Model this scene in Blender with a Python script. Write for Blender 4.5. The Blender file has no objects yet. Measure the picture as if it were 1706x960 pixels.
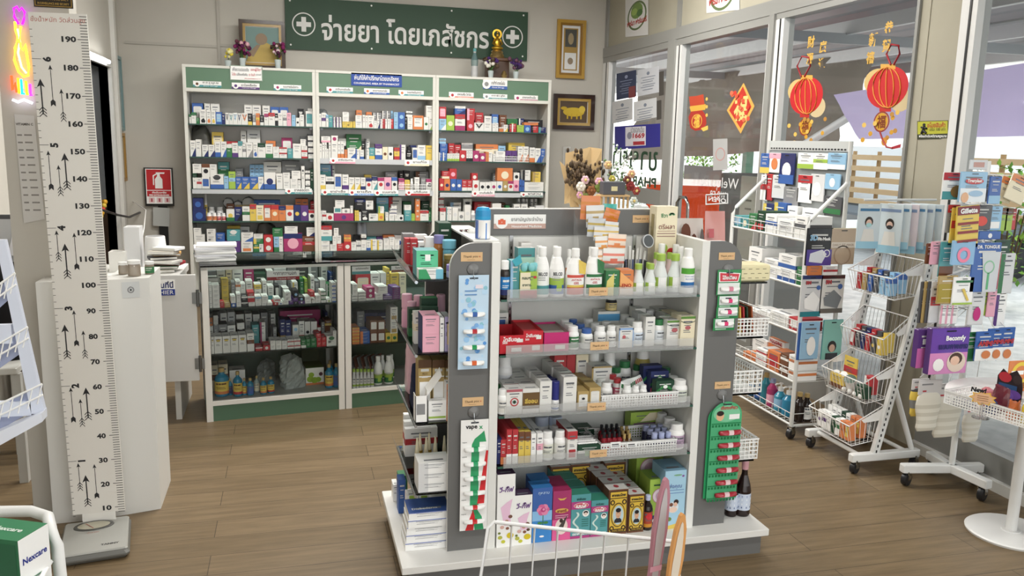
import bpy,math,random
from mathutils import Vector,Matrix
random.seed(7)
SC=bpy.context.scene
COL=SC.collection
# ------------------------------------------------------------------ camera
F,YAW,PIT,ROL,EYE=1389.4,0.26054,0.17201,0.023184,1.55
_cy,_sy,_cp,_sp=math.cos(YAW),math.sin(YAW),math.cos(PIT),math.sin(PIT)
FWD=Vector((_sy*_cp,_cy*_cp,-_sp));_R0=Vector((_cy,-_sy,0));_U0=_R0.cross(FWD)
RGT=math.cos(ROL)*_R0+math.sin(ROL)*_U0
UPV=-math.sin(ROL)*_R0+math.cos(ROL)*_U0
CAMP=Vector((0,0,EYE))
cd=bpy.data.cameras.new('camera');cam=bpy.data.objects.new('camera',cd);COL.objects.link(cam)
cd.sensor_width=36;cd.lens=F/1706*36;cd.clip_start=.05;cd.clip_end=200
_m=Matrix((RGT,UPV,-FWD)).transposed().to_4x4();_m.translation=CAMP;cam.matrix_world=_m
SC.camera=cam
# ------------------------------------------------------------------ world, light, exposure
SC.view_settings.view_transform='Standard';SC.view_settings.look='None'
SC.view_settings.gamma=1;SC.view_settings.use_curve_mapping=False
SC.view_settings.exposure=0.75
SC.cycles.use_denoising=True
SC.cycles.max_bounces=8;SC.cycles.transparent_max_bounces=24;SC.cycles.caustics_reflective=False;SC.cycles.caustics_refractive=False
W=bpy.data.worlds.new('world');SC.world=W;W.use_nodes=True
nt=W.node_tree;bg=nt.nodes['Background']
tc=nt.nodes.new('ShaderNodeTexCoord');sx=nt.nodes.new('ShaderNodeSeparateXYZ');cr=nt.nodes.new('ShaderNodeValToRGB')
nt.links.new(tc.outputs['Generated'],sx.inputs[0]);nt.links.new(sx.outputs['Z'],cr.inputs[0]);nt.links.new(cr.outputs[0],bg.inputs[0])
cr.color_ramp.elements[0].color=(1,.97,.92,1);cr.color_ramp.elements[1].color=(.80,.90,1,1)
SKY=1.55
bg.inputs[1].default_value=SKY
def sun(name,e,rot,ang,col):
 l=bpy.data.lights.new(name,'SUN');l.energy=e;l.angle=ang;l.color=col
 o=bpy.data.objects.new(name,l);COL.objects.link(o);o.rotation_euler=rot;return o
sun('sun',1.6,(math.radians(38),0,math.radians(110)),.3,(1,.95,.88))
TUBE_E=9.0
# ------------------------------------------------------------------ materials
def mat(name,rough=.5,metal=0.,spec=.4,attr=True,col=(.8,.8,.8)):
 m=bpy.data.materials.new(name);m.use_nodes=True;n=m.node_tree.nodes;b=n['Principled BSDF']
 b.inputs['Roughness'].default_value=rough;b.inputs['Metallic'].default_value=metal
 b.inputs['Specular IOR Level'].default_value=spec
 if attr:
  a=n.new('ShaderNodeAttribute');a.attribute_name='Col';m.node_tree.links.new(a.outputs['Color'],b.inputs['Base Color'])
 else:b.inputs['Base Color'].default_value=(*col,1)
 return m
def see(name,clear,rough=.05,tint=(.95,.98,.97),attr=False,fres=1.35,body=0.0):
 """transparent with a fresnel gloss; body = share of opaque coloured surface"""
 m=bpy.data.materials.new(name);m.use_nodes=True;t=m.node_tree;n=t.nodes;n.clear()
 out=n.new('ShaderNodeOutputMaterial');tr=n.new('ShaderNodeBsdfTransparent');gl=n.new('ShaderNodeBsdfGlossy')
 tr.inputs[0].default_value=(*[clear*c for c in tint],1);gl.inputs['Roughness'].default_value=rough
 fr=n.new('ShaderNodeFresnel');fr.inputs[0].default_value=fres
 mx=n.new('ShaderNodeMixShader');t.links.new(fr.outputs[0],mx.inputs[0]);t.links.new(tr.outputs[0],mx.inputs[1]);t.links.new(gl.outputs[0],mx.inputs[2])
 last=mx
 if body>0:
  di=n.new('ShaderNodeBsdfPrincipled');di.inputs['Roughness'].default_value=.35
  a=n.new('ShaderNodeAttribute');a.attribute_name='Col';t.links.new(a.outputs['Color'],di.inputs['Base Color'])
  m2=n.new('ShaderNodeMixShader');m2.inputs[0].default_value=body
  t.links.new(mx.outputs[0],m2.inputs[1]);t.links.new(di.outputs[0],m2.inputs[2]);last=m2
 t.links.new(last.outputs[0],out.inputs[0]);return m
def emat(name,s):
 m=bpy.data.materials.new(name);m.use_nodes=True;t=m.node_tree;n=t.nodes;n.clear()
 out=n.new('ShaderNodeOutputMaterial');e=n.new('ShaderNodeEmission');a=n.new('ShaderNodeAttribute');a.attribute_name='Col'
 e.inputs[1].default_value=s;t.links.new(a.outputs['Color'],e.inputs[0]);t.links.new(e.outputs[0],out.inputs[0]);return m
CARD=mat('printed_card',.5,0,.35);PLAS=mat('plastic',.33,0,.45);GLOS=mat('gloss',.15,0,.5)
MATT=mat('matt',.8,0,.2);PAINT=mat('painted_metal',.4,0,.5);CHRO=mat('chrome',.2,1.,.5);GOLD=mat('gold_metal',.28,.9,.5)
GLASS=see('window_glass',.93,.03);SHELFG=see('shelf_glass',.88,.02,(.90,.98,.95),fres=1.45)
FILM=see('glare_film',.95,.12,(1,1,1),fres=1.4,body=.24);BAGM=see('milky_film',.9,.3,(1,1,1),fres=1.4,body=.42)  # FILM's opaque body paints whitish glare onto the clear shelf lips
CLEARP=see('clear_plastic',.95,.08,(1,1,1),fres=1.45,body=.08);BOTG=see('tinted_glass',.8,.08,(1,1,1),fres=1.5,body=.62)
NEON=emat('neon',3.6);TUBEM=emat('tube_light',TUBE_E)
def thin(name,share):
 m=mat(name,.8,0,.1);t=m.node_tree;b=t.nodes['Principled BSDF'];a=t.nodes['Attribute'];tl=t.nodes.new('ShaderNodeBsdfTranslucent');mx=t.nodes.new('ShaderNodeMixShader');mx.inputs[0].default_value=share
 t.links.new(a.outputs['Color'],tl.inputs[0]);t.links.new(b.outputs[0],mx.inputs[1]);t.links.new(tl.outputs[0],mx.inputs[2]);t.links.new(mx.outputs[0],t.nodes['Material Output'].inputs[0]);return m
CLOTH=thin('thin_cloth',.35);SHEER=thin('sheer_cloth',.8);SCREEN=emat('screen',1.0)
def noise_mat(name,c1,c2,scale,rough,bump=0.,detail=4,sc=(1,1,1),spec=.4):
 m=bpy.data.materials.new(name);m.use_nodes=True;t=m.node_tree;n=t.nodes;b=n['Principled BSDF']
 tc=n.new('ShaderNodeTexCoord');mp=n.new('ShaderNodeMapping');mp.inputs['Scale'].default_value=sc
 no=n.new('ShaderNodeTexNoise');no.inputs['Scale'].default_value=scale;no.inputs['Detail'].default_value=detail
 r=n.new('ShaderNodeValToRGB');r.color_ramp.elements[0].position=.3;r.color_ramp.elements[1].position=.7
 r.color_ramp.elements[0].color=(*c1,1);r.color_ramp.elements[1].color=(*c2,1)
 L=t.links.new;L(tc.outputs['Object'],mp.inputs[0]);L(mp.outputs[0],no.inputs[0]);L(no.outputs[0],r.inputs[0]);L(r.outputs[0],b.inputs['Base Color'])
 b.inputs['Roughness'].default_value=rough;b.inputs['Specular IOR Level'].default_value=spec
 if bump:
  bp=n.new('ShaderNodeBump');bp.inputs['Strength'].default_value=bump;L(no.outputs[0],bp.inputs['Height']);L(bp.outputs[0],b.inputs['Normal'])
 return m
def lin(h):
 h=h.lstrip('#');o=[]
 for i in(0,2,4):
  c=int(h[i:i+2],16)/255;o.append(c/12.92 if c<=.04045 else((c+.055)/1.055)**2.4)
 return tuple(o)
PAL={k:lin(v)for k,v in dict(w='e6e5e0',k='242428',a='8c8d8f',n='232f6a',b='2f62b2',c='8fc1e4',t='4a9ea3',g='2f7a46',d='1c4630',l='a3c63e',y='e6c640',
 o='df7e38',r='c2252e',m='ad2669',p='eda7bd',v='5c3580',e='eee2c0',B='74462a',s='c3c7cb',W='f6f6f4',h='55565a',G='4d7358',i='d9dadb',f='b79a58').items()}
CN=dict(w='white',k='black',a='grey',n='navy',b='blue',c='pale blue',t='teal',g='green',d='dark green',l='lime',y='yellow',o='orange',r='red',m='magenta',
 p='pink',v='purple',e='cream',B='brown',s='silver',W='white',h='dark grey',G='sage',i='light grey',f='tan')
for k_,c_ in PAL.items():
 g_=sum(c_)/3;PAL[k_]=tuple(x_*.86+g_*.14 for x_ in c_)
def C(c):
 if isinstance(c,str):return PAL[c]if len(c)==1 else lin(c)
 return c
# ------------------------------------------------------------------ picture to place
def ray(x,y):return(FWD+RGT*((x-853)/F)-UPV*((y-480)/F))
def at(x,y,Y):d=ray(x,y);return CAMP+d*(Y/d.y)
def atx(x,y,X):d=ray(x,y);return CAMP+d*(X/d.x)
def atz(x,y,z):d=ray(x,y);return CAMP+d*((z-EYE)/d.z)
def atp(x,y,p,n):d=ray(x,y);return CAMP+d*((Vector(p)-CAMP).dot(n)/d.dot(n))
# ------------------------------------------------------------------ mesh builder
_TX={}
def txt_geo(s,bold=0.0):
 if(s,bold)in _TX:return _TX[(s,bold)]
 cu=bpy.data.curves.new('t','FONT');cu.body=s;cu.size=1;cu.resolution_u=2;cu.offset=bold
 o=bpy.data.objects.new('t',cu);COL.objects.link(o)
 dg=bpy.context.evaluated_depsgraph_get();me=o.evaluated_get(dg).to_mesh()
 vs=[(v.co.x,v.co.y)for v in me.vertices];fs=[tuple(p.vertices)for p in me.polygons]
 o.evaluated_get(dg).to_mesh_clear();bpy.data.objects.remove(o);bpy.data.curves.remove(cu)
 if vs:
  x0=min(v[0]for v in vs);x1=max(v[0]for v in vs);y0=min(v[1]for v in vs);y1=max(v[1]for v in vs)
  vs=[(v[0]-(x0+x1)/2,v[1]-(y0+y1)/2)for v in vs];r=(vs,fs,x1-x0,y1-y0)
 else:r=([],[],1,1)
 _TX[(s,bold)]=r;return r
class MB:
 def __init__(s):s.v=[];s.f=[];s.c=[];s.sm=[]
 def face(s,pts,col,sm=False):
  b=len(s.v);s.v+=[tuple(p)for p in pts];s.f.append(tuple(range(b,b+len(pts))));s.c.append(C(col));s.sm.append(sm)
 def grid(s,rows,col,closed=False,sm=True):
  b=len(s.v);n=len(rows[0]);cf=col if callable(col)else None;c0=None if cf else C(col)
  for r in rows:s.v+=[tuple(p)for p in r]
  for i in range(len(rows)-1):
   for j in range(n if closed else n-1):
    k=(j+1)%n
    s.f.append((b+i*n+j,b+i*n+k,b+(i+1)*n+k,b+(i+1)*n+j));s.c.append(C(cf(i,j))if cf else c0);s.sm.append(sm)
 def box(s,x0,x1,y0,y1,z0,z1,col,top=None,front=None):
  c=C(col);b=len(s.v)
  s.v+=[(x,y,z)for z in(z0,z1)for x,y in((x0,y0),(x1,y0),(x1,y1),(x0,y1))]
  for q,cc in(((3,2,1,0),c),((4,5,6,7),C(top)if top else c),((0,1,5,4),C(front)if front else c),((1,2,6,5),c),((2,3,7,6),c),((3,0,4,7),c)):
   s.f.append(tuple(b+i for i in q));s.c.append(cc);s.sm.append(False)
  return s
 def cbox(s,x0,x1,y0,y1,z0,z1,col,b=.004):
  """box with chamfered edges"""
  def ring(z,d):return[(x0+d+b*0,y0,z)]if 0 else[(x0+b+d,y0+d,z),(x1-b-d,y0+d,z),(x1-d,y0+b+d,z),(x1-d,y1-b-d,z),(x1-b-d,y1-d,z),(x0+b+d,y1-d,z),(x0+d,y1-b-d,z),(x0+d,y0+b+d,z)]
  s.grid([ring(z0,b*.7),ring(z0+b,0),ring(z1-b,0),ring(z1,b*.7)],col,True,False)
  s.face(ring(z1,b*.7),col);s.face(ring(z0,b*.7)[::-1],col);return s
 def rect(s,x0,x1,z0,z1,y,col):s.face([(x0,y,z0),(x1,y,z0),(x1,y,z1),(x0,y,z1)],col)
 def disc(s,cx,cz,rx,rz,y,col,n=20,a0=0.,a1=2*math.pi):
  s.face([(cx+rx*math.cos(a0+(a1-a0)*i/n),y,cz+rz*math.sin(a0+(a1-a0)*i/n))for i in range(n)],col)
 def ringd(s,cx,cz,r0,r1,y,col,n=28):
  f=lambda r:[(cx+r*math.cos(2*math.pi*i/n),y,cz+r*math.sin(2*math.pi*i/n))for i in range(n)]
  s.grid([f(r1),f(r0)],col,True,False)
 def poly(s,pts,y,col):s.face([(p[0],y,p[1])for p in pts],col)
 def ext(s,pts,y0,y1,col,edge=None):
  """polygon in x,z (counter-clockwise seen from -y) thickened from y0 to y1"""
  s.face([(p[0],y0,p[1])for p in pts],col);s.face([(p[0],y1,p[1])for p in pts][::-1],col)
  n=len(pts)
  for i in range(n):
   a,b=pts[i],pts[(i+1)%n];s.face([(a[0],y0,a[1]),(a[0],y1,a[1]),(b[0],y1,b[1]),(b[0],y0,b[1])],edge or col)
  return s
 def lathe(s,prof,n=16,cx=0,cy=0,cap=True,sx=1,sy=1):
  """prof: (r, z, colour of the band that starts here)"""
  f=lambda r,z:[(cx+sx*r*math.cos(2*math.pi*i/n),cy+sy*r*math.sin(2*math.pi*i/n),z)for i in range(n)]
  for a,b in zip(prof,prof[1:]):s.grid([f(a[0],a[1]),f(b[0],b[1])],a[2],True,True)
  if cap:
   if prof[0][0]>1e-5:s.face(f(prof[0][0],prof[0][1])[::-1],prof[0][2])
   if prof[-1][0]>1e-5:s.face(f(prof[-1][0],prof[-1][1]),prof[-1][2])
  return s
 def tube(s,pts,r,col,n=6,closed=False,cap=True):
  P=[Vector(p)for p in pts];m=len(P);rows=[];up=Vector((0,0,1))
  for i,p in enumerate(P):
   a=P[(i-1)%m]if closed or i else P[i];b=P[(i+1)%m]if closed or i<m-1 else P[i]
   t=(b-a).normalized();u=t.cross(up)
   if u.length<.15:u=t.cross(Vector((1,0,0)))
   u.normalize();w=u.cross(t);rr=r[i]if isinstance(r,(list,tuple))else r
   rows.append([p+u*(rr*math.cos(2*math.pi*k/n))+w*(rr*math.sin(2*math.pi*k/n))for k in range(n)])
  if closed:rows.append(rows[0])
  s.grid(rows,col,True,True)
  if cap and not closed:s.face(rows[0],col);s.face(rows[-1][::-1],col)
  return s
 def ball(s,c,r,col,n=10,m=6,sz=(1,1,1)):
  rows=[[(c[0]+r*sz[0]*math.sin(math.pi*i/m)*math.cos(2*math.pi*j/n),c[1]+r*sz[1]*math.sin(math.pi*i/m)*math.sin(2*math.pi*j/n),c[2]-r*sz[2]*math.cos(math.pi*i/m))for j in range(n)]for i in range(m+1)]
  s.grid(rows,col,True,True);return s
 def text(s,t,o,size,col,xd=(1,0,0),zd=(0,0,1),bold=0.,w=None,h=None,cyl=None,al='c',mirror=False):
  vs,fs,tw,th=txt_geo(t,bold);c=C(col);k=size;kz=size
  if w:k=w/tw;kz=k
  if h:kz=h/th
  xd=Vector(xd);zd=Vector(zd);o=Vector(o);b=len(s.v);sh=0 if al=='c' else(tw*k/2 if al=='l' else-tw*k/2)
  for x,y in vs:
   X=x*k+sh;Z=y*kz
   if mirror:X=-X
   if cyl:a=X/cyl;s.v.append((o.x+cyl*math.sin(a),o.y-cyl*math.cos(a),o.z+Z))
   else:s.v.append(tuple(o+xd*X+zd*Z))
  for f in fs:s.f.append(tuple(b+i for i in f));s.c.append(c);s.sm.append(False)
  return s
 def build(s,name,m,parent=None,loc=None,rz=0,rot=None):
  me=bpy.data.meshes.new(name);me.from_pydata(s.v,[],s.f)
  me.polygons.foreach_set('use_smooth',s.sm)
  at_=me.color_attributes.new('Col','FLOAT_COLOR','CORNER')
  buf=[]
  for f,c in zip(s.f,s.c):buf+=[c[0],c[1],c[2],1.]*len(f)
  at_.data.foreach_set('color',buf);me.materials.append(m);me.update()
  o=bpy.data.objects.new(name,me);COL.objects.link(o)
  if parent:o.parent=parent
  if loc is not None:o.location=loc
  o.rotation_euler=rot if rot else(0,0,rz)
  return o
def tag(o,label,cat,group=None,kind=None):
 o['label']=label;o['category']=cat
 if group:o['group']=group
 if kind:o['kind']=kind
 return o
def thing(name,label,cat,loc=(0,0,0),rz=0,group=None,rot=None):
 o=bpy.data.objects.new(name,None);COL.objects.link(o);o.location=loc;o.rotation_euler=rot if rot else(0,0,rz)
 o.empty_display_size=.05
 return tag(o,label,cat,group)
def struct(o):o['kind']='structure';return o
def arc(cx,cz,r,a0,a1,n):return[(cx+r*math.cos(math.radians(a0+(a1-a0)*i/n)),cz+r*math.sin(math.radians(a0+(a1-a0)*i/n)))for i in range(n+1)]
ORD='first second third fourth fifth sixth seventh eighth ninth tenth eleventh twelfth thirteenth fourteenth fifteenth sixteenth seventeenth eighteenth nineteenth twentieth'.split()
# ================================================================== setting
XL,XR,YB,YF,ZC=-1.47,3.186,8.40,-1.3,3.25
def floor_material():
 m=bpy.data.materials.new('plank_floor');m.use_nodes=True;t=m.node_tree;n=t.nodes;b=n['Principled BSDF'];L=t.links.new
 tc=n.new('ShaderNodeTexCoord');mp=n.new('ShaderNodeMapping');mp.inputs['Location'].default_value=(.32,-3.391+.0,0)
 br=n.new('ShaderNodeTexBrick');br.offset=.413;br.inputs['Scale'].default_value=1;br.inputs['Brick Width'].default_value=1.132
 br.inputs['Row Height'].default_value=.1495;br.inputs['Mortar Size'].default_value=.0016;br.inputs['Mortar Smooth'].default_value=.2
 br.inputs['Color1'].default_value=(*lin('#816e53'),1);br.inputs['Color2'].default_value=(*lin('#76644a'),1);br.inputs['Mortar'].default_value=(*lin('#4a3d2c'),1)
 L(tc.outputs['Object'],mp.inputs[0]);L(mp.outputs[0],br.inputs[0])
 m2=n.new('ShaderNodeMapping');m2.inputs['Scale'].default_value=(1.6,17,1);no=n.new('ShaderNodeTexNoise');no.inputs['Scale'].default_value=2.2;no.inputs['Detail'].default_value=7;no.inputs['Roughness'].default_value=.62
 L(tc.outputs['Object'],m2.inputs[0]);L(m2.outputs[0],no.inputs[0])
 r=n.new('ShaderNodeValToRGB');r.color_ramp.elements[0].position=.3;r.color_ramp.elements[1].position=.72;r.color_ramp.elements[0].color=(.62,.6,.57,1);r.color_ramp.elements[1].color=(1.12,1.12,1.12,1)
 L(no.outputs[0],r.inputs[0]);mx=n.new('ShaderNodeMix');mx.data_type='RGBA';mx.blend_type='MULTIPLY';mx.inputs[0].default_value=.85
 L(br.outputs[0],mx.inputs[6]);L(r.outputs[0],mx.inputs[7]);L(mx.outputs[2],b.inputs['Base Color'])
 b.inputs['Roughness'].default_value=.42;b.inputs['Specular IOR Level'].default_value=.35
 bp=n.new('ShaderNodeBump');bp.inputs['Strength'].default_value=.12;bp.inputs['Distance'].default_value=.004;L(br.outputs['Fac'],bp.inputs['Height']);bp.invert=True;L(bp.outputs[0],b.inputs['Normal'])
 return m
WALLM=noise_mat('painted_wall',lin('#b9b5ac'),lin('#c2beb5'),1.3,.75)
BEIGEM=noise_mat('beige_panel',lin('#a19c8b'),lin('#aaa594'),2,.7)
CEILM=noise_mat('ceiling_paint',lin('#d9d8d4'),lin('#dededa'),2,.8)
CONCM=noise_mat('concrete_ground',lin('#a3a4a4'),lin('#c4c4c2'),5,.85)
mb=MB();mb.box(XL-.6,XR+.1,YF,YB+.1,-.1,0,'B');struct(mb.build('floor',floor_material()))
mb=MB();mb.box(XL-.6,XR+.1,YF,YB+.1,ZC,ZC+.1,'w');struct(mb.build('ceiling',CEILM))
mb=MB();mb.box(XL-.6,XR+.1,YB,YB+.12,0,ZC,'w');struct(mb.build('wall_back',WALLM))
# seams of the back wall panelling
for i,(x0,y0,x1,y1)in enumerate(((362,0,362,104),(208,72,362,76),(362,76,480,80))):
 a,b=at(x0,y0,8.395),at(x1,y1,8.395);mb=MB()
 if abs(a.x-b.x)<.05:mb.box(a.x-.012,a.x+.012,8.385,YB,min(a.z,b.z)-.02,ZC,'#b3afa7')
 else:mb.box(a.x,b.x,8.388,YB,(a.z+b.z)/2-.012,(a.z+b.z)/2+.012,'#b3afa7')
 struct(mb.build('trim_%d'%(i+1),MATT))
# left wall with the doorway into the dark back room
D0,D1,DZ=6.05,7.86,2.10
mb=MB();mb.box(XL-.12,XL,YF,D0,0,ZC,'w');mb.box(XL-.12,XL,D1,YB,0,ZC,'w');mb.box(XL-.12,XL,D0,D1,DZ,ZC,'w');struct(mb.build('wall_left',WALLM))
mb=MB();mb.box(XL-.6,XL-.55,D0-.4,D1+.3,0,2.6,'#6f7072');struct(mb.build('wall_corridor',MATT))
mb=MB()
for a,b,z0,z1 in((D0-.06,D0,0,DZ+.06),(D1,D1+.07,0,DZ+.06),(D0,D1,DZ,DZ+.06)):mb.box(XL-.13,XL+.03,a,b,z0,z1,'#d2d2ce')
d1=struct(mb.build('door_1',PAINT))
mb=MB();mb.box(XL-.09,XL-.07,D0,D1,.02,DZ,'#74777a');mb.box(XL-.092,XL-.068,D0,D1,.02,1.0,'#473a30');mb.build('door_panel',GLOS,d1)
# round pillar strip beside corner
mb=MB();mb.box(XL,XL+.035,8.05,8.13,0,2.7,'#d6d5d0');struct(mb.build('trim_4',PAINT))
# white square column near the entrance of the cashier
mb=MB();mb.box(-1.055,-.80,3.62,3.74,0,ZC,'#cfcdc6');struct(mb.build('column_white',WALLM))
# right wall: window band, beige panels over it, aluminium frames
AL,ALW='#8d8d89','#dcdcda'
mb=MB();mb.box(XR,XR+.1,YF,YB+.1,2.46,ZC,'e');mb.box(XR,XR+.1,8.385,YB+.1,0,2.46,'e');struct(mb.build('wall_right',BEIGEM))
mb=MB()
for y in(8.36,6.68,5.17,3.9,2.2):mb.box(XR-.02,XR,y-.03,y+.03,2.53,ZC,AL)
mb.box(XR-.035,XR,YF,8.385,2.44,2.535,AL);struct(mb.build('trim_5',PAINT))
mb=MB();mb.box(XR-.012,XR+.09,3.52,3.81,0,2.44,'#aaa697');mb.box(XR-.016,XR-.012,3.745,3.81,0,2.44,AL);mb.box(XR-.016,XR-.012,3.52,3.575,0,2.44,AL);struct(mb.build('column_right',BEIGEM))
def frame_piece(m,y0,y1,z0,z1,c,x0=XR-.03,x1=XR+.05):m.box(x0,x1,y0,y1,z0,z1,c)
def window(n,y0,y1,z0,z1,rail=None,jw=.07,white=True,jn=.03):
 m=MB()
 frame_piece(m,y0,y1,z1,2.44,AL);frame_piece(m,y0,y1,0,z0,AL)
 frame_piece(m,y1-jw,y1,z0,z1,ALW);frame_piece(m,y1-jw*.6-.006,y1-jw*.6+.006,z0,z1,'#1c1c1c',XR-.034,XR-.025)
 frame_piece(m,y0,y0+jn,z0,z1,ALW if white else AL)
 if rail:frame_piece(m,y0+jn,y1-jw,rail[0],rail[1],'#83837f')
 o=struct(m.build('window_%d'%n,PAINT))
 g=MB();g.face([(XR+.012,y1,z0),(XR+.012,y0,z0),(XR+.012,y0,z1),(XR+.012,y1,z1)],'W');g.build('glass',GLASS,o)
 return o
def mull(n,y0,y1):
 m=MB();m.box(XR-.045,XR+.06,y0,y1,0,2.44,AL);struct(m.build('trim_%d'%n,PAINT))
window(1,6.80,8.385,.17,2.385,(1.03,1.16),.17)
mull(6,6.66,6.80)
window(2,5.22,6.66,.17,2.385,(.60,.70),.10)
mull(7,5.16,5.22)
window(3,3.81,5.16,.17,2.40,None,.10,False,.02)
window(4,1.5,3.52,.17,2.42,None,.10)
window(5,-1.3,1.45,.17,2.42,None,.08)
mb=MB();mb.box(XR-.045,XR-.03,3.52,YF+.01,.0,.055,ALW);mb.box(XR-.05,XR-.03,YF,3.5,0,.05,'#d7d6d0');struct(mb.build('baseboard_right',PAINT))
# front shop wall behind the camera: lintel and side returns, the entrance stands open
mb=MB();mb.box(XL-.1,XR+.1,YF-.1,YF,2.75,ZC,'w');mb.box(XL-.6,XL+.3,YF-.1,YF,0,2.75,'w');struct(mb.build('wall_front',WALLM))
# added ceiling tubes, out of view, rear pair set to light into the cabinets
def tube_light(x,y,label,along='x',L=1.2):
 t=thing('added_ceiling_tube',label,'added ceiling light',(x,y,ZC-.06));m=MB();m.cbox(-L/2-.02,L/2+.02,-.03,.03,.02,.058,'W');m.build('housing',PAINT,t)
 m=MB();m.tube([(-L/2,0,0),(L/2,0,0)],.014,'W',8);m.build('tube',TUBEM,t)
 if along=='y':t.rotation_euler=(0,0,math.pi/2)
for i,(x,y)in enumerate(((.1,1.2),(1.9,1.2),(.1,4.3),(1.9,4.3),(.3,5.9),(1.9,5.9))):
 l=bpy.data.lights.new('added_tube_lamp','AREA');l.shape='RECTANGLE';l.size=1.2;l.size_y=.1;l.energy=(14,14,20,20,36,36)[i];l.color=(1,.97,.92)
 o=bpy.data.objects.new('added_tube_lamp',l);COL.objects.link(o);o.location=(x,y,ZC-.1)
 tube_light(x,y,('added white ceiling tube light over the %s'%('entrance on the cashier side','entrance on the window side','aisle by the display counter','centre gondola','green cabinets','window corner')[i]))
# ================================================================== outside
OG=-.5
mb=MB();mb.box(XR+.1,30,-14,34,OG-.1,OG,'i');struct(mb.build('ground_outside',CONCM))
mb=MB();mb.box(-30,30,-40,YF-.02,-.14,-.05,'i');struct(mb.build('pavement_outside',CONCM))
# corrugated canopy roof with purlins
o=thing('canopy_roof','corrugated metal canopy roof outside over the windows','roof',(0,0,0));o['kind']='structure'
m=MB();n=60
rows=[[(XR+.12+5*j/n,y,2.96-.05*5*j/n+(.05 if j%4 in(1,2)else 0))for j in range(n+1)]for y in(18,-2)]
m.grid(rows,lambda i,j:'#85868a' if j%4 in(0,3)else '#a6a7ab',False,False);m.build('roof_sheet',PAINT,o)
m=MB()
for x in(4.2,5.4,6.6,7.8):m.box(x-.03,x+.03,-2,18,2.80-(x-XR)*.05,2.93-(x-XR)*.05,'#d5d6d8')
for y in(3.0,7.5,12.):m.box(XR+.12,8.1,y-.025,y+.025,2.60,2.70,'#b4b6b8')
a=atx(1322,252,6.3);b=atx(1445,176,6.3);m.tube([a,b],.05,'#d0d2d4',8)
m.build('roof_beam',PAINT,o)
for i,(x,y)in enumerate(((7.9,5.3),(7.9,13.5))):
 t=tag(MB().box(-.07,.07,-.07,.07,OG,2.78,'#5f8b74').build('canopy_post',PAINT,None,(x,y,0)),('green canopy post behind the purple banner','green canopy post standing beyond the glass door')[i],'post')
def cloth(pts,nx,ny,amp,col,seed):
 """hanging sheet through four corners (top-left, top-right, bottom-left, bottom-right) with folds"""
 a,b,c,d=[Vector(p)for p in pts];rnd=random.Random(seed);m=MB();rows=[]
 ph=[rnd.uniform(0,6)for _ in range(4)]
 nrm=(b-a).cross(c-a).normalized()
 for j in range(ny+1):
  v=j/ny;r=[]
  for i in range(nx+1):
   u=i/nx;p=(a*(1-u)+b*u)*(1-v)+(c*(1-u)+d*u)*v
   r.append(p+nrm*(amp*(.4+v)*(math.sin(u*19+ph[0]+v*3)+.6*math.sin(u*37+ph[1])+.4*math.sin(v*14+ph[2]+u*5))))
  rows.append(r)
 m.grid(rows,col);return m
def xpt(x,y,X):return tuple(atx(x,y,X))
def tpt(x,y,top):q=atx(x,y,6.6);return(6.6,q.y,2.70 if top else q.z)
m=cloth((tpt(1060,130,1),tpt(1440,165,1),tpt(1060,268,0),tpt(1400,244,0)),60,18,.13,'#8a837b',3)
tag(m.build('tarpaulin',CLOTH),'sagging grey tarpaulin under the canopy beyond the windows','tarpaulin')
m=cloth((xpt(1390,158,5.4),xpt(1760,96,5.4),xpt(1432,232,5.4),xpt(1760,226,5.4)),20,8,.012,'#e4d4fb',5)
tag(m.build('banner',SHEER),'pale purple banner hanging under the canopy outside','banner')
# bright building, truck, planters beyond
mb=MB();mb.box(14,14.4,-6,30,OG,3.4,'W');mb.box(13.95,14,-6,30,1.1,1.16,'i');mb.box(13.9,14.4,-6,30,3.4,3.6,'i');struct(mb.build('wall_outside',MATT))
t=thing('delivery_truck','white truck with wooden slatted bed parked across the yard','truck',(11.2,13.0,OG));m=MB()
for k in range(5):m.box(-.04,.04,-2.6,2.2,1.0+.22*k,1.1+.22*k,'#b79f7c')
for k in range(7):m.box(.04,.08,-2.5+.75*k,-2.42+.75*k,.85,2.05,'#9c835f')
m.build('slatted_bed',MATT,t);m=MB();m.cbox(0,1.8,-2.6,2.2,.75,1.0,'#6e7a86',.05);m.cbox(0,1.8,2.3,3.9,.6,2.3,'#dfe2e4',.15);m.build('chassis',PAINT,t)
for k,yy in enumerate((-1.9,3.1)):
 m=MB();m.lathe([(.0,-.12,'k'),(.42,-.12,'k'),(.42,.12,'k'),(.2,.13,'a'),(0,.13,'a')],20);m.build('wheel',PLAS,t,(.15,yy,.42),rot=(0,math.pi/2,0))
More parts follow.
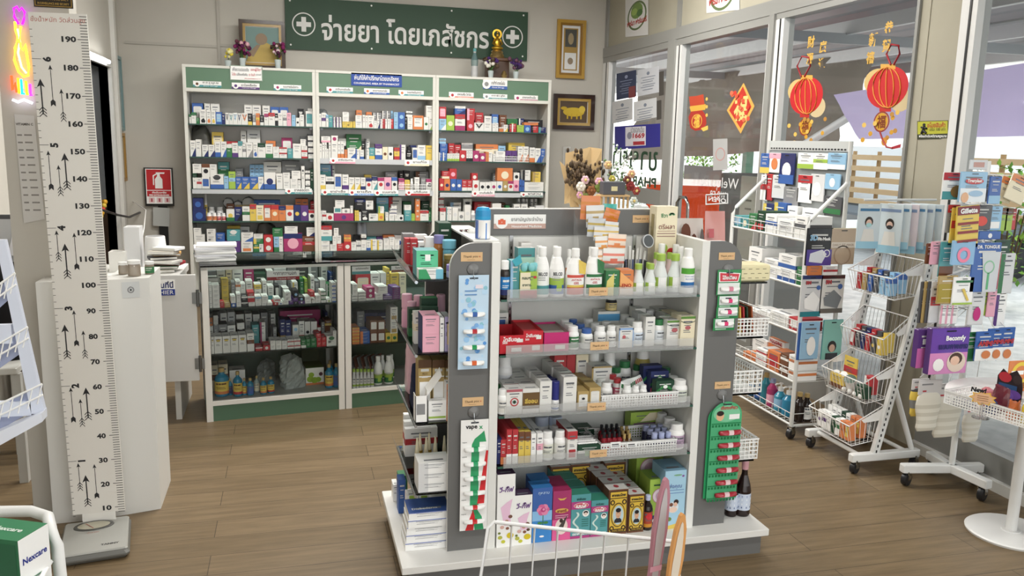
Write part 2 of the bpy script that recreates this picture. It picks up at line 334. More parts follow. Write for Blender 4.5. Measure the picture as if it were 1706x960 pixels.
# orange car
def car(loc,rz):
 t=thing('car','bright orange car parked outside the glass door','car',loc,rz)
 prof=[(-2.0,.35),(2.0,.35),(2.05,.75),(1.95,.92),(1.0,1.02),(.45,1.48),(-1.1,1.52),(-1.75,1.05),(-2.05,.95)]
 m=MB();m.ext(prof,-.82,.82,'#e8501e');m.build('body',GLOS,t)
 g=MB();q=[(.9,1.05),(.38,1.42),(-.25,1.44),(-.25,1.05)];g.poly(q,-.826,'#2a2d31');q2=[(-.33,1.05),(-.33,1.44),(-1.05,1.45),(-1.5,1.08)]
 g.build('side_window',GLOS,t);g=MB();g.poly(q2,-.8262,'#2a2d31');g.build('side_window',GLOS,t)
 for x in(-1.25,1.25):
  for y in(-.8,.8):
   w=MB();w.lathe([(0,-.1,'k'),(.32,-.1,'k'),(.32,.1,'k'),(.19,.105,'s'),(0,.1,'s')],20);w.build('wheel',PLAS,t,(x,y,.32),rot=(math.pi/2,0,0))
 l=MB();l.cbox(-.12,.0,-.7,-.3,.72,.86,'W',.02);l.build('headlight',GLOS,t,(2.05,0,0))
 return t
car((6.15,11.9,OG),math.radians(-112))
m=MB();a=atx(1140,275,8.2);b=atx(1198,316,8.2);m.box(8.2,8.24,b.y,a.y,.5,a.z,'#77716f');m.box(8.2,8.24,b.y,b.y+.06,OG,.5,'#77716f');m.box(8.2,8.24,a.y-.06,a.y,OG,.5,'#77716f');tag(m.build('barrier_panel',MATT),'grey barrier panel standing in the yard beyond the glass door','barrier')
# hedge plants outside
rnd=random.Random(4)
def bush(x,y,z,r,h,label,n=420,c1='#7fa33f',c2='#5c8a38'):
 t=thing('shrub',label,'shrub',(x,y,z));m=MB()
 for i in range(n):
  a=rnd.uniform(0,6.28);q=r*rnd.random()**.5;hh=h*rnd.uniform(.15,1);p=Vector((q*math.cos(a),q*math.sin(a),hh));d=Vector((rnd.uniform(-1,1),rnd.uniform(-1,1),rnd.uniform(-.2,1))).normalized()*rnd.uniform(.08,.16);s=d.cross(Vector((0,.3,1))).normalized()*.03
  m.face([p,p+d*.5+s,p+d,p+d*.5-s],c1 if rnd.random()<.6 else c2)
 m.build('foliage',MATT,t);m=MB()
 for i in range(6):
  a=i*1.05;m.tube([(0,0,0),(.4*r*math.cos(a),.4*r*math.sin(a),h*.7)],.012,'#5a4a32',5)
 m.build('stem',MATT,t)
for i,(px,py,X)in enumerate(((1150,252,9.5),(1192,254,9.0),(1085,300,8))):
 p=atx(px,py,X);bush(p.x,p.y,OG,.6,p.z+.45,'bright green shrub beyond the glass door, %s'%('by the bag sticker','below the red diamond sticker','behind the window lettering')[i])
p=atx(1698,276,9.4);bush(p.x,p.y,OG,.5,p.z+.5,'green shrub beyond the window behind the spinner rack')
# grey utility cabinet and cream intercom panel outside the door
p=atx(1206,288,3.75);q=atx(1262,470,3.75)
t=thing('utility_cabinet','grey steel cabinet outside beside the glass door','cabinet',(0,0,0));m=MB();y0=atx(1275,350,3.75).y;y1=atx(1197,350,3.75).y
m.cbox(3.75,4.2,y0,y1,OG,p.z,'#7d7d7b',.01);m.build('body',PAINT,t)
m=MB();ya=atx(1272,300,3.74).y;yb=atx(1237,300,3.74).y;m.cbox(3.725,3.752,ya,yb,.6,p.z-.01,'#d8d3c6',.006)
for k in range(4):m.box(3.72,3.727,ya+.12*(yb-ya)+.1,yb-.1,p.z-.22-.07*k,p.z-.205-.07*k,'#8b877c')
m.build('panel',PAINT,t)
# ================================================================== cartons
OPS='_^-|/\\@=~#*VOq'
OPD={'_':'%s bottom band','^':'%s top band','-':'%s middle band','|':'%s side strip','/':'%s corner wedge','\\':'%s corner wedge','@':'round %s mark','=':'%s panel','*':'%s lower block','V':'%s chevron','O':'%s top mark','q':'%s lower mark'}
def parse(spec):
 base=spec[0];ops=[];i=1
 while i<len(spec):
  o=spec[i]
  if o in '#~!':ops.append((o,'k'));i+=1
  else:ops.append((o,spec[i+1]));i+=2
 return base,ops
def light(c):return sum(C(c))>.9
def print_front(m,x0,x1,z0,z1,y,base,ops,e=.0006):
 w,h=x1-x0,z1-z0;X=lambda u:x0+u*w;Z=lambda v:z0+v*h;k=1;ink='#6d7076' if light(base)else '#d9d9d6'
 plain=not any(o in '=@!' for o,c in ops)
 for o,c in ops:
  yy=y-e*k;k+=1
  if o=='_':m.rect(X(0),X(1),Z(0),Z(.3),yy,c)
  elif o=='^':m.rect(X(0),X(1),Z(.72),Z(1),yy,c)
  elif o=='-':m.rect(X(0),X(1),Z(.42),Z(.64),yy,c)
  elif o=='|':m.rect(X(0),X(.3),Z(0),Z(1),yy,c)
  elif o=='/':m.poly([(X(.25),Z(0)),(X(1),Z(0)),(X(1),Z(.55)),(X(.62),Z(.3))],yy,c)
  elif o=='\\':m.poly([(X(0),Z(0)),(X(.75),Z(0)),(X(.4),Z(.25)),(X(0),Z(.6))],yy,c)
  elif o=='@':r=.3*min(w,h);m.disc((x0+x1)/2,Z(.45),r,r,yy,c,14)
  elif o=='O':r=.2*min(w,h);m.disc((x0+x1)/2,Z(.78),r*1.4,r,yy,c,12)
  elif o=='q':m.poly([(X(.25),Z(.08)),(X(.75),Z(.08)),(X(.85),Z(.2)),(X(.6),Z(.4)),(X(.45),Z(.36)),(X(.18),Z(.25))],yy,c)
  elif o=='=':m.rect(X(.12),X(.88),Z(.2),Z(.82),yy,c);
  elif o=='*':m.rect(X(.15),X(.85),Z(.08),Z(.36),yy,c)
  elif o=='V':m.poly([(X(.1),Z(.9)),(X(.5),Z(.3)),(X(.9),Z(.9)),(X(.72),Z(.9)),(X(.5),Z(.55)),(X(.28),Z(.9))],yy,c)
  elif o=='#':
   for q in range(6):m.rect(X(.15+.05*q),X(.175+.05*q+.012*(q%2)),Z(.3),Z(.55),yy,'k')
 yy=y-e*k
 if plain or any(o=='=' for o,c in ops):
  ik=ink
  for v,a,b in((.80,.18,.8),(.69,.25,.72),(.52,.2,.62),(.46,.2,.7)):
   m.rect(X(a),X(b),Z(v),Z(v+(.045 if v>.75 else.022)),yy,ik)
def carton_mb(w,d,h,spec):
 base,ops=parse(spec);m=MB();m.box(-w/2,w/2,0,d,0,h,base)
 print_front(m,-w/2,w/2,0,h,0,base,ops)
 for o,c in ops:
  if o in '_^-' and h>.04:
   a,b={'_':(0,.3),'^':(.72,1),'-':(.42,.64)}[o]
   for s in(-1,1):m.face([(s*(w/2+.0005),s*d/2+d/2,a*h),(s*(w/2+.0005),-s*d/2+d/2,a*h),(s*(w/2+.0005),-s*d/2+d/2,b*h),(s*(w/2+.0005),s*d/2+d/2,b*h)][::-1],c)
 if h<.3*w+.03 or light(base):m.face([(-w*.3,d*.2,h+.0005),(w*.3,d*.2,h+.0005),(w*.3,d*.32,h+.0005),(-w*.3,d*.32,h+.0005)],'#7d8086' if light(base)else '#d0d0cc')
 return m
def describe(spec):
 base,ops=parse(spec);s=CN[base];d=[OPD[o]%CN[c]for o,c in ops if o in OPD]
 return s,(d[0]if d else '')
def jar(name,label,cat,loc,r,h,body='W',cap='W',lab='w',lab2=None,group=None,rz=0,capr=.78,caph=.22,mat_=None,parent=None):
 t=thing(name,label,cat,loc,rz,group);hb=h*(1-caph)
 m=MB();m.lathe([(r*.92,0,body),(r,h*.03,body),(r,hb*.82,body),(r*.9,hb*.93,body),(r*capr*.9,hb,body)],16);m.build('body',mat_ or PLAS,t)
 m=MB();m.lathe([(r*capr,hb-.001,cap),(r*capr,h*.98,cap),(r*capr*.9,h,cap)],14);m.build('cap',PLAS,t)
 if lab:
  m=MB();a,b=hb*.12,hb*.74;e=r*1.012
  m.lathe([(e,a,lab2 or lab),(e,a+(b-a)*.3,lab),(e,b,lab)],16,cap=False);
  rows=lambda z0,z1,a0,a1,cc:m.grid([[(e*1.006*math.sin(t_),-e*1.006*math.cos(t_),z)for t_ in[a0+(a1-a0)*i/5 for i in range(6)]]for z in(z0,z1)],cc,False,False)
  ik='#5d6066' if light(lab)else 'w'
  rows(a+(b-a)*.72,a+(b-a)*.84,-.7,.7,ik);rows(a+(b-a)*.5,a+(b-a)*.54,-.8,.6,ik);rows(a+(b-a)*.4,a+(b-a)*.44,-.8,.3,ik)
  m.build('label',CARD,t)
 return t
class Row:
 """one shelf board: items given by what they cover in the photo, stood on the board at its real depth"""
 lim=None
 def __init__(s,n,p,z,u=(1,0,0)):
  s.p=Vector(p);s.z=z;s.u=Vector(u).normalized();s.n=Vector((-s.u.y,s.u.x,0));s.rz=math.atan2(s.u.y,s.u.x);s.name=n;s.items=[];s.cnt={}
 def uv(s,px,py,d):
  q=atp(px,py,s.p+s.n*d,s.n);return(q-s.p).dot(s.u),q.z
def ordw(i):
 T={20:'twentieth',30:'thirtieth',40:'fortieth'}
 i+=1
 if i<=20:return ORD[i-1]
 if i in T:return T[i]
 return{2:'twenty',3:'thirty',4:'forty'}[i//10]+'-'+ORD[i%10-1]
def fill(row,crop,text,where,group,names=('medicine_box','dropper_box'),dfront=.012,dback=.135,depth=(.085,.10),hmax=None):
 ox,oy,sc=crop;ent=[]
 for tok in text.split(','):
  t=tok.split()
  if not t:continue
  k=''
  while t[0][0]in '>+J':k+=t[0][0];t[0]=t[0][1:]
  x0,x1,yt=float(t[0])/sc+ox,float(t[1])/sc+ox,float(t[2])/sc+oy;sp=t[3];n=1
  if '*' in sp[1:]and sp.split('*')[-1].isdigit():sp,n=sp.rsplit('*',1);n=int(n)
  ent.append((k,x0,x1,yt,sp,n))
 order=sorted([e for e in ent if '+' not in e[0]],key=lambda e:e[1])+sorted([e for e in ent if '+' in e[0]],key=lambda e:-e[3])
 lastu={0:-99,1:-99};made=[];seq=[]
 for k,x0,x1,yt,sp,n in order:
  back='>' in k;d=dback if back else dfront;dep=depth[1]if back else depth[0]
  py=yt+8;u0,zt=row.uv(x0,yt,d);u1,_=row.uv(x1,yt,d);zb=row.z
  if row.lim:u0=max(u0,row.lim[0]);u1=max(min(u1,row.lim[1]),u0+.014)
  if '+' in k:
   for(a,b,top,bk)in row.items:
    if bk==back and min(b,u1)-max(a,u0)>.2*min(u1-u0,b-a):zb=max(zb,top)
  else:
   if u0<lastu[back]+.0008:u0=min(lastu[back]+.0008,u1-.012)
   lastu[back]=u1
  if zt-zb<.012:zt=zb+.02
  if hmax:zt=min(zt,hmax)
  row.items.append((u0,u1,zt,back));h=(zt-zb)/n
  for i in range(n):made.append([k,u0,u1,zb+i*h+.0002*(i>0),h-.0003,sp,d,dep,i,n])
 made.sort(key=lambda e:(('>' in e[0]),('+' in e[0]),round(e[1]+e[2],3),e[8]))
 cnt={}
 for k,u0,u1,zb,h,sp,d,dep,i,n in made:
  cls='back row' if '>' in k else 'top layer' if '+' in k else 'front row'
  if i==0:cnt[cls]=cnt.get(cls,-1)+1
  w=(u1-u0)-.0008;pos=row.p+row.u*((u0+u1)/2)+row.n*d;loc=(pos.x,pos.y,zb)
  bc,fd=describe(sp);a=ordw(cnt[cls]);jt=rnd.uniform(-.03,.03)
  if 'J' in k:
   lab='%s jar with white cap, %s from left, %s, %s'%(bc,a,cls,where)
   pr=parse(sp);lc=pr[1][0][1]if pr[1]else('i' if pr[0]in 'wW' else pr[0])
   jar('medicine_jar',lab,'jar',(pos.x+row.n.x*w/2,pos.y+row.n.y*w/2,zb),w/2*.97,h,'W' if pr[0]!='k' else 'k','W' if pr[0]!='k' else 'k',lc if pr[0]!='y' else 'y',group=group+' jars')
   continue
  stack='' if n==1 else(' topmost of stack,' if i==n-1 else ' lowest of stack,' if i==0 else ' %s in stack,'%ORD[i])
  if stack:fd=''
  lab='%s box%s,%s %s from left, %s, %s'%(bc,' with '+fd if fd else '',stack,a,cls,where)
  if len(lab.replace(',',' ').split())>16:lab='%s box,%s %s from left, %s, %s'%(bc,stack,a,cls,where)
  slim=h>1.7*w
  o=carton_mb(w,dep,h,sp).build(names[1]if slim else names[0],CARD,None,loc,row.rz+jt*(n==1)*.6)
  tag(o,lab,'box',group)
 return made
# ================================================================== green wall cabinets
CY=8.0
cu0,cu1,cu2,cu3=at(309,250,CY).x,at(527.5,250,CY).x,at(725.5,250,CY).x,at(915.5,250,CY).x
CTOP=2.165;HDR=1.965
SHZ=[sum(at(x,y,CY).z for x,y in p)/len(p)for p in(((316,204),(521,210),(620,215),(900,223)),((318,260),(521,264),(620,267),(900,272)),((320,315),(521,316),(620,317),(900,320)),((322,368.5),(521,369),(720,369)),((322,421),(525,421)))]
def sign_strip(name,label,x0,x1,y0,y1,Y,text,sub,c,icon='r',cat='sign',group=None,size=None,thick=.003,bgc='W',tc='k',band=True):
 a,b=at(x0,y0,Y),at(x1,y1,Y);w=abs(b.x-a.x);h=abs(a.z-b.z);m=MB();m.box(-w/2,w/2,0,thick,0,h,bgc)
 if band:
  m.rect(-w/2,w/2,0,h*.34,-.0006,c);m.disc(-w*.36,h*.47,h*.46,h*.46,-.0012,bgc,18);m.disc(-w*.36,h*.5,h*.24,h*.24,-.0018,icon,10)
 tw=w*.56;m.text(text,(w*.12,-.0022,h*.68),.1,tc,w=tw,h=min(h*.4,tw*.3),bold=.012)
 if sub:m.text(sub,(w*.12,-.0022,h*.17),.1,'W',w=tw*.9,h=h*.18,bold=.01)
 o=m.build(name,CARD,None,((a.x+b.x)/2,Y,min(a.z,b.z)));return tag(o,label,cat,group)
def wall_cabinet(i,x0,x1):
 t=thing('wall_cabinet','%s tall white cabinet with green header and glass shelves'%('left','middle','right')[i],'cabinet',((x0+x1)/2,CY,0),0,'green and white medicine cabinets')
 w=x1-x0;D=YB-CY-.01;tk=.028
 for s in(-1,1):
  m=MB();m.box(s*w/2-(tk if s>0 else 0),s*w/2+(0 if s>0 else tk),0,D,0,CTOP,'#dcdbd3');m.build('side_panel',PAINT,t)
 m=MB();m.box(-w/2+tk,w/2-tk,D-.015,D,0,CTOP-.02,'#e4e3de');m.build('back_panel',GLOS,t)
 m=MB();m.box(-w/2,w/2,-.004,D,CTOP-.022,CTOP,'#dcdbd3');m.build('top_panel',PAINT,t)
 m=MB();m.box(-w/2+tk,w/2-tk,.004,.02,HDR,CTOP-.022,'#5f7f67');m.build('header',PAINT,t)
 m=MB();m.box(-w/2+tk*.5,w/2-tk*.5,-.006,.3,HDR-.03,HDR,'#dcdbd3');m.build('header_rail',PAINT,t)
 for z in SHZ:
  m=MB();m.box(-w/2+tk,w/2-tk,.006,D-.02,z-.010,z,'#33524a');s_=m.build('shelf',PAINT,t)
  for q in(-1,1):
   b=MB();b.box(q*(w/2-tk-.02)-.012,q*(w/2-tk-.02)+.012,.02,.05,z-.03,z-.010,'h');b.build('bracket',CHRO,s_)
 m=MB();m.box(-w/2+tk,w/2-tk,.0,D-.02,.03,.10,'#dcdbd3');m.build('plinth',PAINT,t)
 return t
for i,(a,b)in enumerate(((cu0,cu1),(cu1,cu2),(cu2,cu3))):wall_cabinet(i,a+.001,b-.001)
ROWS={}
for ui,un in enumerate(('left cabinet','middle cabinet','right cabinet')):
 for si in range(5):ROWS[ui,si]=Row('r',(0,CY+.03,0),SHZ[si]+.001)
SHN=('top shelf','second shelf','third shelf','fourth shelf','fifth shelf')
DATA={}
DATA[0,0]=((310,160,7.7545),'38 62 235 w^g,65 125 210 w^g,125 170 280 g,172 258 172 wqk,262 318 180 wqo,322 378 185 wqy,380 460 205 b=c,462 500 230 nOa,505 552 215 wVk,554 605 222 wVt,606 660 215 wVc,660 712 222 wVn,714 795 220 wVo,798 850 225 k_y,858 898 245 a_w,900 948 222 o-y,955 1002 245 k_w,1008 1062 228 w^m,1064 1145 215 w^r,1147 1186 225 k-w,1188 1245 218 w,1248 1298 220 w-a,1300 1355 215 p,1365 1412 245 c,1418 1465 280 w@k,1467 1522 240 w,1545 1638 195 w=t,>75 215 88 b=w,>235 308 90 w,>315 430 95 w,>750 850 105 w,>854 965 108 w,>985 1080 118 w,>1090 1200 140 b=w,>1205 1320 142 b=w,>1440 1520 165 kOw,>1570 1636 160 w')
DATA[0,1]=((310,208,7.7545),'48 120 200 w/n,122 190 188 w,203 283 255 w/n,287 368 256 w/n,370 442 215 w_b,445 517 215 w/b,518 590 250 g^w,592 668 232 w_v,670 722 212 w^t,726 770 250 w-a,775 858 228 w/a,862 923 228 wqb,925 1022 235 w^d,1024 1118 248 w_g,1122 1200 283 w*2,1203 1302 290 w^r*2,1310 1376 305 t,1378 1485 243 w,1490 1565 270 w_r*2,1573 1646 120 w^k*4,+1475 1545 185 w,>330 478 92 y=e,>705 775 78 w_t,>785 955 62 w^ov@v,>520 665 212 r,>1232 1370 165 m=w,>1030 1155 205 o,>1475 1570 150 a'.replace('w^ov@v','w^iqv'))
DATA[0,2]=((310,264,7.7545),'82 133 190 w^d,135 198 250 w-r,200 303 240 w=b,310 482 205 w_bOk,487 545 230 c,548 633 170 l-c,637 712 240 b/y,714 818 240 b/y,820 928 240 b/y,930 1000 240 w/b,1005 1152 178 w_b@n,1165 1246 195 w,1250 1340 185 w*2,1345 1440 265 w*2,1443 1482 280 w,1487 1530 98 wOk,1538 1600 160 w-k*3,1605 1646 140 d,+82 195 70 w,+200 303 70 w^B@k,+305 390 75 w,+1362 1480 160 w,>410 552 45 g^t,>637 735 130 a#,>820 885 80 c,>887 940 80 c,>942 998 80 c,>1000 1228 42 w/y,>1238 1465 30 a')
DATA[0,3]=((310,318,7.7545),'85 248 240 n@b,J257 328 285 w-o,J331 392 285 w-o,J394 450 290 w-r,J455 512 290 w-r,520 623 240 w@y_g,625 718 215 n/k,724 820 205 w-g,822 903 175 y^r,905 1000 190 e*y,1003 1092 185 o^r=w,1095 1195 185 o^r@e,1197 1285 195 o^n,1288 1385 190 w^o@r,1388 1478 185 n@y,1480 1578 190 v@w,1583 1668 250 w^r@k,+85 215 95 n@b,>J270 370 210 w-i,>J385 480 210 w-i,>J228 268 40 y,>520 620 170 B,>640 815 190 y^f,>875 1210 120 b_c,>1412 1495 105 o-k,>1497 1575 105 o-k,>1605 1666 135 r')
DATA[0,4]=((310,370,7.7545),'100 240 165 w*2,265 485 265 g/o,500 700 245 v#,710 860 255 w*o,870 943 285 g-y,945 998 285 w#,1002 1120 170 r@w*2,1132 1198 190 c_g,1200 1250 190 w,1258 1500 150 m^n@p,1502 1682 185 B-r,+95 190 78 w,+265 378 90 w#*2,+385 497 145 b#,+525 697 100 tOw,+710 865 140 w/b,+870 995 215 g|y,+872 990 160 w,+1115 1245 80 g,+1272 1440 55 w,+1555 1680 70 w/n,>530 697 50 y,>700 820 60 i')
DATA[1,0]=((524,160,8.124),'58 92 240 w,95 150 225 w-v,155 188 250 w^c,190 245 262 t,250 275 285 w|v,290 325 285 w|v,330 360 285 w|v,378 430 345 y,432 515 345 y#,520 552 345 y,555 645 340 w^i,650 690 255 w,692 720 262 w,722 800 262 wqr,803 845 335 w,848 880 305 w/n,882 910 310 w|n,912 940 310 r|w,945 985 310 w|r,990 1018 310 w,1020 1068 310 r|w,1075 1130 330 c,1132 1222 335 b@c,1224 1253 280 k,1258 1328 370 w,1332 1475 262 o=w,1480 1545 285 w@g,1548 1612 285 w/l,+555 640 258 w,+378 465 215 w*2,+1258 1330 280 w,+1240 1325 205 w-k,+1075 1130 218 c,+1132 1222 218 b@c,+1510 1612 130 w,>565 640 190 o,>700 775 215 o,>795 840 225 a|w,>845 905 225 a|w,>915 970 200 a|w,>975 1030 200 a|w,>1034 1060 200 c')
DATA[1,1]=((524,214,8.124),'65 100 205 w,103 135 190 w,138 165 190 w,168 190 275 w,192 220 190 w,225 310 180 w,312 352 180 w_o,355 398 180 w_o,405 443 285 o,447 553 265 w/b,557 610 280 w|b,615 668 292 w_b,690 740 280 w|a,742 815 260 t_y,820 915 210 w^v_b,920 990 250 e@B,995 1065 250 w@k,1078 1150 260 y^r_r,1152 1232 220 w|v,J1240 1322 245 k,1325 1395 260 w=b,1397 1503 225 w_c,1508 1608 230 y,+90 215 105 w_p,+225 315 95 w@m,>430 635 75 g/e,>320 425 135 w-k,>690 745 140 w|a,>640 680 175 k,>1295 1390 230 n')
DATA[1,2]=((524,268,8.124),'75 148 190 w_y,150 265 215 w-k,268 368 178 w=b,375 460 185 w_v,465 540 225 w/y,545 620 225 w/y,625 690 228 w_n,695 775 235 w^n@r,778 850 215 w^n/t,855 942 228 w^m@r,945 1040 225 p@v,1045 1120 222 w^b@k,1142 1215 240 p^m,1222 1290 260 y,J1298 1338 240 w-i,1355 1420 225 w,1440 1505 235 a,1512 1606 245 w^m@k,>75 222 45 t^c,>225 275 60 w|v,>675 770 190 y/k,>960 1115 150 a-g,>1150 1200 140 k,>1210 1295 135 kOw,>1370 1545 145 a|B')
DATA[1,3]=((524,324,8.124),'78 102 225 w,105 158 225 w-r,160 258 260 w@r,262 530 255 m@v,545 570 218 y,572 600 218 y,603 628 240 w,630 730 205 kqw,735 860 265 w#,863 940 255 y@o,960 1000 245 w,1008 1080 280 w,1085 1138 280 w,1140 1205 280 w@k,1218 1310 215 t,1312 1360 265 l,1365 1428 60 oOw*4,1430 1545 220 w^r,1548 1572 230 g,1575 1608 180 g,+262 365 175 w=t,+370 480 195 w@a,+485 520 155 w,+278 405 75 w,+545 690 60 k^n,+695 795 80 w#,+865 940 165 w|l,+1015 1115 230 w-n,+1030 1115 185 w-n,+1040 1112 140 w^a,+1218 1308 145 w,>840 1000 40 t^c,>1005 1180 35 w|r,>1200 1310 100 g,>1450 1565 95 d')
DATA[1,4]=((524,370,8.124),'90 205 310 w^i,210 300 305 w,302 395 295 r,397 495 265 r@w,497 565 280 w,567 630 260 w-a,632 700 290 w,703 760 255 w_b,762 845 240 w|y,850 925 250 w|y,935 1008 310 w,1010 1085 310 w,1088 1150 310 w,1185 1280 240 r,1300 1385 240 r,+90 205 255 w,+85 235 45 w^r_t,+245 300 190 w,+303 360 190 w,+260 325 82 w,+400 495 180 o-y,+632 700 172 w-k,+935 1008 230 w,+1012 1085 212 w,+1088 1150 245 w,>530 640 185 k@w,>705 835 205 t,>840 920 205 v,>930 1080 180 o,>1085 1200 180 w@b,>1205 1300 180 w^k,>1305 1420 170 w^k,>1480 1600 180 a')
DATA[2,0]=((722,165,8.53),'82 183 280 c/w,187 300 230 l@e,310 452 215 w^r_m,480 578 300 r@p,582 718 335 wVk,720 830 335 w,838 890 345 w,892 925 340 w,935 995 400 o^w,1000 1058 365 w/y,1062 1082 360 k,1085 1112 360 r,1115 1180 350 r|w,1190 1288 370 l,1292 1385 370 b@c,1390 1490 385 r|k,1495 1598 400 n|t,+82 183 110 r=p,+308 458 100 b^w/n,+480 590 135 r|p,+1290 1490 330 o,>595 710 190 r_B,>725 828 240 w*o,>832 925 215 b=c,>940 1040 225 B,>1050 1200 280 g@l,>1215 1290 275 n|w,>1300 1555 290 k_o')
DATA[2,1]=((722,220,8.53),'80 130 290 b|w,135 193 290 b|w,197 230 305 w_l,232 265 305 w_l,267 300 305 w_l,302 335 305 w_l,337 370 305 w_l,375 465 260 r@w,470 500 270 w_k,502 530 270 w_k,532 560 270 w_k,565 655 265 m@w,660 743 300 m@w,745 765 280 o,768 840 285 w|o,848 886 310 w,890 1022 270 w,1030 1115 265 v@k,1118 1190 265 v@k,1203 1275 205 w/o,1278 1355 205 w/o,1370 1445 220 w_o,1448 1526 230 w/b,1530 1588 240 b/a,+95 200 165 b*2,+82 180 90 c-a,>215 300 160 r,>J245 300 205 w-i,>305 390 180 r,>400 560 150 a^w*3,>605 920 170 e^o,>925 1025 195 c,>1070 1300 150 y')
DATA[2,2]=((722,270,8.53),'85 152 235 r@e,155 238 240 o@n,245 325 240 b@w,330 405 250 b@w,408 480 255 r_w,482 555 255 r_w,560 650 260 w@r,660 738 285 w@k,740 820 285 w@k,822 900 280 w@m,903 985 275 w@b,990 1058 270 f@w,1062 1140 270 w^m@r,1142 1218 260 p@m,1222 1260 250 b@n,1262 1294 260 b@n,1298 1568 285 w*2,+125 228 130 r_e,+230 332 95 r@p,+545 630 160 r@w,+910 1128 85 o@e,+1142 1225 150 w@k,+1270 1380 115 w|k,+1415 1525 140 y|f,>850 905 160 a,>1228 1262 140 n')
DATA[2,3]=((722,325,8.53),'95 175 185 w^r,185 220 170 w|t,222 262 170 w,270 350 175 w@i,355 440 240 w@a,445 530 140 w@i,J540 603 225 w-i,840 965 120 w@g,1030 1085 150 g,1145 1235 130 w,1250 1340 130 w,1375 1440 170 w,1455 1570 150 w^i,>80 150 20 w-r*4,>240 395 105 w|c,>430 545 50 wOk,>585 830 100 r,>970 1025 110 B,>1190 1235 50 w|a,>1255 1300 50 w|a,>1305 1345 50 w|a,>1375 1420 55 w|a,>1430 1475 55 w|a')
DATA[2,4]=((722,365,8.53),'85 250 300 g^d,255 330 310 d@w,335 390 360 o,400 470 340 r')
for(ui,si),(crop,txt)in DATA.items():
 fill(ROWS[ui,si],crop,txt,SHN[si]+', '+('left','middle','right')[ui]+' cabinet','medicines in the %s green cabinet'%('left','middle','right')[ui])
# header labels and notices
HS=[(321.5,134.5,369,146,'ยา ตา หู จมูก คอ','ENT Drugs','t','B','first from left'),(386,137.5,432.5,149.5,'ยาโรคเรื้อรัง','Chronic Drugs','v','v','second from left'),(456,140.5,502,152,'ระบบทางเดินปัสสาวะ','Urology Drugs','t','m','third from left'),
 (544,144.5,588,156,'ยาต้านการติดเชื้อ','Anti Infective','t','r','fourth from left'),(606.5,147,649,158,'ระบบทางเดินหายใจ','Respiratory Drugs','b','o','fifth from left'),(664,150,706,161,'ระบบทางเดินอาหาร','Gastrointestinal Drugs','t','o','sixth from left'),
 (748,153,789,165,'อาหารเสริม วิตามิน','Vitamins','#d98a78','r','seventh from left'),(805,156,845,167,'ยาทาผิว ยูริค','Topical Drugs','t','a','eighth from left'),(857,158,896,170,'ยาคลายกล้ามเนื้อ','Muscle Relaxants','m','m','ninth from left')]
for x0,y0,x1,y1,a,b,c,ic,w in HS:sign_strip('category_sign','small category sign on the green cabinet headers, %s'%w,x0,x1,y0,y1,CY-.002,a,b,c,ic,group='category signs on the cabinet headers')
sign_strip('category_sign','taller white and blue category sign on the right cabinet header',805,845,132,149.5,CY-.002,'ยาเก๊าท์ ยาลดไขมัน','Gout Drugs','b','a')
def plate(name,label,cat,x0,y0,x1,y1,Y,base,lines,border=None,thick=.004,bcol=None):
 a,b=at(x0,y0,Y),at(x1,y1,Y);w=b.x-a.x;h=a.z-b.z;m=MB();m.box(-w/2,w/2,0,thick,0,h,bcol or base)
 if border:q=border*h;m.rect(-w/2+q,w/2-q,q,h-q,-.0006,base)
 for t,u,v,tw,th,c in lines:m.text(t,(-w/2+u*w,-.0016,v*h),.1,c,w=tw*w,h=th*h,bold=.015)
 return tag(m.build(name,CARD,None,((a.x+b.x)/2,Y,b.z)),label,cat)
plate('notice_sign','white notice with red and black writing on left cabinet header','sign',382.5,108.5,437.5,135.5,CY-.004,'W',[('เพื่อความปลอดภัย',.33,.75,.5,.26,'h'),('ของผู้ใช้ยา',.8,.75,.32,.28,'r'),('ไม่รับ',.12,.42,.12,.2,'r'),('เปลี่ยนหรือคืน',.37,.42,.34,.2,'h'),('ยา สินค้า',.68,.42,.2,.2,'r'),('ทุกกรณี',.88,.42,.16,.16,'h'),('PHARMACY',.7,.14,.5,.07,'r')],.05,.004,'#9fb2a4')
plate('counseling_sign','blue counselling area sign with white writing on middle cabinet header','sign',585,121,669.5,145.5,CY-.004,'#2d4ea0',[('พื้นที่ให้คำปรึกษาโดยเภสัชกร',.5,.66,.88,.42,'W'),('COUNSELING AREA BY PHARMACIST',.5,.2,.9,.15,'W')])
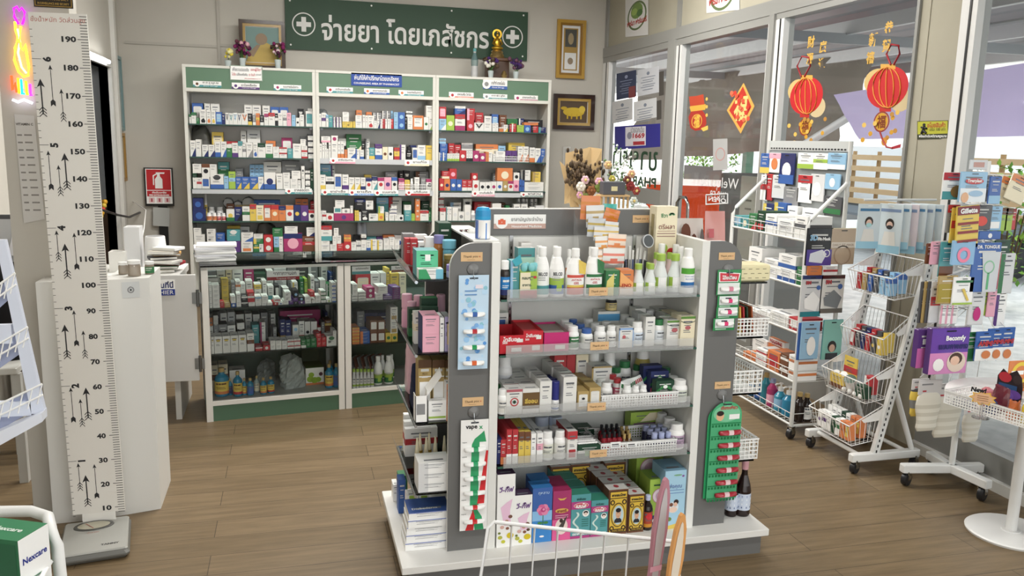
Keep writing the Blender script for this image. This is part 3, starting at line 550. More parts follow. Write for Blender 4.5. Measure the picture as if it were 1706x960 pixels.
# acrylic price strips with signs on the shelf fronts
def strip(x0,y0,x1,y1,label,gr='acrylic price strips on the cabinet shelves'):
 a,b=at(x0,y0,CY-.004),at(x1,y1,CY-.004);m=MB();m.box(-(b.x-a.x)/2,(b.x-a.x)/2,0,.003,0,a.z-b.z,'s');tag(m.build('price_strip',PLAS,None,((a.x+b.x)/2,CY-.002,b.z)),label,'price strip',gr)
strip(320,315.5,521,324,'long clear acrylic price strip, third shelf of left cabinet');strip(533,264,720,275.5,'long clear acrylic price strip, second shelf of middle cabinet');strip(534,317,722,326.5,'long clear acrylic price strip, third shelf of middle cabinet');strip(733,321,905,329.5,'long clear acrylic price strip, third shelf of right cabinet')
for x0,y0,x1,y1,a,b,c,w in((475,314,519.5,323.5,'ยาหยอดตา','Eye Drops','t','teal sign on third shelf, left cabinet'),(549,263,592,273,'ยารับประทาน','','p','pinkish sign on second shelf, middle cabinet'),(674,266,715,277,'ยาแก้ไอ','Cough','e','cream sign on second shelf, middle cabinet'),
  (535,315.5,580,325.5,'ยาฆ่าเชื้อ','Antibiotics','t','pale teal sign on third shelf, middle cabinet'),(580.5,316,622.5,326,'ยาเด็ก','Kids','#7aa6dc','blue sign on third shelf, middle cabinet'),(623,316.5,663.5,326.5,'ระบบหายใจ','Respiratory','t','teal sign with red icon, third shelf, middle cabinet'),(675.5,316.5,716,326,'แก้เจ็บคอ','','r','red and white sign on third shelf, middle cabinet'),
  (786,318,824,327.5,'ยาแก้แพ้เด็ก','Pediatric','p','pink sign on third shelf, right cabinet'),(867,320.5,904,328.5,'ยาสวน','Enema','#8aa39f','grey-green sign on third shelf, right cabinet')):
 sign_strip('shelf_sign',w+' front edge',x0,x1,y0,y1,CY-.010,a,b,c,'r')
# bags, foil rolls and baskets among the boxes
def bag(name,label,cat,loc,w,d,h,col,mt,seed,rz=0,lumps=.18,neck=None):
 rn=random.Random(seed);n,k=26,14;rows=[]
 for i in range(k+1):
  v=i/k;r=[]
  for j in range(n):
   a=2*math.pi*j/n;s=(1-.35*v**3)*(1+lumps*math.sin(3*a+seed+v*3)*v+rn.uniform(-.5,.5)*lumps*.5)
   if neck:s*=(1-v*neck)
   if i==k:s*=.35
   sq=max(abs(math.cos(a)),abs(math.sin(a)))**-.6
   r.append((w/2*math.cos(a)*s*sq,d/2*math.sin(a)*s*sq,h*v*(1+.08*math.sin(2*a+seed))))
  rows.append(r)
 m=MB();m.grid(rows,col,True,mt!=BAGM);m.face(rows[-1],col);m.face(rows[0][::-1],col);return tag(m.build(name,mt,None,loc,rz),label,cat)
q=at(335,235,CY+.24);bag('plastic_bag','dark grey plastic bag behind boxes, second shelf of left cabinet','bag',(q.x,CY+.27,SHZ[1]+.001),.17,.14,.27,'#6a6a66',PLAS,3)
q=at(443,390,CY+.2);bag('plastic_bag','crumpled grey bag on the fifth shelf of left cabinet','bag',(q.x,CY+.29,SHZ[4]+.001),.2,.12,.25,'#77756f',PLAS,5)
q=at(604,383,CY+.2);bag('foil_bag','silver and blue foil bag on top of boxes, fifth shelf of middle cabinet','bag',(q.x,CY+.31,SHZ[4]+.001),.1,.1,.27,'#c8cdda',GLOS,8)
q=at(538,176,CY+.2);bag('foil_bag','silver foil bag behind slim boxes, top shelf of middle cabinet','bag',(q.x,CY+.29,SHZ[0]+.001),.11,.1,.16,'#b9c0c6',GLOS,9)
for i,(x,yt)in enumerate(((379,331),(395,336),(413,329.5))):
 q=at(x,yt,CY+.2);m=MB();rn=random.Random(i);r0=.045 if i<2 else.062
 m.grid([[((r0+rn.uniform(-.006,.006))*math.cos(2*math.pi*j/12),.12*k/3,r0+(r0+rn.uniform(-.006,.006))*math.sin(2*math.pi*j/12))for j in range(12)]for k in range(4)],lambda a,b:('s','k','i')[(a*5+b*7)%3],True)
 m.disc(0,r0,r0*.9,r0*.9,.0,'i',12);tag(m.build('foil_roll',GLOS,None,(q.x,CY+.245,max(q.z-2*r0,SHZ[3]+.001))),('small crinkled silver roll, leftmost on the fourth shelf of left cabinet','small crinkled silver roll between two others, fourth shelf of left cabinet','large crinkled silver roll on the fourth shelf of left cabinet')[i],'roll')
def shelf_basket(label,x0,x1,y0,y1,Y,z,dep=.16,n=9,rz=0,loc=None,w=None,h=None,group=None,rowsn=3,name='plastic_basket'):
 if loc is None:a,b=at(x0,y0,Y),at(x1,y1,Y);w=b.x-a.x;h=a.z-z;loc=((a.x+b.x)/2,Y,z)
 t=thing(name,label,'basket',loc,rz,group);tk=.0025
 def lattice(L,H,nx,nz,bar):
  m=MB();
  for i in range(nx+1):m.box(-L/2+L*i/nx-bar/2,-L/2+L*i/nx+bar/2,0,tk,0,H,'W')
  for k in range(nz+1):zz=H*k/nz;m.box(-L/2,L/2,-.0003,tk+.0003,max(0,zz-bar/2),min(H,zz+bar/2),'W')
  return m
 bar=min(.004,h/rowsn*.42);nx=max(4,int(w/(h/rowsn)))
 m=lattice(w,h,nx,rowsn,bar);m.box(-w/2-.003,w/2+.003,-.003,tk+.003,h-.006,h,'W');m.build('front_panel',PLAS,t)
 m=lattice(w,h,nx,rowsn,bar);m.box(-w/2-.003,w/2+.003,-.003,tk+.003,h-.006,h,'W');m.build('back_panel',PLAS,t,(0,dep,0))
 for s in(-1,1):
  m=lattice(dep,h,max(3,int(dep/(h/rowsn))),rowsn,bar);m.box(-dep/2,dep/2,-.003,tk+.003,h-.006,h,'W');m.build('side_panel',PLAS,t,(s*w/2,dep/2,0),math.pi/2)
 m=MB();m.box(-w/2,w/2,0,dep,0,.003,'W');m.build('bottom',PLAS,t);return t
def front_fence(label,x0,x1,y0,Y,z,name='shelf_divider'):
 a,b=at(x0,y0,Y),at(x1,y0,Y);w=b.x-a.x;h=a.z-z;m=MB()
 n=max(4,int(w/.016))
 for i in range(n+1):m.box(-w/2+w*i/n-.0015,-w/2+w*i/n+.0015,0,.003,0,h,'W')
 for zz in(0,h*.5,h-.004):m.box(-w/2,w/2,-.001,.004,zz,zz+.004,'W')
 return tag(m.build(name,PLAS,None,((a.x+b.x)/2,Y,z)),label,'basket front')
front_fence('white plastic basket front before the boxes, third shelf of middle cabinet',664,723.5,307,CY+.022,SHZ[2]+.001,'shelf_divider');front_fence('white wire basket front before purple boxes, second shelf of right cabinet',825,881,260,CY+.022,SHZ[1]+.001,'shelf_divider')
# ================================================================== glass display counters
KA=math.radians(7.3);KU=Vector((math.cos(KA),math.sin(KA),0));KN=Vector((-KU.y,KU.x,0));KP=atz(345,704,0)
kz=lambda x,y:atp(x,y,KP,KN).z
ku=lambda x,y:(atp(x,y,KP,KN)-KP).dot(KU)
KTOP=kz(337,443);KS1=(kz(347,516)+kz(569,505))/2;KS2=(kz(350,593.3)+kz(572,577.3))/2;KB1=(kz(352,672)+kz(573,648.8))/2
KW=ku(575.5,680);KD=.46
def counter(i,u0,u1):
 o=KP+KU*u0;w=u1-u0
 t=thing('display_counter',('glass display counter of ointments with papers on its top','glass display counter behind the gondola, holding pill packs')[i],'display counter',(o.x,o.y,0),KA,'glass display counters')
 pw=.034;kb=KB1-.024
 for x in(0,w-pw):
  for y in(0,KD-pw):
   m=MB();m.box(x,x+pw,y,y+pw,0,KTOP-.012,'#dedcd6');m.build('post',PAINT,t)
 m=MB();m.box(pw,w-pw,.006,.018,.0,kb,'#4d6c56');m.build('kick_panel',PAINT,t)
 m=MB();m.box(pw,w-pw,0,.03,kb,KB1,'#dedcd6');m.build('front_rail',PAINT,t)
 m=MB();m.box(.004,w-.004,.03,KD-.01,KB1-.02,KB1,'#9fa19c');m.build('floor_board',PAINT,t)
 m=MB();m.box(pw,w-pw,KD-.02,KD-.008,.02,KTOP-.03,'#31493a');m.build('back_panel',PAINT,t)
 for x in(.004,w-.012):
  m=MB();m.box(x,x+.008,pw,KD-pw,.0,KB1,'#44674f');m.build('side_panel',PAINT,t)
  m=MB();m.box(x,x+.006,pw,KD-pw,KB1,KTOP-.02,'W');m.build('side_glass',GLASS,t)
 for z in(KS1,KS2):
  m=MB();m.box(pw*.5,w-pw*.5,.02,KD-.03,z-.008,z,'#1b2622','#46514d');m.build('shelf',GLOS,t)
 m=MB();m.face([(pw,.012,KB1),(w-pw,.012,KB1),(w-pw,.012,KTOP-.02),(pw,.012,KTOP-.02)],'W');m.build('front_glass',GLASS,t)
 m=MB();m.box(0,w,0,.022,KTOP-.026,KTOP-.010,'#a9aca8');m.box(0,w,KD-.02,KD,KTOP-.026,KTOP-.010,'#a9aca8');m.build('top_rail',PAINT,t)
 m=MB();m.box(-.003,w+.003,-.006,KD+.004,KTOP-.009,KTOP,'#a8c7bb');m.build('top_glass',SHELFG,t)
 return t
counter(0,0,KW-.002);counter(1,KW+.004,2*KW+.02)
def krow(z):return Row('k',tuple(KP+KN*.03),z+.001,KU)
G1,G2='ointments in the left display counter','packs in the right display counter'
NM=('ointment_box','ointment_box')
r1=krow(KS1);r2=krow(KS2);r3=krow(KB1)
for r_ in(r1,r2,r3):r_.lim=(.038,KW-.040)
w1,w2,w3='upper shelf, left counter','middle shelf, left counter','floor of left counter'
kf=dict(dfront=.004,dback=.17,depth=(.10,.10),names=NM)
D1=(335,440,12.);D2=(455,440,12.)
fill(r1,D1,'100 212 415 w*4,220 362 425 w*5,372 466 775 r,470 588 795 f,598 700 785 b@w,708 800 750 w,805 940 770 k^w,948 1080 765 w,1090 1205 790 w,1212 1312 780 w,1320 1428 780 w,+595 690 650 w,+708 790 605 w,+805 930 650 k^w,+930 1065 570 r-w,+1080 1205 660 w^c,+1215 1340 650 w,>405 545 320 y*4,>600 680 370 a,>685 785 345 w-o*2,>790 885 400 w*2,>895 1025 340 w*k,>1065 1205 410 w^y,>1225 1310 340 w,>1335 1450 440 w_t,>90 330 290 w@i',w1,G1,**kf)
fill(r1,D2,'0 100 770 r@w,105 205 770 w@b,207 310 770 w,315 403 735 v,408 500 750 k@a,505 635 740 v@w,640 765 740 w,775 845 720 w,848 950 720 w,955 1055 545 w^g*3,1070 1165 710 w@l,1175 1270 380 w_b*5,1278 1345 375 w@i*5,+30 150 690 w-r,+240 355 570 w#*2,+395 495 680 v,+405 505 530 k@c,+505 630 660 k@c,+635 760 660 w,+740 830 560 r,+850 950 640 w,>35 120 430 k=w,>190 310 480 w=h,>390 490 365 w|y,>540 610 300 g,>625 685 300 l_B,>745 825 250 w*o,>840 920 340 a,>935 1050 320 w@i,>1060 1165 400 g|w',w1+' window half',G1,**kf)
kf3=dict(kf,dback=.29);fill(r1,(335,440,12.),'>90 300 150 a,>310 480 130 i,>490 610 95 e,>620 830 100 w,>850 1050 80 m_p,>1065 1300 200 d-l,>1310 1440 140 w,>1460 1700 90 i,>1720 1900 70 a,>1910 2120 60 h_a,>2140 2330 60 a|i,>2400 2560 50 w*r,>2570 2700 180 b','rear of upper shelf, left counter',G1,**kf3)
E1=(335,510,10.67);E2=(455,510,10.67)
fill(r2,E1,'120 228 555 wOy,232 372 548 wOy,378 515 540 wOy,518 660 530 wOy,665 803 520 wOy,812 940 490 w-B,965 1092 740 r^w,1105 1225 700 r@w,1228 1320 620 w*2,>110 205 210 w^o,>215 300 170 a^w,>305 465 330 k^a,>470 610 350 w-n,>640 770 300 k^w,>905 1025 340 t,>1045 1140 290 w|m',w2,G1,**kf)
fill(r2,E2,'45 150 620 w*2,155 250 620 w*2,255 370 600 w-r*2,375 485 590 w-r*2,495 585 600 g_w,590 665 590 g*2,670 770 575 g=g*2,775 860 570 r=r*2,862 945 560 r*2,950 1222 540 wOg#,+765 850 490 r,+1065 1222 440 w,>0 60 380 a,>120 215 240 n_f,>220 315 250 n_b,>345 455 340 w@c*2,>458 555 270 w_r,>562 660 280 w@k,>670 780 280 w@a,>790 850 380 r^w,>860 915 290 a,>920 1110 250 B-y*2',w2+' window half',G1,**kf)
fill(r2,(335,510,10.67),'>90 200 140 a^i,>210 330 110 h,>340 460 130 w-k,>470 600 110 i,>620 760 150 B^w,>780 900 140 w,>920 1040 150 k^w,>1060 1180 120 a,>1200 1320 140 w|k,>1400 2120 95 m,>2200 2330 110 n_w','rear of middle shelf, left counter',G1,**kf3)
F1=(335,585,9.146);F2=(455,575,9.146)
fill(r3,F1,'>130 255 225 e-B,>265 405 210 e-B,>430 670 300 w@a',w3,G1,**kf)
# gooseberry carton, plastic bags, alcohol bottles
p0=KP+KN*.10
def kloc(x,y,d):q=atp(x,y,KP+KN*d,KN);return q
def kput(x0,x1,yt,d,z):a=kloc(x0,yt+10,d);b=kloc(x1,yt+10,d);return(a+b)/2,(b-a).length,kloc(x0,yt,d).z-z
c,w,h=kput(509.5,539.5,614.5,.16,KB1)
m=MB();m.box(-w/2,w/2,0,.16,0,h,'w','#2a3d22');m.rect(-w/2,w/2,0,h*.13,-.0006,'#c9764a')
for(a,b,r)in((-.25,.35,.2),(-.02,.28,.2),(.18,.3,.17),(-.2,.6,.16)):m.disc(a*w,b*h,r*w,r*w*.9,-.001-.0003*r,'#8fae3a',14)
m.disc(.33*w,.62*h,.11*w,.11*w,-.0016,'#4a1f33',12);m.box(-w/2,w/2,0,.16,h,h+.002,'#40551f')
m.box(-w/2,w/2,.155,.16,h,h+.11,'#24351c')
tag(m.build('juice_carton',CARD,None,(c.x,c.y,KB1+.001),KA),'green and white carton with green fruit pictures on the left counter floor','carton')
def med_bottle(name,label,cat,loc,r,h,liquid,cap='f',lab='y',lab2='o',neck=.35,shoulder=.62,group=None,mt=None,top=None,capm=None,rz=0,capfrac=.13):
 t=thing(name,label,cat,loc,rz,group);hc=h*(1-capfrac);m=MB()
 m.lathe([(r*.9,0,liquid),(r,h*.03,liquid),(r,h*shoulder*.96,liquid),(r*.86,h*(shoulder+.07),liquid),(r*neck*1.1,h*(shoulder+.17),liquid),(r*neck,hc,liquid)],16);m.build('body',mt or GLOS,t)
 m=MB();m.lathe([(r*neck*1.2,hc-.002,cap),(r*neck*1.2,h*.985,cap),(r*neck,h,cap)],12);m.build('cap',capm or PLAS,t)
 if lab:
  m=MB();e=r*1.012;m.lathe([(e,h*.1,lab2 or lab),(e,h*.2,lab),(e,h*shoulder*.88,lab)],16,cap=False)
  for z0,z1,a0,a1 in((.44,.5,-.8,.7),(.34,.36,-.8,.5),(.29,.31,-.7,.6)):m.grid([[(e*1.006*math.sin(q),-e*1.006*math.cos(q),h*z)for q in[a0+(a1-a0)*i/5 for i in range(6)]]for z in(z0,z1)],'#6b4a2a' if lab=='y' else '#5c6470',False,False)
  m.build('label',CARD,t)
 return t
AG='blue alcohol bottles in the left counter'
for(x0,x1,yt,d,lb,l2,lab)in((355.5,380.5,617,.07,'y','o','large round blue alcohol bottle with yellow label, left counter'),(387.5,403,621.5,.05,'y','r','tall blue bottle with red and yellow label, left counter'),(379.5,387,632,.09,'n','n','small navy bottle between the large and tall blue bottles'),(402.5,411,632,.07,'y','o','small blue bottle with yellow label just beside the tall one'),
  (411,422.5,632,.05,'b','b','small bottle with plain blue label, left counter'),(422.5,432,628,.10,'e','e','small clear bottle with cream label, left counter'),(433,444,631.5,.05,'y','o','small bottle with yellow label beside plastic bag'),(445,457,630,.06,'y','r','small bottle with yellow and red label nearest plastic bag'),
  (541.5,555.5,609,.06,'y','o','blue bottle with yellow label beside the fruit carton'),(554.5,566.5,608,.06,'b','b','blue bottle with blue label in the counter corner'),(544,556,603,.18,'y','o','blue bottle standing behind two others near fruit carton')):
 c,w,h=kput(x0,x1,yt,d,KB1);med_bottle('alcohol_bottle',lab,'bottle',(c.x,c.y+w/2,KB1+.001),w/2,h,'#2c7fa0' if lb!='e' else '#9aa7a2','f',lb,l2,group=AG)
c,w,h=kput(462,500,592,.15,KB1);bag('plastic_bag','crumpled translucent plastic bag on the left counter floor','bag',(c.x+.02,c.y+.02,KB1+.001),.13,.10,.185,'#cdd6d3',BAGM,4,.4,.34,None)
c,w,h=kput(440,470,600,.24,KB1);bag('plastic_bag','folded translucent bag lying behind small blue bottles','bag',(c.x-.04,c.y+.07,KB1+.001),.12,.07,.13,'#b5bebb',BAGM,6,.9,.3)
# hanging signs inside
def ksign(label,x0,y0,x1,y1,d,text,sub,c):
 a=kloc(x0,y0,d);b=kloc(x1,y1,d);w=(b-a).dot(KU);h=abs(a.z-b.z);m=MB();m.box(-w/2,w/2,0,.003,0,h,'W');m.rect(-w/2,w/2,0,h*.36,-.0006,c);m.text(text,(.05*w,-.0012,h*.7),.1,'k',w=w*.7,h=h*.34,bold=.01)
 if sub:m.text(sub,(.08*w,-.0012,h*.17),.1,'W',w=w*.6,h=h*.18)
 cc=(a+b)/2;tag(m.build('counter_sign',CARD,None,(cc.x,cc.y,min(a.z,b.z)),KA),label,'sign')
ksign('white and red sign inside left counter above ointment boxes',444.5,452.5,499,465.5,.012+.004,'ยาทาภายนอก','Topical Drugs','#9c2f36')
ksign('white and teal sign inside right counter, upper corner',586.5,444,617,456.5,.016,'คุมกำเนิดและฮอร์โมน','','t');ksign('white and brown sign inside right counter beside gondola',652,443.5,680,453,.016,'วิตามิน','','#8a5a4a')
# right counter goods
q1,q2,q3=krow(KS1),krow(KS2),krow(KB1)
for r_ in(q1,q2):r_.lim=(KW+.042,2*KW-.03);v1,v2='upper glass shelf, right counter','middle glass shelf, right counter'
kf2=dict(dfront=.004,dback=.17,depth=(.12,.10),names=('pill_pack','pill_pack'))
fill(q1,(575,435,12.),'135 250 685 w-a*2,262 415 620 w-a*3,425 590 745 w,600 755 665 w*2,765 940 700 v-w*2,945 1105 530 v-m*6,+145 250 470 w*2,+425 590 540 m@w*2,+660 850 510 w,>210 500 270 r=e,>510 695 250 w_d,>710 820 240 w@m,>825 890 150 y,>900 1070 250 y_e,>1085 1220 250 e',v1,G2,**kf2)
fill(q2,(575,505,12.),'140 288 500 o^y*5,300 492 570 b|o*4,500 645 350 B=w*2,650 800 350 B=w*2,810 925 600 y@g,930 1048 610 y@g,+905 1050 90 w*f*2,>390 640 210 n-k,>645 880 200 n-k,>240 385 170 a',v2,G2,**kf2)
for i in range(6):
 c,w,h=kput(587+6.1*i,592.8+6.1*i,616,.012,KB1);med_bottle('drink_vial','small vial with lime cap and label, %s of six by the counter post'%ordw(i),'bottle',(c.x,c.y+w/2,KB1+.001),w/2*.97,h,'i','l','w','l',.75,.62,'lime capped vials in right counter')
def contour_bottle(name,label,loc,r,h,col='W',cap='W',lab=None,group=None,rz=0,text=None):
 t=thing(name,label,'bottle',loc,rz,group);m=MB()
 m.lathe([(r*.94,0,col),(r,h*.03,col),(r*.97,h*.3,col),(r,h*.45,col),(r*1.,h*.56,col),(r*.86,h*.67,col),(r*.62,h*.78,col),(r*.5,h*.8,col),(r*.5,h*.84,col)],20);m.build('body',PLAS,t)
 m=MB();m.lathe([(r*.56,h*.835,cap),(r*.56,h*.985,cap),(r*.5,h,cap)],16);m.build('cap',PLAS,t)
 if lab:
  m=MB();e=r*1.015;m.lathe([(e,h*.06,lab[0]),(e*.985,h*.24,lab[1]),(e*.99,h*.38,lab[2]),(e*1.005,h*.55,lab[2])],20,cap=False)
  if text:m.text(text,(0,0,h*.47),.1,'#20242c',w=r*1.35,h=h*.07,cyl=e*1.012,bold=.03)
  for v in(.40,.37,.34):m.grid([[(e*1.006*math.sin(q),-e*1.006*math.cos(q),h*z)for q in(-.8,-.4,0,.3)]for z in(v,v+.012)],'a',False,False)
  if lab[1]!=lab[2]:m.grid([[(e*1.012*math.sin(q),-e*1.012*math.cos(q),h*z)for q in[a0+(a1-a0)*k/5 for k in range(6)]]for z,a0,a1 in((.12,-.1,.5),(.17,-.2,.65),(.24,-.15,.62),(.3,.1,.5))],'l',False,False)
  m.build('label',CARD,t)
 return t
for(x0,x1,yt,d,lab)in((623.5,637.5,596,.04,'white and green antacid bottle beside lime capped vials'),(641,655.5,595,.04,'white and green antacid bottle nearest the gondola, right counter'),(633,642,593,.16,'white bottle behind two green ones, right counter'),(648,657,592,.16,'white bottle tucked behind, closest to gondola lip')):
 c,w,h=kput(x0,x1,yt,d,KB1);contour_bottle('antacid_bottle',lab,(c.x,c.y+w/2,KB1+.001),w/2,h,'W','W',('g','l','W'),'antacid bottles in the right counter')
c,w,h=kput(588,628,578,.19,KB1)
for i in range(8):
 m=MB();m.cbox(-.045,.045,0,.006,0,.125,'#7a4a40' if i%2 else '#8d8f92',.002);m.rect(-.03,.03,.02,.06,-.0006,'w')
 tag(m.build('sachet',CARD,None,(KP.x+KU.x*(KW+.13+.022*i)+KN.x*.26,KP.y+KU.y*(KW+.13+.022*i)+KN.y*.26,KB1+.004),rot=(-.25,.0,KA+.9)),'brown sachet leaning in the bundle above lime vials, %s in line'%ordw(i),'sachet','leaning brown sachets')
# papers and clutter on the counter top
for i in range(7):
 q=kloc(360,437,.14);m=MB();m.cbox(-.105,.105,0,.16,0,.0125,('W','i','#e9eaf0')[i%3],.002);tag(m.build('paper_bundle',CARD,None,(q.x+.006*math.sin(i*2.3),q.y,KTOP+.001+.013*i),KA+.05*math.sin(i*1.9)),'bundle of white paper bags on the counter, %s from the bottom of its stack'%ordw(i),'paper bundle','white paper bags stacked on the counter')
q=kloc(326,428,.16);m=MB();m.cbox(-.03,.03,0,.02,0,.085,'#a8305a',.003);tag(m.build('receipt_book',CARD,None,(q.x+.03,q.y+.05,KTOP+.001),KA),'crimson booklet standing behind paper bundles on the counter','booklet')
# ================================================================== centre gondola
GR='#6a6a69';GZ=(1.02,.823,.602,.416);LIP=.105;GB=3.03
T=thing('gondola_shelf','grey and white centre gondola shelf of household medicine facing the entrance','gondola shelf',(0,0,0))
def part(name,m,mt=PAINT,parent=None,**k):return m.build(name,mt,parent or T,**k)
m=MB();m.box(.365,1.735,2.67,3.29,0,.078,GR);part('base',m)
m=MB();m.cbox(.34,1.757,2.652,3.31,.078,LIP,'#e4e3df',.002);part('base_top',m)
def fin(x0,x1,outer,y0,y1):
 r=.085;z1=1.215
 pts=[(x0,LIP),(x1,LIP)]+([(x1,z1)]+arc(x0+r,z1-r,r,90,180,8)if outer<0 else arc(x1-r,z1-r,r,0,90,8)+[(x0,z1)])
 m=MB();m.ext(pts,y0,y1,GR,'#e9e8e4');
 return m
for y0 in(2.738,3.262):
 part('end_panel',fin(.512,.655,-1,y0,y0+.018));part('end_panel',fin(1.469,1.608,1,y0,y0+.018))
for x0 in(.655,1.439):
 m=MB();m.box(x0,x0+.03,2.728,3.28,LIP,1.216,'#e6e6e2');part('upright_wall',m)
m=MB();m.box(.685,1.439,GB,GB+.014,LIP,1.216,'#e3e3df');part('back_panel',m)
m=MB();m.box(.672,1.47,GB-.006,GB+.02,1.207,1.306,GR);m.box(.671,1.471,GB-.007,GB+.021,1.306,1.309,'#dedcd8');part('header_board',m)
for x in(.80,1.30):
 m=MB();m.box(x-.007,x+.007,GB-.006,GB,LIP,1.207,'#a9aaac')
 for k in range(40):m.box(x-.002,x+.002,GB-.0068,GB-.006,.14+.026*k,.152+.026*k,'#3a3a3c')
 part('slotted_strip',m,CHRO)
FX0,FX1=.688,1.436
for z in GZ:
 m=MB();m.box(FX0,FX1,2.722,GB-.008,z-.007,z,'#a9cabe');s_=part('glass_shelf',m,SHELFG)
 m=MB();m.box(FX0,FX1,2.7205,2.7225,z-.0075,z+.0005,'#2f5a4c');m.build('shelf_edge',GLOS,s_)
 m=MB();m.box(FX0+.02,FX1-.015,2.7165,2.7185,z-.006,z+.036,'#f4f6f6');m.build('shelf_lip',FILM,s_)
 for x in(.80,1.30):
  m=MB();m.ext([(0,-.03),(0,-.008),(.17,-.008),(.17,-.014),(.02,-.03)],-.002,.002,'s');m.build('bracket',CHRO,s_,(x,GB-.006,z),rot=(0,0,-math.pi/2))
def side_shelf(s,z,x0,x1):
 """shelf with a tilted clear front on the gondola's side; s = -1 faces the cashier"""
 m=MB();m.box(min(x0,x1),max(x0,x1),2.762,3.255,z-.006,z,'#9db8b0');sh=part('side_shelf',m,SHELFG)
 if s>0:return
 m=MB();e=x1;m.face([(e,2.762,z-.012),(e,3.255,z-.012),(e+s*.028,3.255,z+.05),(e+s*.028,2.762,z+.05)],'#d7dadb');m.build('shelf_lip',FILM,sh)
 m=MB();m.tube([(e,2.76,z-.008),(e,3.257,z-.008)],.006,'s',6);m.build('edge_bar',CHRO,sh)
LZ=(1.088,.832,.58,.322);RZ=(1.055,.843,.62,.348)
for z in LZ:side_shelf(-1,z,.655,.402)
for z in RZ:side_shelf(1,z,1.456,1.735)
m=MB();m.box(.595,.686,2.757,3.26,1.2165,1.2225,'#e6e6e2');part('top_ledge',m)
def thank(label,px,py,w,Y=None,tilt=0.):
 q=at(px,py,Y);h=w*.42;m=MB();m.box(-w/2,w/2,0,.0012,-h/2,h/2,'#dcb789');m.text('Thank you',(-w*.06,-.0006,0),.1,'#3b2a1c',xd=(1,0,.03),zd=(.18,0,1),w=w*.68)
 m.disc(w*.37,h*.02,w*.03,w*.03,-.0006,'#c0503a',8);m.rect(-w*.2,w*.15,-h*.34,-h*.31,-.0006,'#8a6a48')
 tag(m.build('thank_you_tag',CARD,None,q,rot=(0,tilt,0)),label,'tag','tan thank you tags on the gondola')
for px,py,Y,w,l in((786,428,2.736,.075,'top of the cashier side end panel'),(788,669.5,2.736,.075,'middle of the cashier side end panel'),(1211,427,2.736,.065,'top of the window side end panel'),(1204,642,2.736,.066,'middle of the window side end panel'),
  (1068,365,GB-.008,.07,'grey header board beside beige carton'),(997,486,2.7145,.07,'lip of the top glass shelf'),(999,576.5,2.7145,.07,'lip of the second glass shelf'),(994,678,2.7145,.07,'lip of the third glass shelf'),(997,756,2.7145,.066,'lip of the fourth glass shelf')):
 thank('tan thank you tag with script writing on the %s'%l,px,py,w,Y)
# header sign
a,b=at(823,357.5,GB-.01),at(909,381,GB-.01);w=b.x-a.x;h=a.z-b.z;m=MB();m.box(-w/2,w/2,0,.003,0,h,'W');m.rect(-w/2,w/2,0,h*.36,-.0006,'#c9a79c');m.disc(-w*.35,h*.45,h*.44,h*.44,-.0012,'W',20)
m.rect(-w*.42,-w*.28,h*.3,h*.62,-.002,'#e0694a');m.rect(-w*.38,-w*.32,h*.62,h*.7,-.002,'#e0694a');m.rect(-w*.355,-w*.345,h*.42,h*.5,-.0026,'W')
m.text('ยาสามัญประจำบ้าน',(w*.13,-.002,h*.66),.1,'h',w=w*.6,h=h*.36);m.text('Household Medicine',(w*.13,-.002,h*.17),.1,'W',w=w*.58,h=h*.17,bold=.02)
tag(m.build('shelf_sign',CARD,None,((a.x+b.x)/2,GB-.0098,b.z)),'white sign with orange first aid case on the grey gondola header','sign')
# ---- goods of the front bay
CLAMP=[(.690,1.434)]
def gp(x0,x1,yt,Y,z):
 a,b=at(x0,yt+10,Y),at(x1,yt+10,Y);w=b.x-a.x;x=(a.x+b.x)/2
 if CLAMP[0]:x=min(max(x,CLAMP[0][0]+w/2),CLAMP[0][1]-w/2)
 return x,w,at((x0+x1)/2,yt,Y).z-z
def cv(x,y,o=310,s=4.374):return 810+x/s,o+y/s
def box(name,label,x0,x1,yt,Y,z,dep,spec,o=310,s=4.374,cat='box',group=None,extra=None,rz=0,h=None,mt=None):
 px0,py=cv(x0,yt,o,s);px1,_=cv(x1,yt,o,s);x,w,hh=gp(px0,px1,py,Y,z);hh=h or hh
 m=carton_mb(w-.0006,dep,hh,spec)
 if extra:extra(m,w,hh)
 return tag(m.build(name,mt or CARD,None,(x,Y,z+.0005),rz),label,cat,group)
def jr(label,x0,x1,yt,Y,z,o=310,s=4.374,body='W',cap='W',lab='w',lab2=None,group='white jars on the gondola',capr=.78,name='pill_bottle',caph=.22,mt=None):
 px0,py=cv(x0,yt,o,s);px1,_=cv(x1,yt,o,s);x,w,h=gp(px0,px1,py,Y,z)
 return jar(name,label,'bottle',(x,Y+w/2,z+.0005),w/2*.98,h,body,cap,lab,lab2,group,rnd.uniform(-.2,.2),capr,caph,mt)
z=GZ[0]+.0005;F0=2.735
jr('black syrup bottle with white cap and blue label, top gondola shelf',92,165,550,F0,z,body='#2a2320',lab='#2f7fc0',lab2='n',name='syrup_bottle',mt=GLOS)
t=box('gel_box','teal box with open flap beside the black bottle',178,244,545,F0+.01,z,.05,'t|c');
m=MB();m.face([(-.012,0,0),(.017,.002,.02),(.02,-.02,-.004),(-.004,-.022,-.018)],'#3f9fb0');
f=m.build('flap',CARD,t,(.0,.0,t.dimensions.z))
box('mask_pack','pale green and white pack against the back panel, top gondola shelf',232,355,452,2.90,z,.05,'w^t',extra=lambda m,w,h:m.rect(-w/2,w/2,h*.55,h*.78,-.002,'#b9e0cf'));box('mask_pack','small white pack standing behind the pale green one',255,330,415,2.955,z,.04,'w_t')
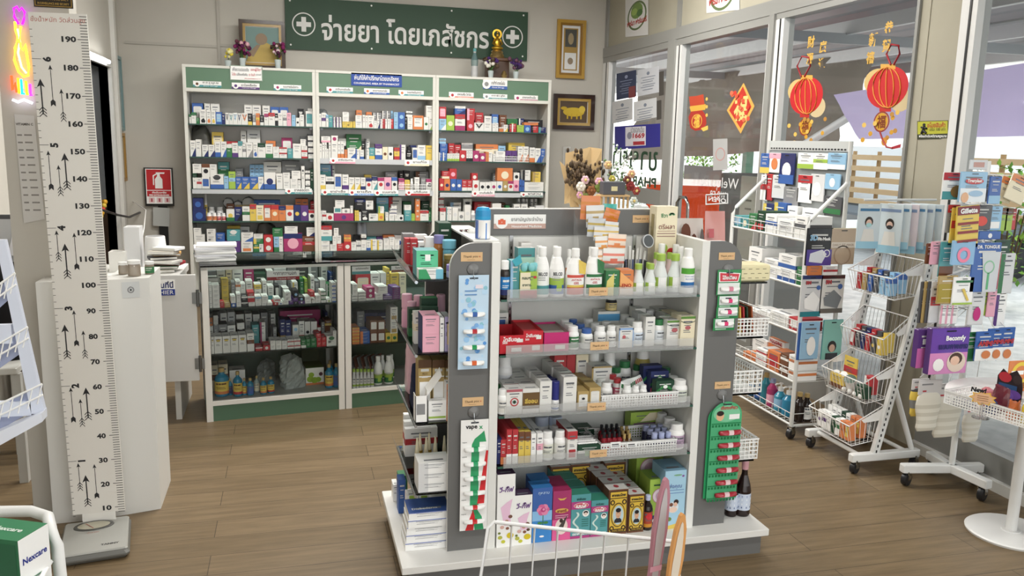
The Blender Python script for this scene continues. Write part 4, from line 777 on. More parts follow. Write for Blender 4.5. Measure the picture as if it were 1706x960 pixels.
t=box('lozenge_box','lime and cream display box with red base on top gondola shelf',248,372,628,F0,z,.05,'l',extra=lambda m,w,h:(m.rect(-w/2,w/2,0,h*.3,-.001,'r'),m.rect(-w/2,w*.1,h*.32,h*.98,-.0012,'e'),m.text('กลมๆ',(-w*.15,-.002,h*.75),.1,'d',w=w*.5,bold=.03),m.text('อาหาร',(-w*.12,-.002,h*.5),.1,'d',w=w*.5,bold=.03),m.disc(w*.36,h*.8,w*.1,w*.08,-.0016,'r',10)))
for i in range(4):
 m=MB();m.ball((0,0,0),.014,'#7fc4c9',8,5,(1,.35,1.2));px,py=cv(272+28*i,590,310);q=at(px,py,F0+.02);tag(m.build('lozenge_sachet',GLOS,None,(q.x,F0+.012+.012*(i%2),z+t.dimensions.z+.014)),'teal sachet in the lime display box, %s from its cashier end'%ordw(i),'sachet','teal sachets in the lime box')
AB='antacid bottles on the top gondola shelf'
def cb(label,x0,x1,yt,Y,lab,text=None):
 px0,py=cv(x0,yt);px1,_=cv(x1,yt);x,w,h=gp(px0,px1,py,Y,z);return contour_bottle('antacid_bottle',label,(x,Y+w/2,z),w/2*.98,h,'W','W',lab,AB,-.1,text)
cb('white antacid bottle standing behind the grey lettered one',360,432,440,2.87,('W','W','W'));cb('white antacid bottle standing behind the lime lettered one',480,548,440,2.87,('W','W','W'))
cb('white antacid bottle with plain white label and black lettering',374,480,450,F0+.005,('t','W','W'),'BELCID');cb('white antacid bottle with lime fruit label and black lettering',483,588,450,F0+.005,('b','l','W'),'BELCID')
def antacil(label,x0,x1,yt,c1,c2):
 px0,py=cv(x0,yt);px1,_=cv(x1,yt);x,w,h=gp(px0,px1,py,F0,z);t=thing('antacid_gel_bottle',label,'bottle',(x,F0+w*.3,z),0,AB);r=w/2*.96
 m=MB();m.lathe([(r*.95,0,'W'),(r,h*.03,'W'),(r,h*.5,'W'),(r*.8,h*.68,'W'),(r*.42,h*.8,'W'),(r*.4,h*.84,'W')],20,sy=.6);m.build('body',PLAS,t)
 m=MB();m.lathe([(r*.44,h*.835,'W'),(r*.44,h*.985,'W'),(r*.38,h,'W')],14,sy=.9);m.build('cap',PLAS,t)
 m=MB();e=r*1.01;arcx=lambda z0,z1,c,k=0:m.grid([[((e+k)*math.sin(q),-(e+k)*.6*math.cos(q),zz)for q in[-1.15+2.3*i/10 for i in range(11)]]for zz in(z0,z1)],c,False,False)
 arcx(h*.05,h*.2,c1);arcx(h*.2,h*.25,c2);arcx(h*.25,h*.4,'W');arcx(h*.4,h*.46,c1)
 m.text('ANTACIL',(0,-e*.6-.001,h*.36),.1,'r',w=r*1.15,zd=(.2,0,1),bold=.02);m.text('GEL',(0,-e*.6-.001,h*.295),.1,'r',w=r*.6,zd=(.2,0,1),bold=.02);m.build('label',CARD,t)
 m=MB();m.face([(r*.2,-r*.5,h*.78),(r*1.0,-r*.62,h*.7),(r*.95,-r*.62,h*.47),(r*.25,-r*.66,h*.5)],c2 if c1!='g' else 'g');m.build('neck_tag',CARD,t)
antacil('white antacid gel bottle with red and orange label',597,735,460,'#d2574a','y');antacil('white antacid gel bottle with green label',738,868,452,'g','g')
cb('white bottle peeping behind the red and orange gel bottle',590,640,465,2.87,('W','W','o'));cb('white bottle peeping behind the green gel bottle',745,805,448,2.792,('W','W','W'))
# clear acrylic dispenser with sachets
px0,py=cv(705,182);px1,_=cv(1012,182);x,w,h=gp(px0,px1,py,2.865,z)
t=thing('sachet_dispenser','clear acrylic dispenser stuffed with orange and silver sachets','dispenser',(x,2.865,z));hh=h*1.0;m=MB()
for q in((-w/2,-w/2+.002,0,.1),(w/2-.002,w/2,0,.1)):m.face([(q[0],0,0),(q[0],.1,0),(q[0],.1,hh),(q[0],0,hh*.35)],'W')
m.face([(-w/2,.1,0),(w/2,.1,0),(w/2,.1,hh),(-w/2,.1,hh)],'W');m.face([(-w/2,0,0),(w/2,0,0),(w/2,0,hh*.35),(-w/2,0,hh*.35)],'W');m.face([(-w/2,0,.001),(w/2,0,.001),(w/2,.1,.001),(-w/2,.1,.001)],'W');m.build('holder',CLEARP,t)
def sachet(label,x0,x1,y0,y1,Y,col,col2,tilt=0.,grp='sachets in the acrylic dispenser',lean=.0,mt=GLOS):
 ax,ay=cv(x0,y0);bx,by=cv(x1,y1);a,b=at(ax,ay,Y),at(bx,by,Y);w=b.x-a.x;h=a.z-b.z;m=MB();rows=[];n=8
 for k in range(n+1):rows.append([(-w/2+w*j/6,-.006*math.sin(math.pi*j/6)*math.sin(math.pi*k/n),h*k/n)for j in range(7)])
 m.grid(rows,lambda i,j:col2 if(i in(2,5)or(i==3 and j in(2,3)))else col);m.grid([[(p[0],.001-p[1]*.3,p[2])for p in r[::-1]]for r in rows],col)
 tag(m.build('sachet',mt,None,((a.x+b.x)/2,Y,b.z),rot=(lean,tilt,0)),label,'sachet',grp)
for i,a_ in enumerate(((690,822,70,245,2.925,'o','#c97a1e',.03),(735,860,140,300,2.915,'i','f',-.04),(852,945,130,240,2.927,'#4fb0a6','#3f9a90',.03),(850,955,165,260,2.912,'o','#c97a1e',.25),(738,860,235,370,2.905,'s','#b0973a',.05),(860,955,260,350,2.90,'i','#d9c27a',.1),(785,960,300,400,2.893,'i','#d3b25a',.04),(800,915,365,490,2.886,'w','#e5a05a',-.05),(885,1010,350,480,2.88,'#ecd9c8','#e38d5a',.06),(850,1000,455,600,2.868,'w','#e07d6a',.03),(790,880,470,600,2.875,'#efe2d8','#d9a06a',-.03))):
 sachet('%s sachet, %s from the top of the acrylic dispenser'%(('orange','silver','teal','orange','silver','silver','silver','white and orange','peach','white and red','cream')[i],ordw(i)),*a_)
box('antacid_sachet_box','green and yellow sachet box behind the top shelf lip',872,972,618,F0+.005,z,.06,'g',extra=lambda m,w,h:m.poly([(-w/2,0),(w*.1,0),(w*.1,h*.9),(-w*.4,h*.6)],-.001,'#dccf7a'))
box('antacid_sachet_box','orange sachet box with red lettering on the top gondola shelf',976,1074,615,F0+.005,z,.06,'o',extra=lambda m,w,h:(m.poly([(-w/2,h*.4),(w/2,h*.2),(w/2,h*.5),(-w/2,h*.95)],-.001,'#f0b070'),m.rect(-w/2,w/2,0,h*.28,-.0012,'#e9d9cc'),m.text('ENO',(0,-.002,h*.4),.1,'#b02a2a',w=w*.7,bold=.03)))
# stick packs in a dark holder, round tin lid, curled paper
px,py=cv(1100,450);q=at(px,py,2.90);t=thing('stick_holder','black holder of white and navy sticks beside the beige carton','holder',(q.x,2.90,z));m=MB();m.box(-.045,.045,0,.06,0,.002,'k');
for sx_ in(-.045,.043):m.box(sx_,sx_+.002,0,.06,0,.10,'#3a3b3d')
m.box(-.045,.045,0,.002,0,.04,'#3a3b3d');m.box(-.045,.045,.058,.06,0,.1,'#3a3b3d');m.build('case',PLAS,t)
for i in range(7):
 m=MB();m.cbox(-.0045,.0045,0,.009,0,.135+.008*(i%3),'w',.001);m.rect(-.003,.003,.02,.10,-.0006,'#3d4d7a' if i%2 else 'a');tag(m.build('stick_pack',CARD,None,(q.x-.037+.0118*i,2.925+.006*(i%2),z+.0035),rot=(0,.03*(i-3),0)),'white and navy stick in the black holder, %s in its row'%ordw(i),'stick pack','sticks in the black holder')
px,py=cv(1178,395);q=at(px,py,2.90);m=MB();m.lathe([(.0,0,'a'),(.026,0,'a'),(.026,.012,'s'),(.022,.013,'#5a5e62'),(0,.013,'a')],20);tag(m.build('round_tin',GLOS,None,(q.x,2.912,q.z-.006),rot=(1.35,0,.25)),'grey round tin leaning above the white sticks','tin')
m=MB();m.grid([[(.052*u,-.012*math.sin(u*2.6)-.0+.0*v,(.03+.10*u*u)*v)for u in[i/8 for i in range(9)]]for v in(0,1)],'W');q=at(*cv(1155,560),2.885);tag(m.build('paper_flap',CARD,None,(q.x,2.885,z)),'curled white card between the sticks and beige carton','card')
# beige carton
def tri(m,w,h):
 m.text('ตรีผลา',(0,-.002,h*.75),.1,'#7a2d2d',w=w*.74);m.text('ชีวา',(-w*.14,-.002,h*.89),.1,'#3f8a5a',w=w*.3,bold=.02);m.rect(-w*.42,w*.42,h*.69,h*.695,-.0012,'#8a4a4a')
 for v in(.655,.62):m.rect(-w*.44,w*.42,h*v,h*(v+.012),-.0012,'#a98a80')
 m.disc(-w*.12,h*.47,w*.22,w*.22,-.0014,'l',18);m.disc(w*.26,h*.42,w*.2,w*.2,-.002,'#c23535',18)
 for k in range(6):a=.4+k*.5;m.disc(w*.22+.09*w*math.cos(a),h*.89+.09*w*math.sin(a),w*.07,w*.035,-.0014,'#5a9a6a',8)
 for s in(-1,):m.face([(-w/2-.0008,.02,h*.55),(-w/2-.0008,.02,h*.9),(-w/2-.0008,.045,h*.9),(-w/2-.0008,.045,h*.55)][::-1],'#a89a72')
box('herbal_carton','tall beige carton with dark red lettering and leaves, top gondola shelf',1277,1430,152,2.935,z,.065,'e!',extra=tri,rz=-.0)
AL_='lime capped bottles on the top gondola shelf'
def lb(label,x0,x1,yt,Y,cap='l',col='#dfe3e0',lab=True,mt=None,capw=.62):
 px0,py=cv(x0,yt);px1,_=cv(x1,yt);x,w,h=gp(px0,px1,py,Y,z);r=w/2*.97;t=thing('hand_gel_bottle',label,'bottle',(x,Y+r,z),0,AL_);m=MB()
 m.lathe([(r*.95,0,col),(r,h*.04,col),(r,h*.42,col),(r*.55,h*.7,col),(r*.5,h*.84,col)],16);m.build('body',mt or PLAS,t)
 m=MB();m.lathe([(r*capw,h*.82,cap),(r*capw,h*.985,cap),(r*capw*.9,h,cap)],14);m.build('cap',PLAS,t)
 if lab:m=MB();m.grid([[(r*1.015*math.sin(q),-r*1.015*math.cos(q),zz)for q in[-1.3+2.6*i/8 for i in range(9)]]for zz in(h*.12,h*.4)],lambda i,j:'l' if j in(0,1,6,7)else 'W',False,False);m.build('label',CARD,t)
 return t
for a_ in(('small clear bottle with lime cap, nearest the stick holder',1085,1170,572,F0),('small clear bottle with lime cap, second in the front pair',1176,1256,570,F0),('small lime capped bottle behind the front pair',1165,1212,560,2.81),('larger lime capped bottle with drawing label, first of two',1246,1348,500,2.775),('larger lime capped bottle with drawing label, beside white spray bottle',1352,1450,500,2.775),('pinkish bottle with lime cap, first of the back pair',1222,1282,488,2.87),('pinkish bottle with lime cap, second of the back pair',1320,1378,488,2.87)):
 lb(*a_,col='#e3c9c6' if 'pink' in a_[0]else '#dfe4e2')
jr('white bottle with red collar behind lime capped bottles',1262,1328,425,2.885,z,lab='W',lab2='r',capr=.7);jr('plain white bottle behind lime capped bottles, nearer the beige carton',1368,1424,430,2.885,z,lab=None,capr=.8);jr('plain white bottle behind lime capped bottles, nearer the end wall',1418,1474,445,2.845,z,lab=None,capr=.8)
px0,py=cv(1448,460);px1,_=cv(1546,460);x,w,h=gp(px0,px1,py,F0+.005,z);r=w/2;t=thing('alcohol_spray_bottle','white bottle with green and blue label at the window end of top shelf','bottle',(x,F0+.005+r,z));m=MB();m.lathe([(r*.95,0,'W'),(r,h*.03,'W'),(r,h*.6,'W'),(r*.72,h*.78,'W'),(r*.56,h*.83,'W')],20);m.build('body',PLAS,t)
m=MB();m.lathe([(r*.6,h*.82,'W'),(r*.58,h*.985,'W'),(r*.5,h,'W')],16);m.build('cap',PLAS,t);m=MB();g_=lambda z0,z1,c,k=1.015:m.grid([[(r*k*math.sin(q),-r*k*math.cos(q),zz)for q in[-1.35+2.7*i/10 for i in range(11)]]for zz in(z0,z1)],c,False,False)
g_(h*.14,h*.26,'#2f6fb0');g_(h*.26,h*.44,'W');g_(h*.44,h*.57,'#58a83c');m.text('FOOD GRADE',(0,0,h*.39),.1,'#2f5fb0',w=r*1.5,cyl=r*1.03);m.text('ALCOHOL',(0,0,h*.33),.1,'#2f5fb0',w=r*1.3,cyl=r*1.03);m.build('label',CARD,t)
# ---- second shelf
z=GZ[1]+.0005;o2=500
def tray(label,x0,x1,yf,yb,Y,dep,col,txt,inner='B',z=z,lid=None):
 a,b=at(*cv(x0,yf,o2),Y),at(*cv(x1,yf,o2),Y);w=b.x-a.x;h=a.z-z;hb=at(*cv((x0+x1)/2,yb,o2),Y+dep).z-z;x=max((a.x+b.x)/2,.690+w/2);m=MB();hb=max(h*1.05,hb)
 m.box(-w/2,w/2,0,.002,0,h,col);m.box(-w/2,w/2,dep-.002,dep,0,hb,col);m.box(-w/2,w/2,0,dep,0,.002,col)
 for s in(-1,1):m.face([(s*w/2,0,0),(s*w/2,dep,0),(s*w/2,dep,hb),(s*w/2,0,h)],col);m.face([(s*(w/2-.001),0,0),(s*(w/2-.001),dep,0),(s*(w/2-.001),dep,hb),(s*(w/2-.001),0,h)],lid or '#8a7a66')
 if txt:m.text(txt,(-w*.05,-.0008,h*.8),.1,'W',w=w*.66,zd=(.2,0,1),bold=.03);m.text('500',(-w*.3,-.0008,h*.62),.1,'W',w=w*.2,bold=.02);m.rect(w*.15,w*.4,h*.62,h*.8,-.0009,'w')
 m.rect(-w*.05,w*.35,h*.12,h*.34,-.0009,'w')
 if lid:m.face([(-w/2+.002,.003,h*.86),(w/2-.002,.003,h*.86),(w/2-.002,dep-.003,hb*.9),(-w/2+.002,dep-.003,hb*.9)],lid)
 tag(m.build('display_tray',CARD,None,(x,Y,z)),label,'tray')
tray('empty red display tray with white lettering, second gondola shelf',78,265,262,175,F0,.16,'#c42531','ไทลีนอล','B');tray('full red display tray with white lettering, second gondola shelf',272,416,228,145,F0+.005,.17,'#c42531','ไทลีนอล',lid='#cf3a40');tray('magenta display tray of blister packs, second gondola shelf',424,604,240,165,F0+.01,.16,'#c22d72',None,lid='#b8a3a0')
box('drug_box','white and blue box in the back corner of second gondola shelf',85,162,95,2.95,z,.05,'w',o=o2,extra=lambda m,w,h:m.rect(-w*.4,w*.2,h*.3,h*.75,-.001,'b'))
WJ='white jars on the second gondola shelf'
for a_ in(('white jar beside magenta tray, rear of the column',545,622,152,2.88,'W','w'),('white jar beside magenta tray, middle of the column',572,652,178,2.815,'W','w'),('white jar with green label, front of the column by magenta tray',602,692,200,2.75,'W','g'),('blue capped jar, rear of the blue capped column',608,682,148,2.90,'b','w'),('blue capped jar, middle of the blue capped column',655,740,182,2.83,'b','w'),('blue capped jar, front of the blue capped column',702,792,218,2.755,'b','w'),
  ('white jar behind others, next to the blue capped column',715,800,145,2.91,'W','w'),('second white jar behind others, next to the blue capped column',762,845,175,2.845,'W','w'),('white jar in front, next to the blue capped column',802,888,200,2.765,'W','w'),('white jar with red base label, second in front',890,962,195,2.765,'W','w'),('white jar behind the blue and white box, third row',850,932,165,2.86,'W','w'),
  ('white jar in the rear row beside tall white box',985,1062,115,2.93,'W','i'),('white jar in the middle row beside tall white box',1028,1105,142,2.865,'W','i'),('white bottle with pale blue label in front of tall white box',1074,1160,168,2.765,'W','#dce6f2'),('white jar at back behind green capped jar',1165,1250,80,2.95,'W','w'),('white jar with green cap beside green herbal boxes',1234,1314,148,2.775,'g','#e6ebef')):
 jr(a_[0],a_[1],a_[2],a_[3],a_[4],z,o=o2,cap=a_[5],lab=a_[6],group=WJ)
box('drug_box','white box with blue wave against back of second gondola shelf',815,972,85,2.945,z,.055,'w',o=o2,extra=lambda m,w,h:m.rect(-w/2,w/2,h*.62,h*.9,-.001,'#5a9fd0'))
q=at(*cv(910,80,o2),2.97);jar('balm_jar','cream jar with gold label on the white and blue box','jar',(q.x,2.972,q.z),.022,.06,'k','W','#d9c48a',group=None)
box('drug_box','pale blue and white upright box, front of second gondola shelf',968,1074,205,F0+.02,z,.09,'w',o=o2,extra=lambda m,w,h:(m.rect(-w/2,w/2,h*.9,h,-.001,'#8fb0dc'),m.disc(-w*.15,h*.55,w*.12,w*.12,-.0012,'#c2656a',10),m.rect(-w*.5,-w*.44,0,h,-.001,'#8fb0dc'),m.rect(w*.44,w*.5,0,h,-.001,'#8fb0dc')))
box('drug_box','tall plain white box beside green capped jar',1163,1231,125,F0+.03,z,.06,'w',o=o2);box('drug_box','grey and white box at back of second gondola shelf',1085,1162,65,2.93,z,.06,'w-a',o=o2);box('drug_box','grey topped box behind the tall plain white one',1105,1165,100,2.85,z,.06,'i',o=o2)
def herb(m,w,h):m.disc(0,h*.62,w*.2,w*.13,-.001,'#b5656a',12);m.rect(-w*.5,w*.5,h*.92,h,-.0012,'#5d8a3c');m.grid([[(-w/2+w*i/8,-.0014,h*.86-.08*h*math.sin(math.pi*i/8))for i in range(9)],[(-w/2+w*i/8,-.0014,h*.84-.08*h*math.sin(math.pi*i/8))for i in range(9)]],'d',False,False)
for i,(x0,x1,yt,Y,sp,lab)in enumerate(((1318,1430,150,F0+.02,'w','front herbal box with green top, nearer the green capped jar'),(1300,1400,110,2.85,'w','second herbal box with green top, behind the front one'),(1290,1385,72,2.94,'w','rear herbal box with green top by the back panel'),(1436,1540,120,F0+.005,'e','pale green herbal box at the window end of second shelf'),(1410,1490,98,2.85,'e','pale green herbal box behind the end one'))):
 o_=box('herbal_box',lab,x0,x1,yt,Y,z,.085,sp,o=o2,extra=herb)
# ---- third shelf
z=GZ[2]+.0005
jr('white jar with blue label and running figure, back of third gondola shelf',95,206,420,2.90,z,o=o2,lab='#e3e6ea',lab2='#e3e6ea');jr('white jar at the front cashier end of third gondola shelf',72,150,662,F0,z,o=o2,lab='#e6e4de');jr('green jar peeping behind front white jar, third shelf',75,118,620,2.83,z,o=o2,body='g',cap='g',lab=None)
OB='boxes on the third gondola shelf'
def rowbox(name,lab,x0,x1,yt,spec,n,dy=.068,dx=-14,dyt=-26,extra=None,Y=F0,lift=0):
 for i in range(n):
  y_=Y+i*dy;wh='front' if i==0 else('rear' if i==n-1 else('second' if i==1 else 'third'))
  a=at(*cv(x0,yt,o2),Y);b=at(*cv(x1,yt,o2),Y);w=b.x-a.x;h=a.z-z
  m=carton_mb(w,dy-.004,h,spec)
  if extra:extra(m,w,h)
  tag(m.build(name,CARD,None,((a.x+b.x)/2+.003*math.sin(i*2.1),y_,z)),'%s, %s of its column'%(lab,wh),'box',OB)
rowbox('balm_box','white box with red ring mark',150,265,655,'w',2,extra=lambda m,w,h:(m.ringd(0,h*.5,w*.2,w*.27,-.001,'r',18),m.disc(0,h*.5,w*.1,w*.12,-.001,'d',8),m.rect(-w/2,w/2,h*.9,h,-.001,'#b2606a')))
rowbox('balm_box','white and brown box with gold lettering',268,390,650,'w',4,extra=lambda m,w,h:(m.rect(-w/2,w/2,h*.2,h*.85,-.001,'#6d5331'),m.text('สื่ออบ',(0,-.002,h*.52),.1,'#e0c15a',w=w*.75,bold=.03)))
rowbox('balm_box','slim white box with blue lettering',395,480,595,'w',3);rowbox('balm_box','tall white box with oriental lettering',566,662,565,'w',4,extra=lambda m,w,h:m.text('正红花',(0,-.002,h*.8),.1,'h',w=w*.6))
rowbox('balm_box','gold and white box nearer the tall box',668,750,668,'f=w',3,extra=lambda m,w,h:m.disc(0,h*.62,w*.14,w*.1,-.0026,'k',10));rowbox('balm_box','gold and white box nearer the wire basket',755,836,640,'f=w',3)
for i,(x0,x1,yt,Y)in enumerate(((484,545,600,F0+.01),(462,526,580,F0+.07),(432,500,562,F0+.13))):
 px0,py=cv(x0,yt,o2);px1,_=cv(x1,yt,o2);x,w,h=gp(px0,px1,py,Y,z);jar('roll_on_bottle','white roll on bottle with navy cap, %s of three'%('front','middle','rear')[i],'bottle',(x,Y+w/2,z),w/2*.96,h,'W','#2b2f7a','W','b','navy capped roll on bottles',capr=.95,caph=.62)
for x0,x1,yt,sp,lab in((497,585,395,'r','red box with white portrait patch, back of third gondola shelf'),(588,650,398,'r@m','red box beside the cream one, back of third gondola shelf'),(656,745,398,'e=w','cream and brown box, back of third gondola shelf')):
 box('herbal_box',lab,x0,x1,yt,2.945,z,.06,sp,o=o2,extra=(lambda m,w,h:m.disc(0,h*.7,w*.2,w*.2,-.002,'w',10))if x0==497 else None)
for x0,x1,yt,lab in((755,842,388,'white card backed bottle with dark writing, first at back'),(872,962,385,'white card backed bottle with dark writing, second at back')):jr(lab,x0,x1,yt,2.965,z,o=o2,lab='#e9e2da',lab2='W',capr=.9)
box('herbal_box','white and gold box in the middle of third gondola shelf',770,915,485,2.88,z,.07,'w',o=o2,extra=lambda m,w,h:(m.rect(-w/2,w/2,h*.95,h,-.001,'f'),m.rect(-w/2,-w*.42,0,h,-.001,'f')))
WJ3='white jars on the third gondola shelf'
for x0,x1,yt,Y,cap,lab,l in((848,936,612,2.79,'W','w','white jar behind the white basket corner'),(812,892,580,2.855,'W','w','white jar second back from the basket corner'),(752,830,556,2.915,'W','w','white jar third back from the basket corner'),(1398,1505,595,F0+.01,'W','#d8dcd0','white jar with printed label at window end of third shelf'),(1368,1450,566,2.82,'W','w','white jar just behind the window end jar'),(1320,1402,500,2.89,'g','w','white jar with green cap, window end of third shelf'),(980,1076,455,2.93,'g','w','large white jar with green cap near the middle back'),(1078,1150,482,2.95,'g','w','white jar with green cap behind the sachets'),(915,1006,500,2.925,'g','g','green topped jar beside white and gold box'),(1110,1220,378,2.955,'W','#8a6fa0','jar with purple and gold label, back of third shelf')):
 jr(l,x0,x1,yt,Y,z,o=o2,cap=cap,lab=lab,group=WJ3,body='W' if 'purple' not in l else '#b3a45a')
a,b=at(*cv(848,690,o2),F0),at(*cv(1396,690,o2),F0);bw=b.x-a.x;bh=at(*cv(1100,680,o2),F0).z-z
shelf_basket('long white lattice basket of small jars, third gondola shelf',0,0,0,0,0,0,.15,loc=((a.x+b.x)/2,F0,z),w=bw,h=bh,rowsn=5)
zb=z+.004
for i,(x0,x1,yt,Y,cap,l)in enumerate(((905,965,550,2.86,'r','red capped jar in the basket, rear'),(935,1000,578,2.82,'r','red capped jar in the basket, front'),(1006,1070,630,2.762,'W','little white jar in the basket, first of three in front'),(1075,1126,632,2.762,'W','little white jar in the basket, second of three in front'),(1130,1182,628,2.762,'W','little white jar in the basket, third of three in front'))):jr(l,x0,x1,yt,Y,zb,o=o2,cap=cap,lab='w' if cap=='W' else '#b4566a',group='jars in the third shelf basket')
for i in range(9):
 q=at(*cv(1000+17*i,585-6*abs(i-4),o2),2.80+.008*i);m=MB();m.cbox(-.02,.02,0,.003,0,.055,'W',.001);m.rect(-.017,.017,.03,.045,-.0005,'g' if i<5 else 'r');m.rect(-.012,.008,.012,.02,-.0005,'a');tag(m.build('powder_sachet',CARD,None,(q.x,2.79+.009*i,zb+.02),rot=(-.35,.35-.08*i,.2)),'white, green and red powder sachet in the basket, %s from cashier side'%ordw(i),'sachet','powder sachets in the third shelf basket')
for i,(x0,x1,yt,Y,sp,l)in enumerate(((1238,1372,590,2.775,'d','green and pink tea box in front of the basket end'),(1200,1330,520,2.835,'n','navy and green tea box in the basket, middle'),(1145,1280,480,2.878,'n','navy and green tea box in the basket, rear'))):
 box('tea_box',l,x0,x1,yt,Y,zb,.038,sp,o=o2,extra=lambda m,w,h:(m.rect(-w/2,w/2,h*.08,h*.34,-.001,'#c2506a'),m.disc(0,h*.7,w*.12,w*.1,-.0012,'W',10),m.poly([(-w/2,h*.5),(0,h*.85),(w/2,h*.5),(w/2,h*.4),(0,h*.7),(-w/2,h*.4)],-.0008,'#3a8a4a')))
# ---- fourth shelf
z=GZ[3]+.0005;o4,s4=680,3.841
k4=dict(o=o4,s=s4)
for x0,x1,yt,sp,l,Y in((60,92,200,'n','slim navy box at the cashier end of fourth gondola shelf',F0+.01),(94,130,205,'r_o','slim orange red box beside the navy one',F0+.005),(132,166,140,'r_W','tall red and white box, first of the pair',F0),(169,206,140,'r_W','tall red and white box, second of the pair',F0),(209,246,152,'y^B','tall yellow and brown box, first of the pair',F0),(248,286,152,'y^B','tall yellow and brown box, second of the pair',F0),(288,320,165,'W','slim white box beside the yellow and brown pair',F0),(326,364,162,'W-p','slim white box with faint red writing',F0)):
 box('tonic_box',l,x0,x1,yt,Y,z,.16,sp,**k4)
FJ='white jars on the fourth gondola shelf'
for x0,x1,yt,Y,cap,lab,l in((366,442,160,F0+.005,'W','#e3e4d6','white jar with herb picture, nearer the slim white boxes'),(446,522,155,F0+.005,'W','w','white jar with herb picture, nearer the red box'),(420,486,125,2.84,'W','w','white jar just behind the two herb jars'),(1202,1300,115,F0+.01,'W','#b9a0b8','white jar with purple label at window end of fourth shelf'),(1160,1244,75,2.82,'W','w','white jar behind the purple labelled jar'),(1120,1192,42,2.90,'W','w','white jar third back, window end of fourth shelf')):jr(l,x0,x1,yt,Y,z,cap=cap,lab=lab,group=FJ,**k4)
for x0,x1,l in((325,410,'large tub with pale blue ribbed lid, nearer the slim boxes'),(414,497,'large tub with pale blue ribbed lid, nearer the red box')):jr(l,x0,x1,65,2.925,z,cap='#cfd8ea',lab='w',group='ribbed lid tubs',capr=1.0,caph=.35,name='tub',**k4)
box('tonic_box','white box with crimson top and lower picture, fourth gondola shelf',522,584,150,F0,z,.14,'w^r*r',**k4)
box('pill_tray','green pill tray with white tablets, fourth gondola shelf',586,736,240,F0,z,.12,'d-w',extra=lambda m,w,h:[m.ball((-w*.38+.1*w*i,.02+.022*k,h+.003),.009,'W',8,4,(1,1,.4))for i in range(8)for k in range(4)]and m.rect(-w*.2,w*.1,h*.2,h*.6,-.002,'#6f9a4a'),**k4)
box('pill_box','green and white box standing on its tray side, back of fourth shelf',572,690,140,2.90,z,.08,'d',extra=lambda m,w,h:m.poly([(-w*.4,h*.3),(0,h*.8),(w*.4,h*.5),(w*.2,h*.2)],-.001,'W'),**k4)
a,b=at(*cv(738,215,o4,s4),F0),at(*cv(1216,215,o4,s4),F0);bw=b.x-a.x;bh=at(*cv(980,212,o4,s4),F0).z-z
shelf_basket('long white lattice basket of small dark bottles, fourth gondola shelf',0,0,0,0,0,0,.17,loc=((a.x+b.x)/2,F0,z),w=bw,h=bh,rowsn=5);zb=z+.004
BT='small bottles in the fourth shelf basket';k=0
for j,Y in enumerate((2.775,2.815,2.855)):
 for i in range(6):
  q=at(*cv(755+32*i-10*j,200,o4,s4),Y);red=i<4
  med_bottle('oil_bottle','%s little bottle with %s cap, %s row, %s from cashier side'%('red' if red else 'amber','black' if red else 'gold',('front','middle','rear')[j],ordw(i)),'bottle',(q.x,Y,zb),.0125,.078 if red else.066,'#8a1f2a' if red else '#5a3a1a','k' if red else 'f','r' if red and(i+j)%2 else None,None,.4,.55,BT,capfrac=.28)
for j,Y in enumerate((2.775,2.82,2.86)):
 for i in range(3):
  q=at(*cv(1075+45*i-28*j,200,o4,s4),Y);jar('drop_bottle','navy little bottle with lilac cap, %s row, %s from cashier side'%(('front','middle','rear')[j],ordw(i)),'bottle',(q.x,Y,zb),.0155,.062,'#23264a','#b3bbdf',None,group='lilac capped bottles in the fourth shelf basket',caph=.34,capr=.75,mat_=GLOS)
box('tea_box','lime and purple box above the basket, back of fourth shelf',925,1125,25,2.945,z,.06,'l',extra=lambda m,w,h:(m.poly([(-w*.2,h*.55),(w*.1,h*.95),(w*.5,h*.95),(w*.4,h*.6)],-.001,'e'),m.rect(-w*.4,w*.4,h*.3,h*.5,-.001,'#7a4a7a')),**k4)
for i,x in enumerate((792,895)):
 q=at(*cv(x+35,235,o4,s4),F0-.003);m=MB();m.box(-.02,.02,-.002,0,-.011,.011,'W');m.rect(-.015,.012,.0,.004,-.0026,'k');m.rect(-.015,.015,-.006,-.003,-.0026,'a');tag(m.build('price_tag',CARD,None,q),('white price tag with barcode on the basket, nearer the pill tray','white price tag on the basket, nearer the lilac caps')[i],'tag')
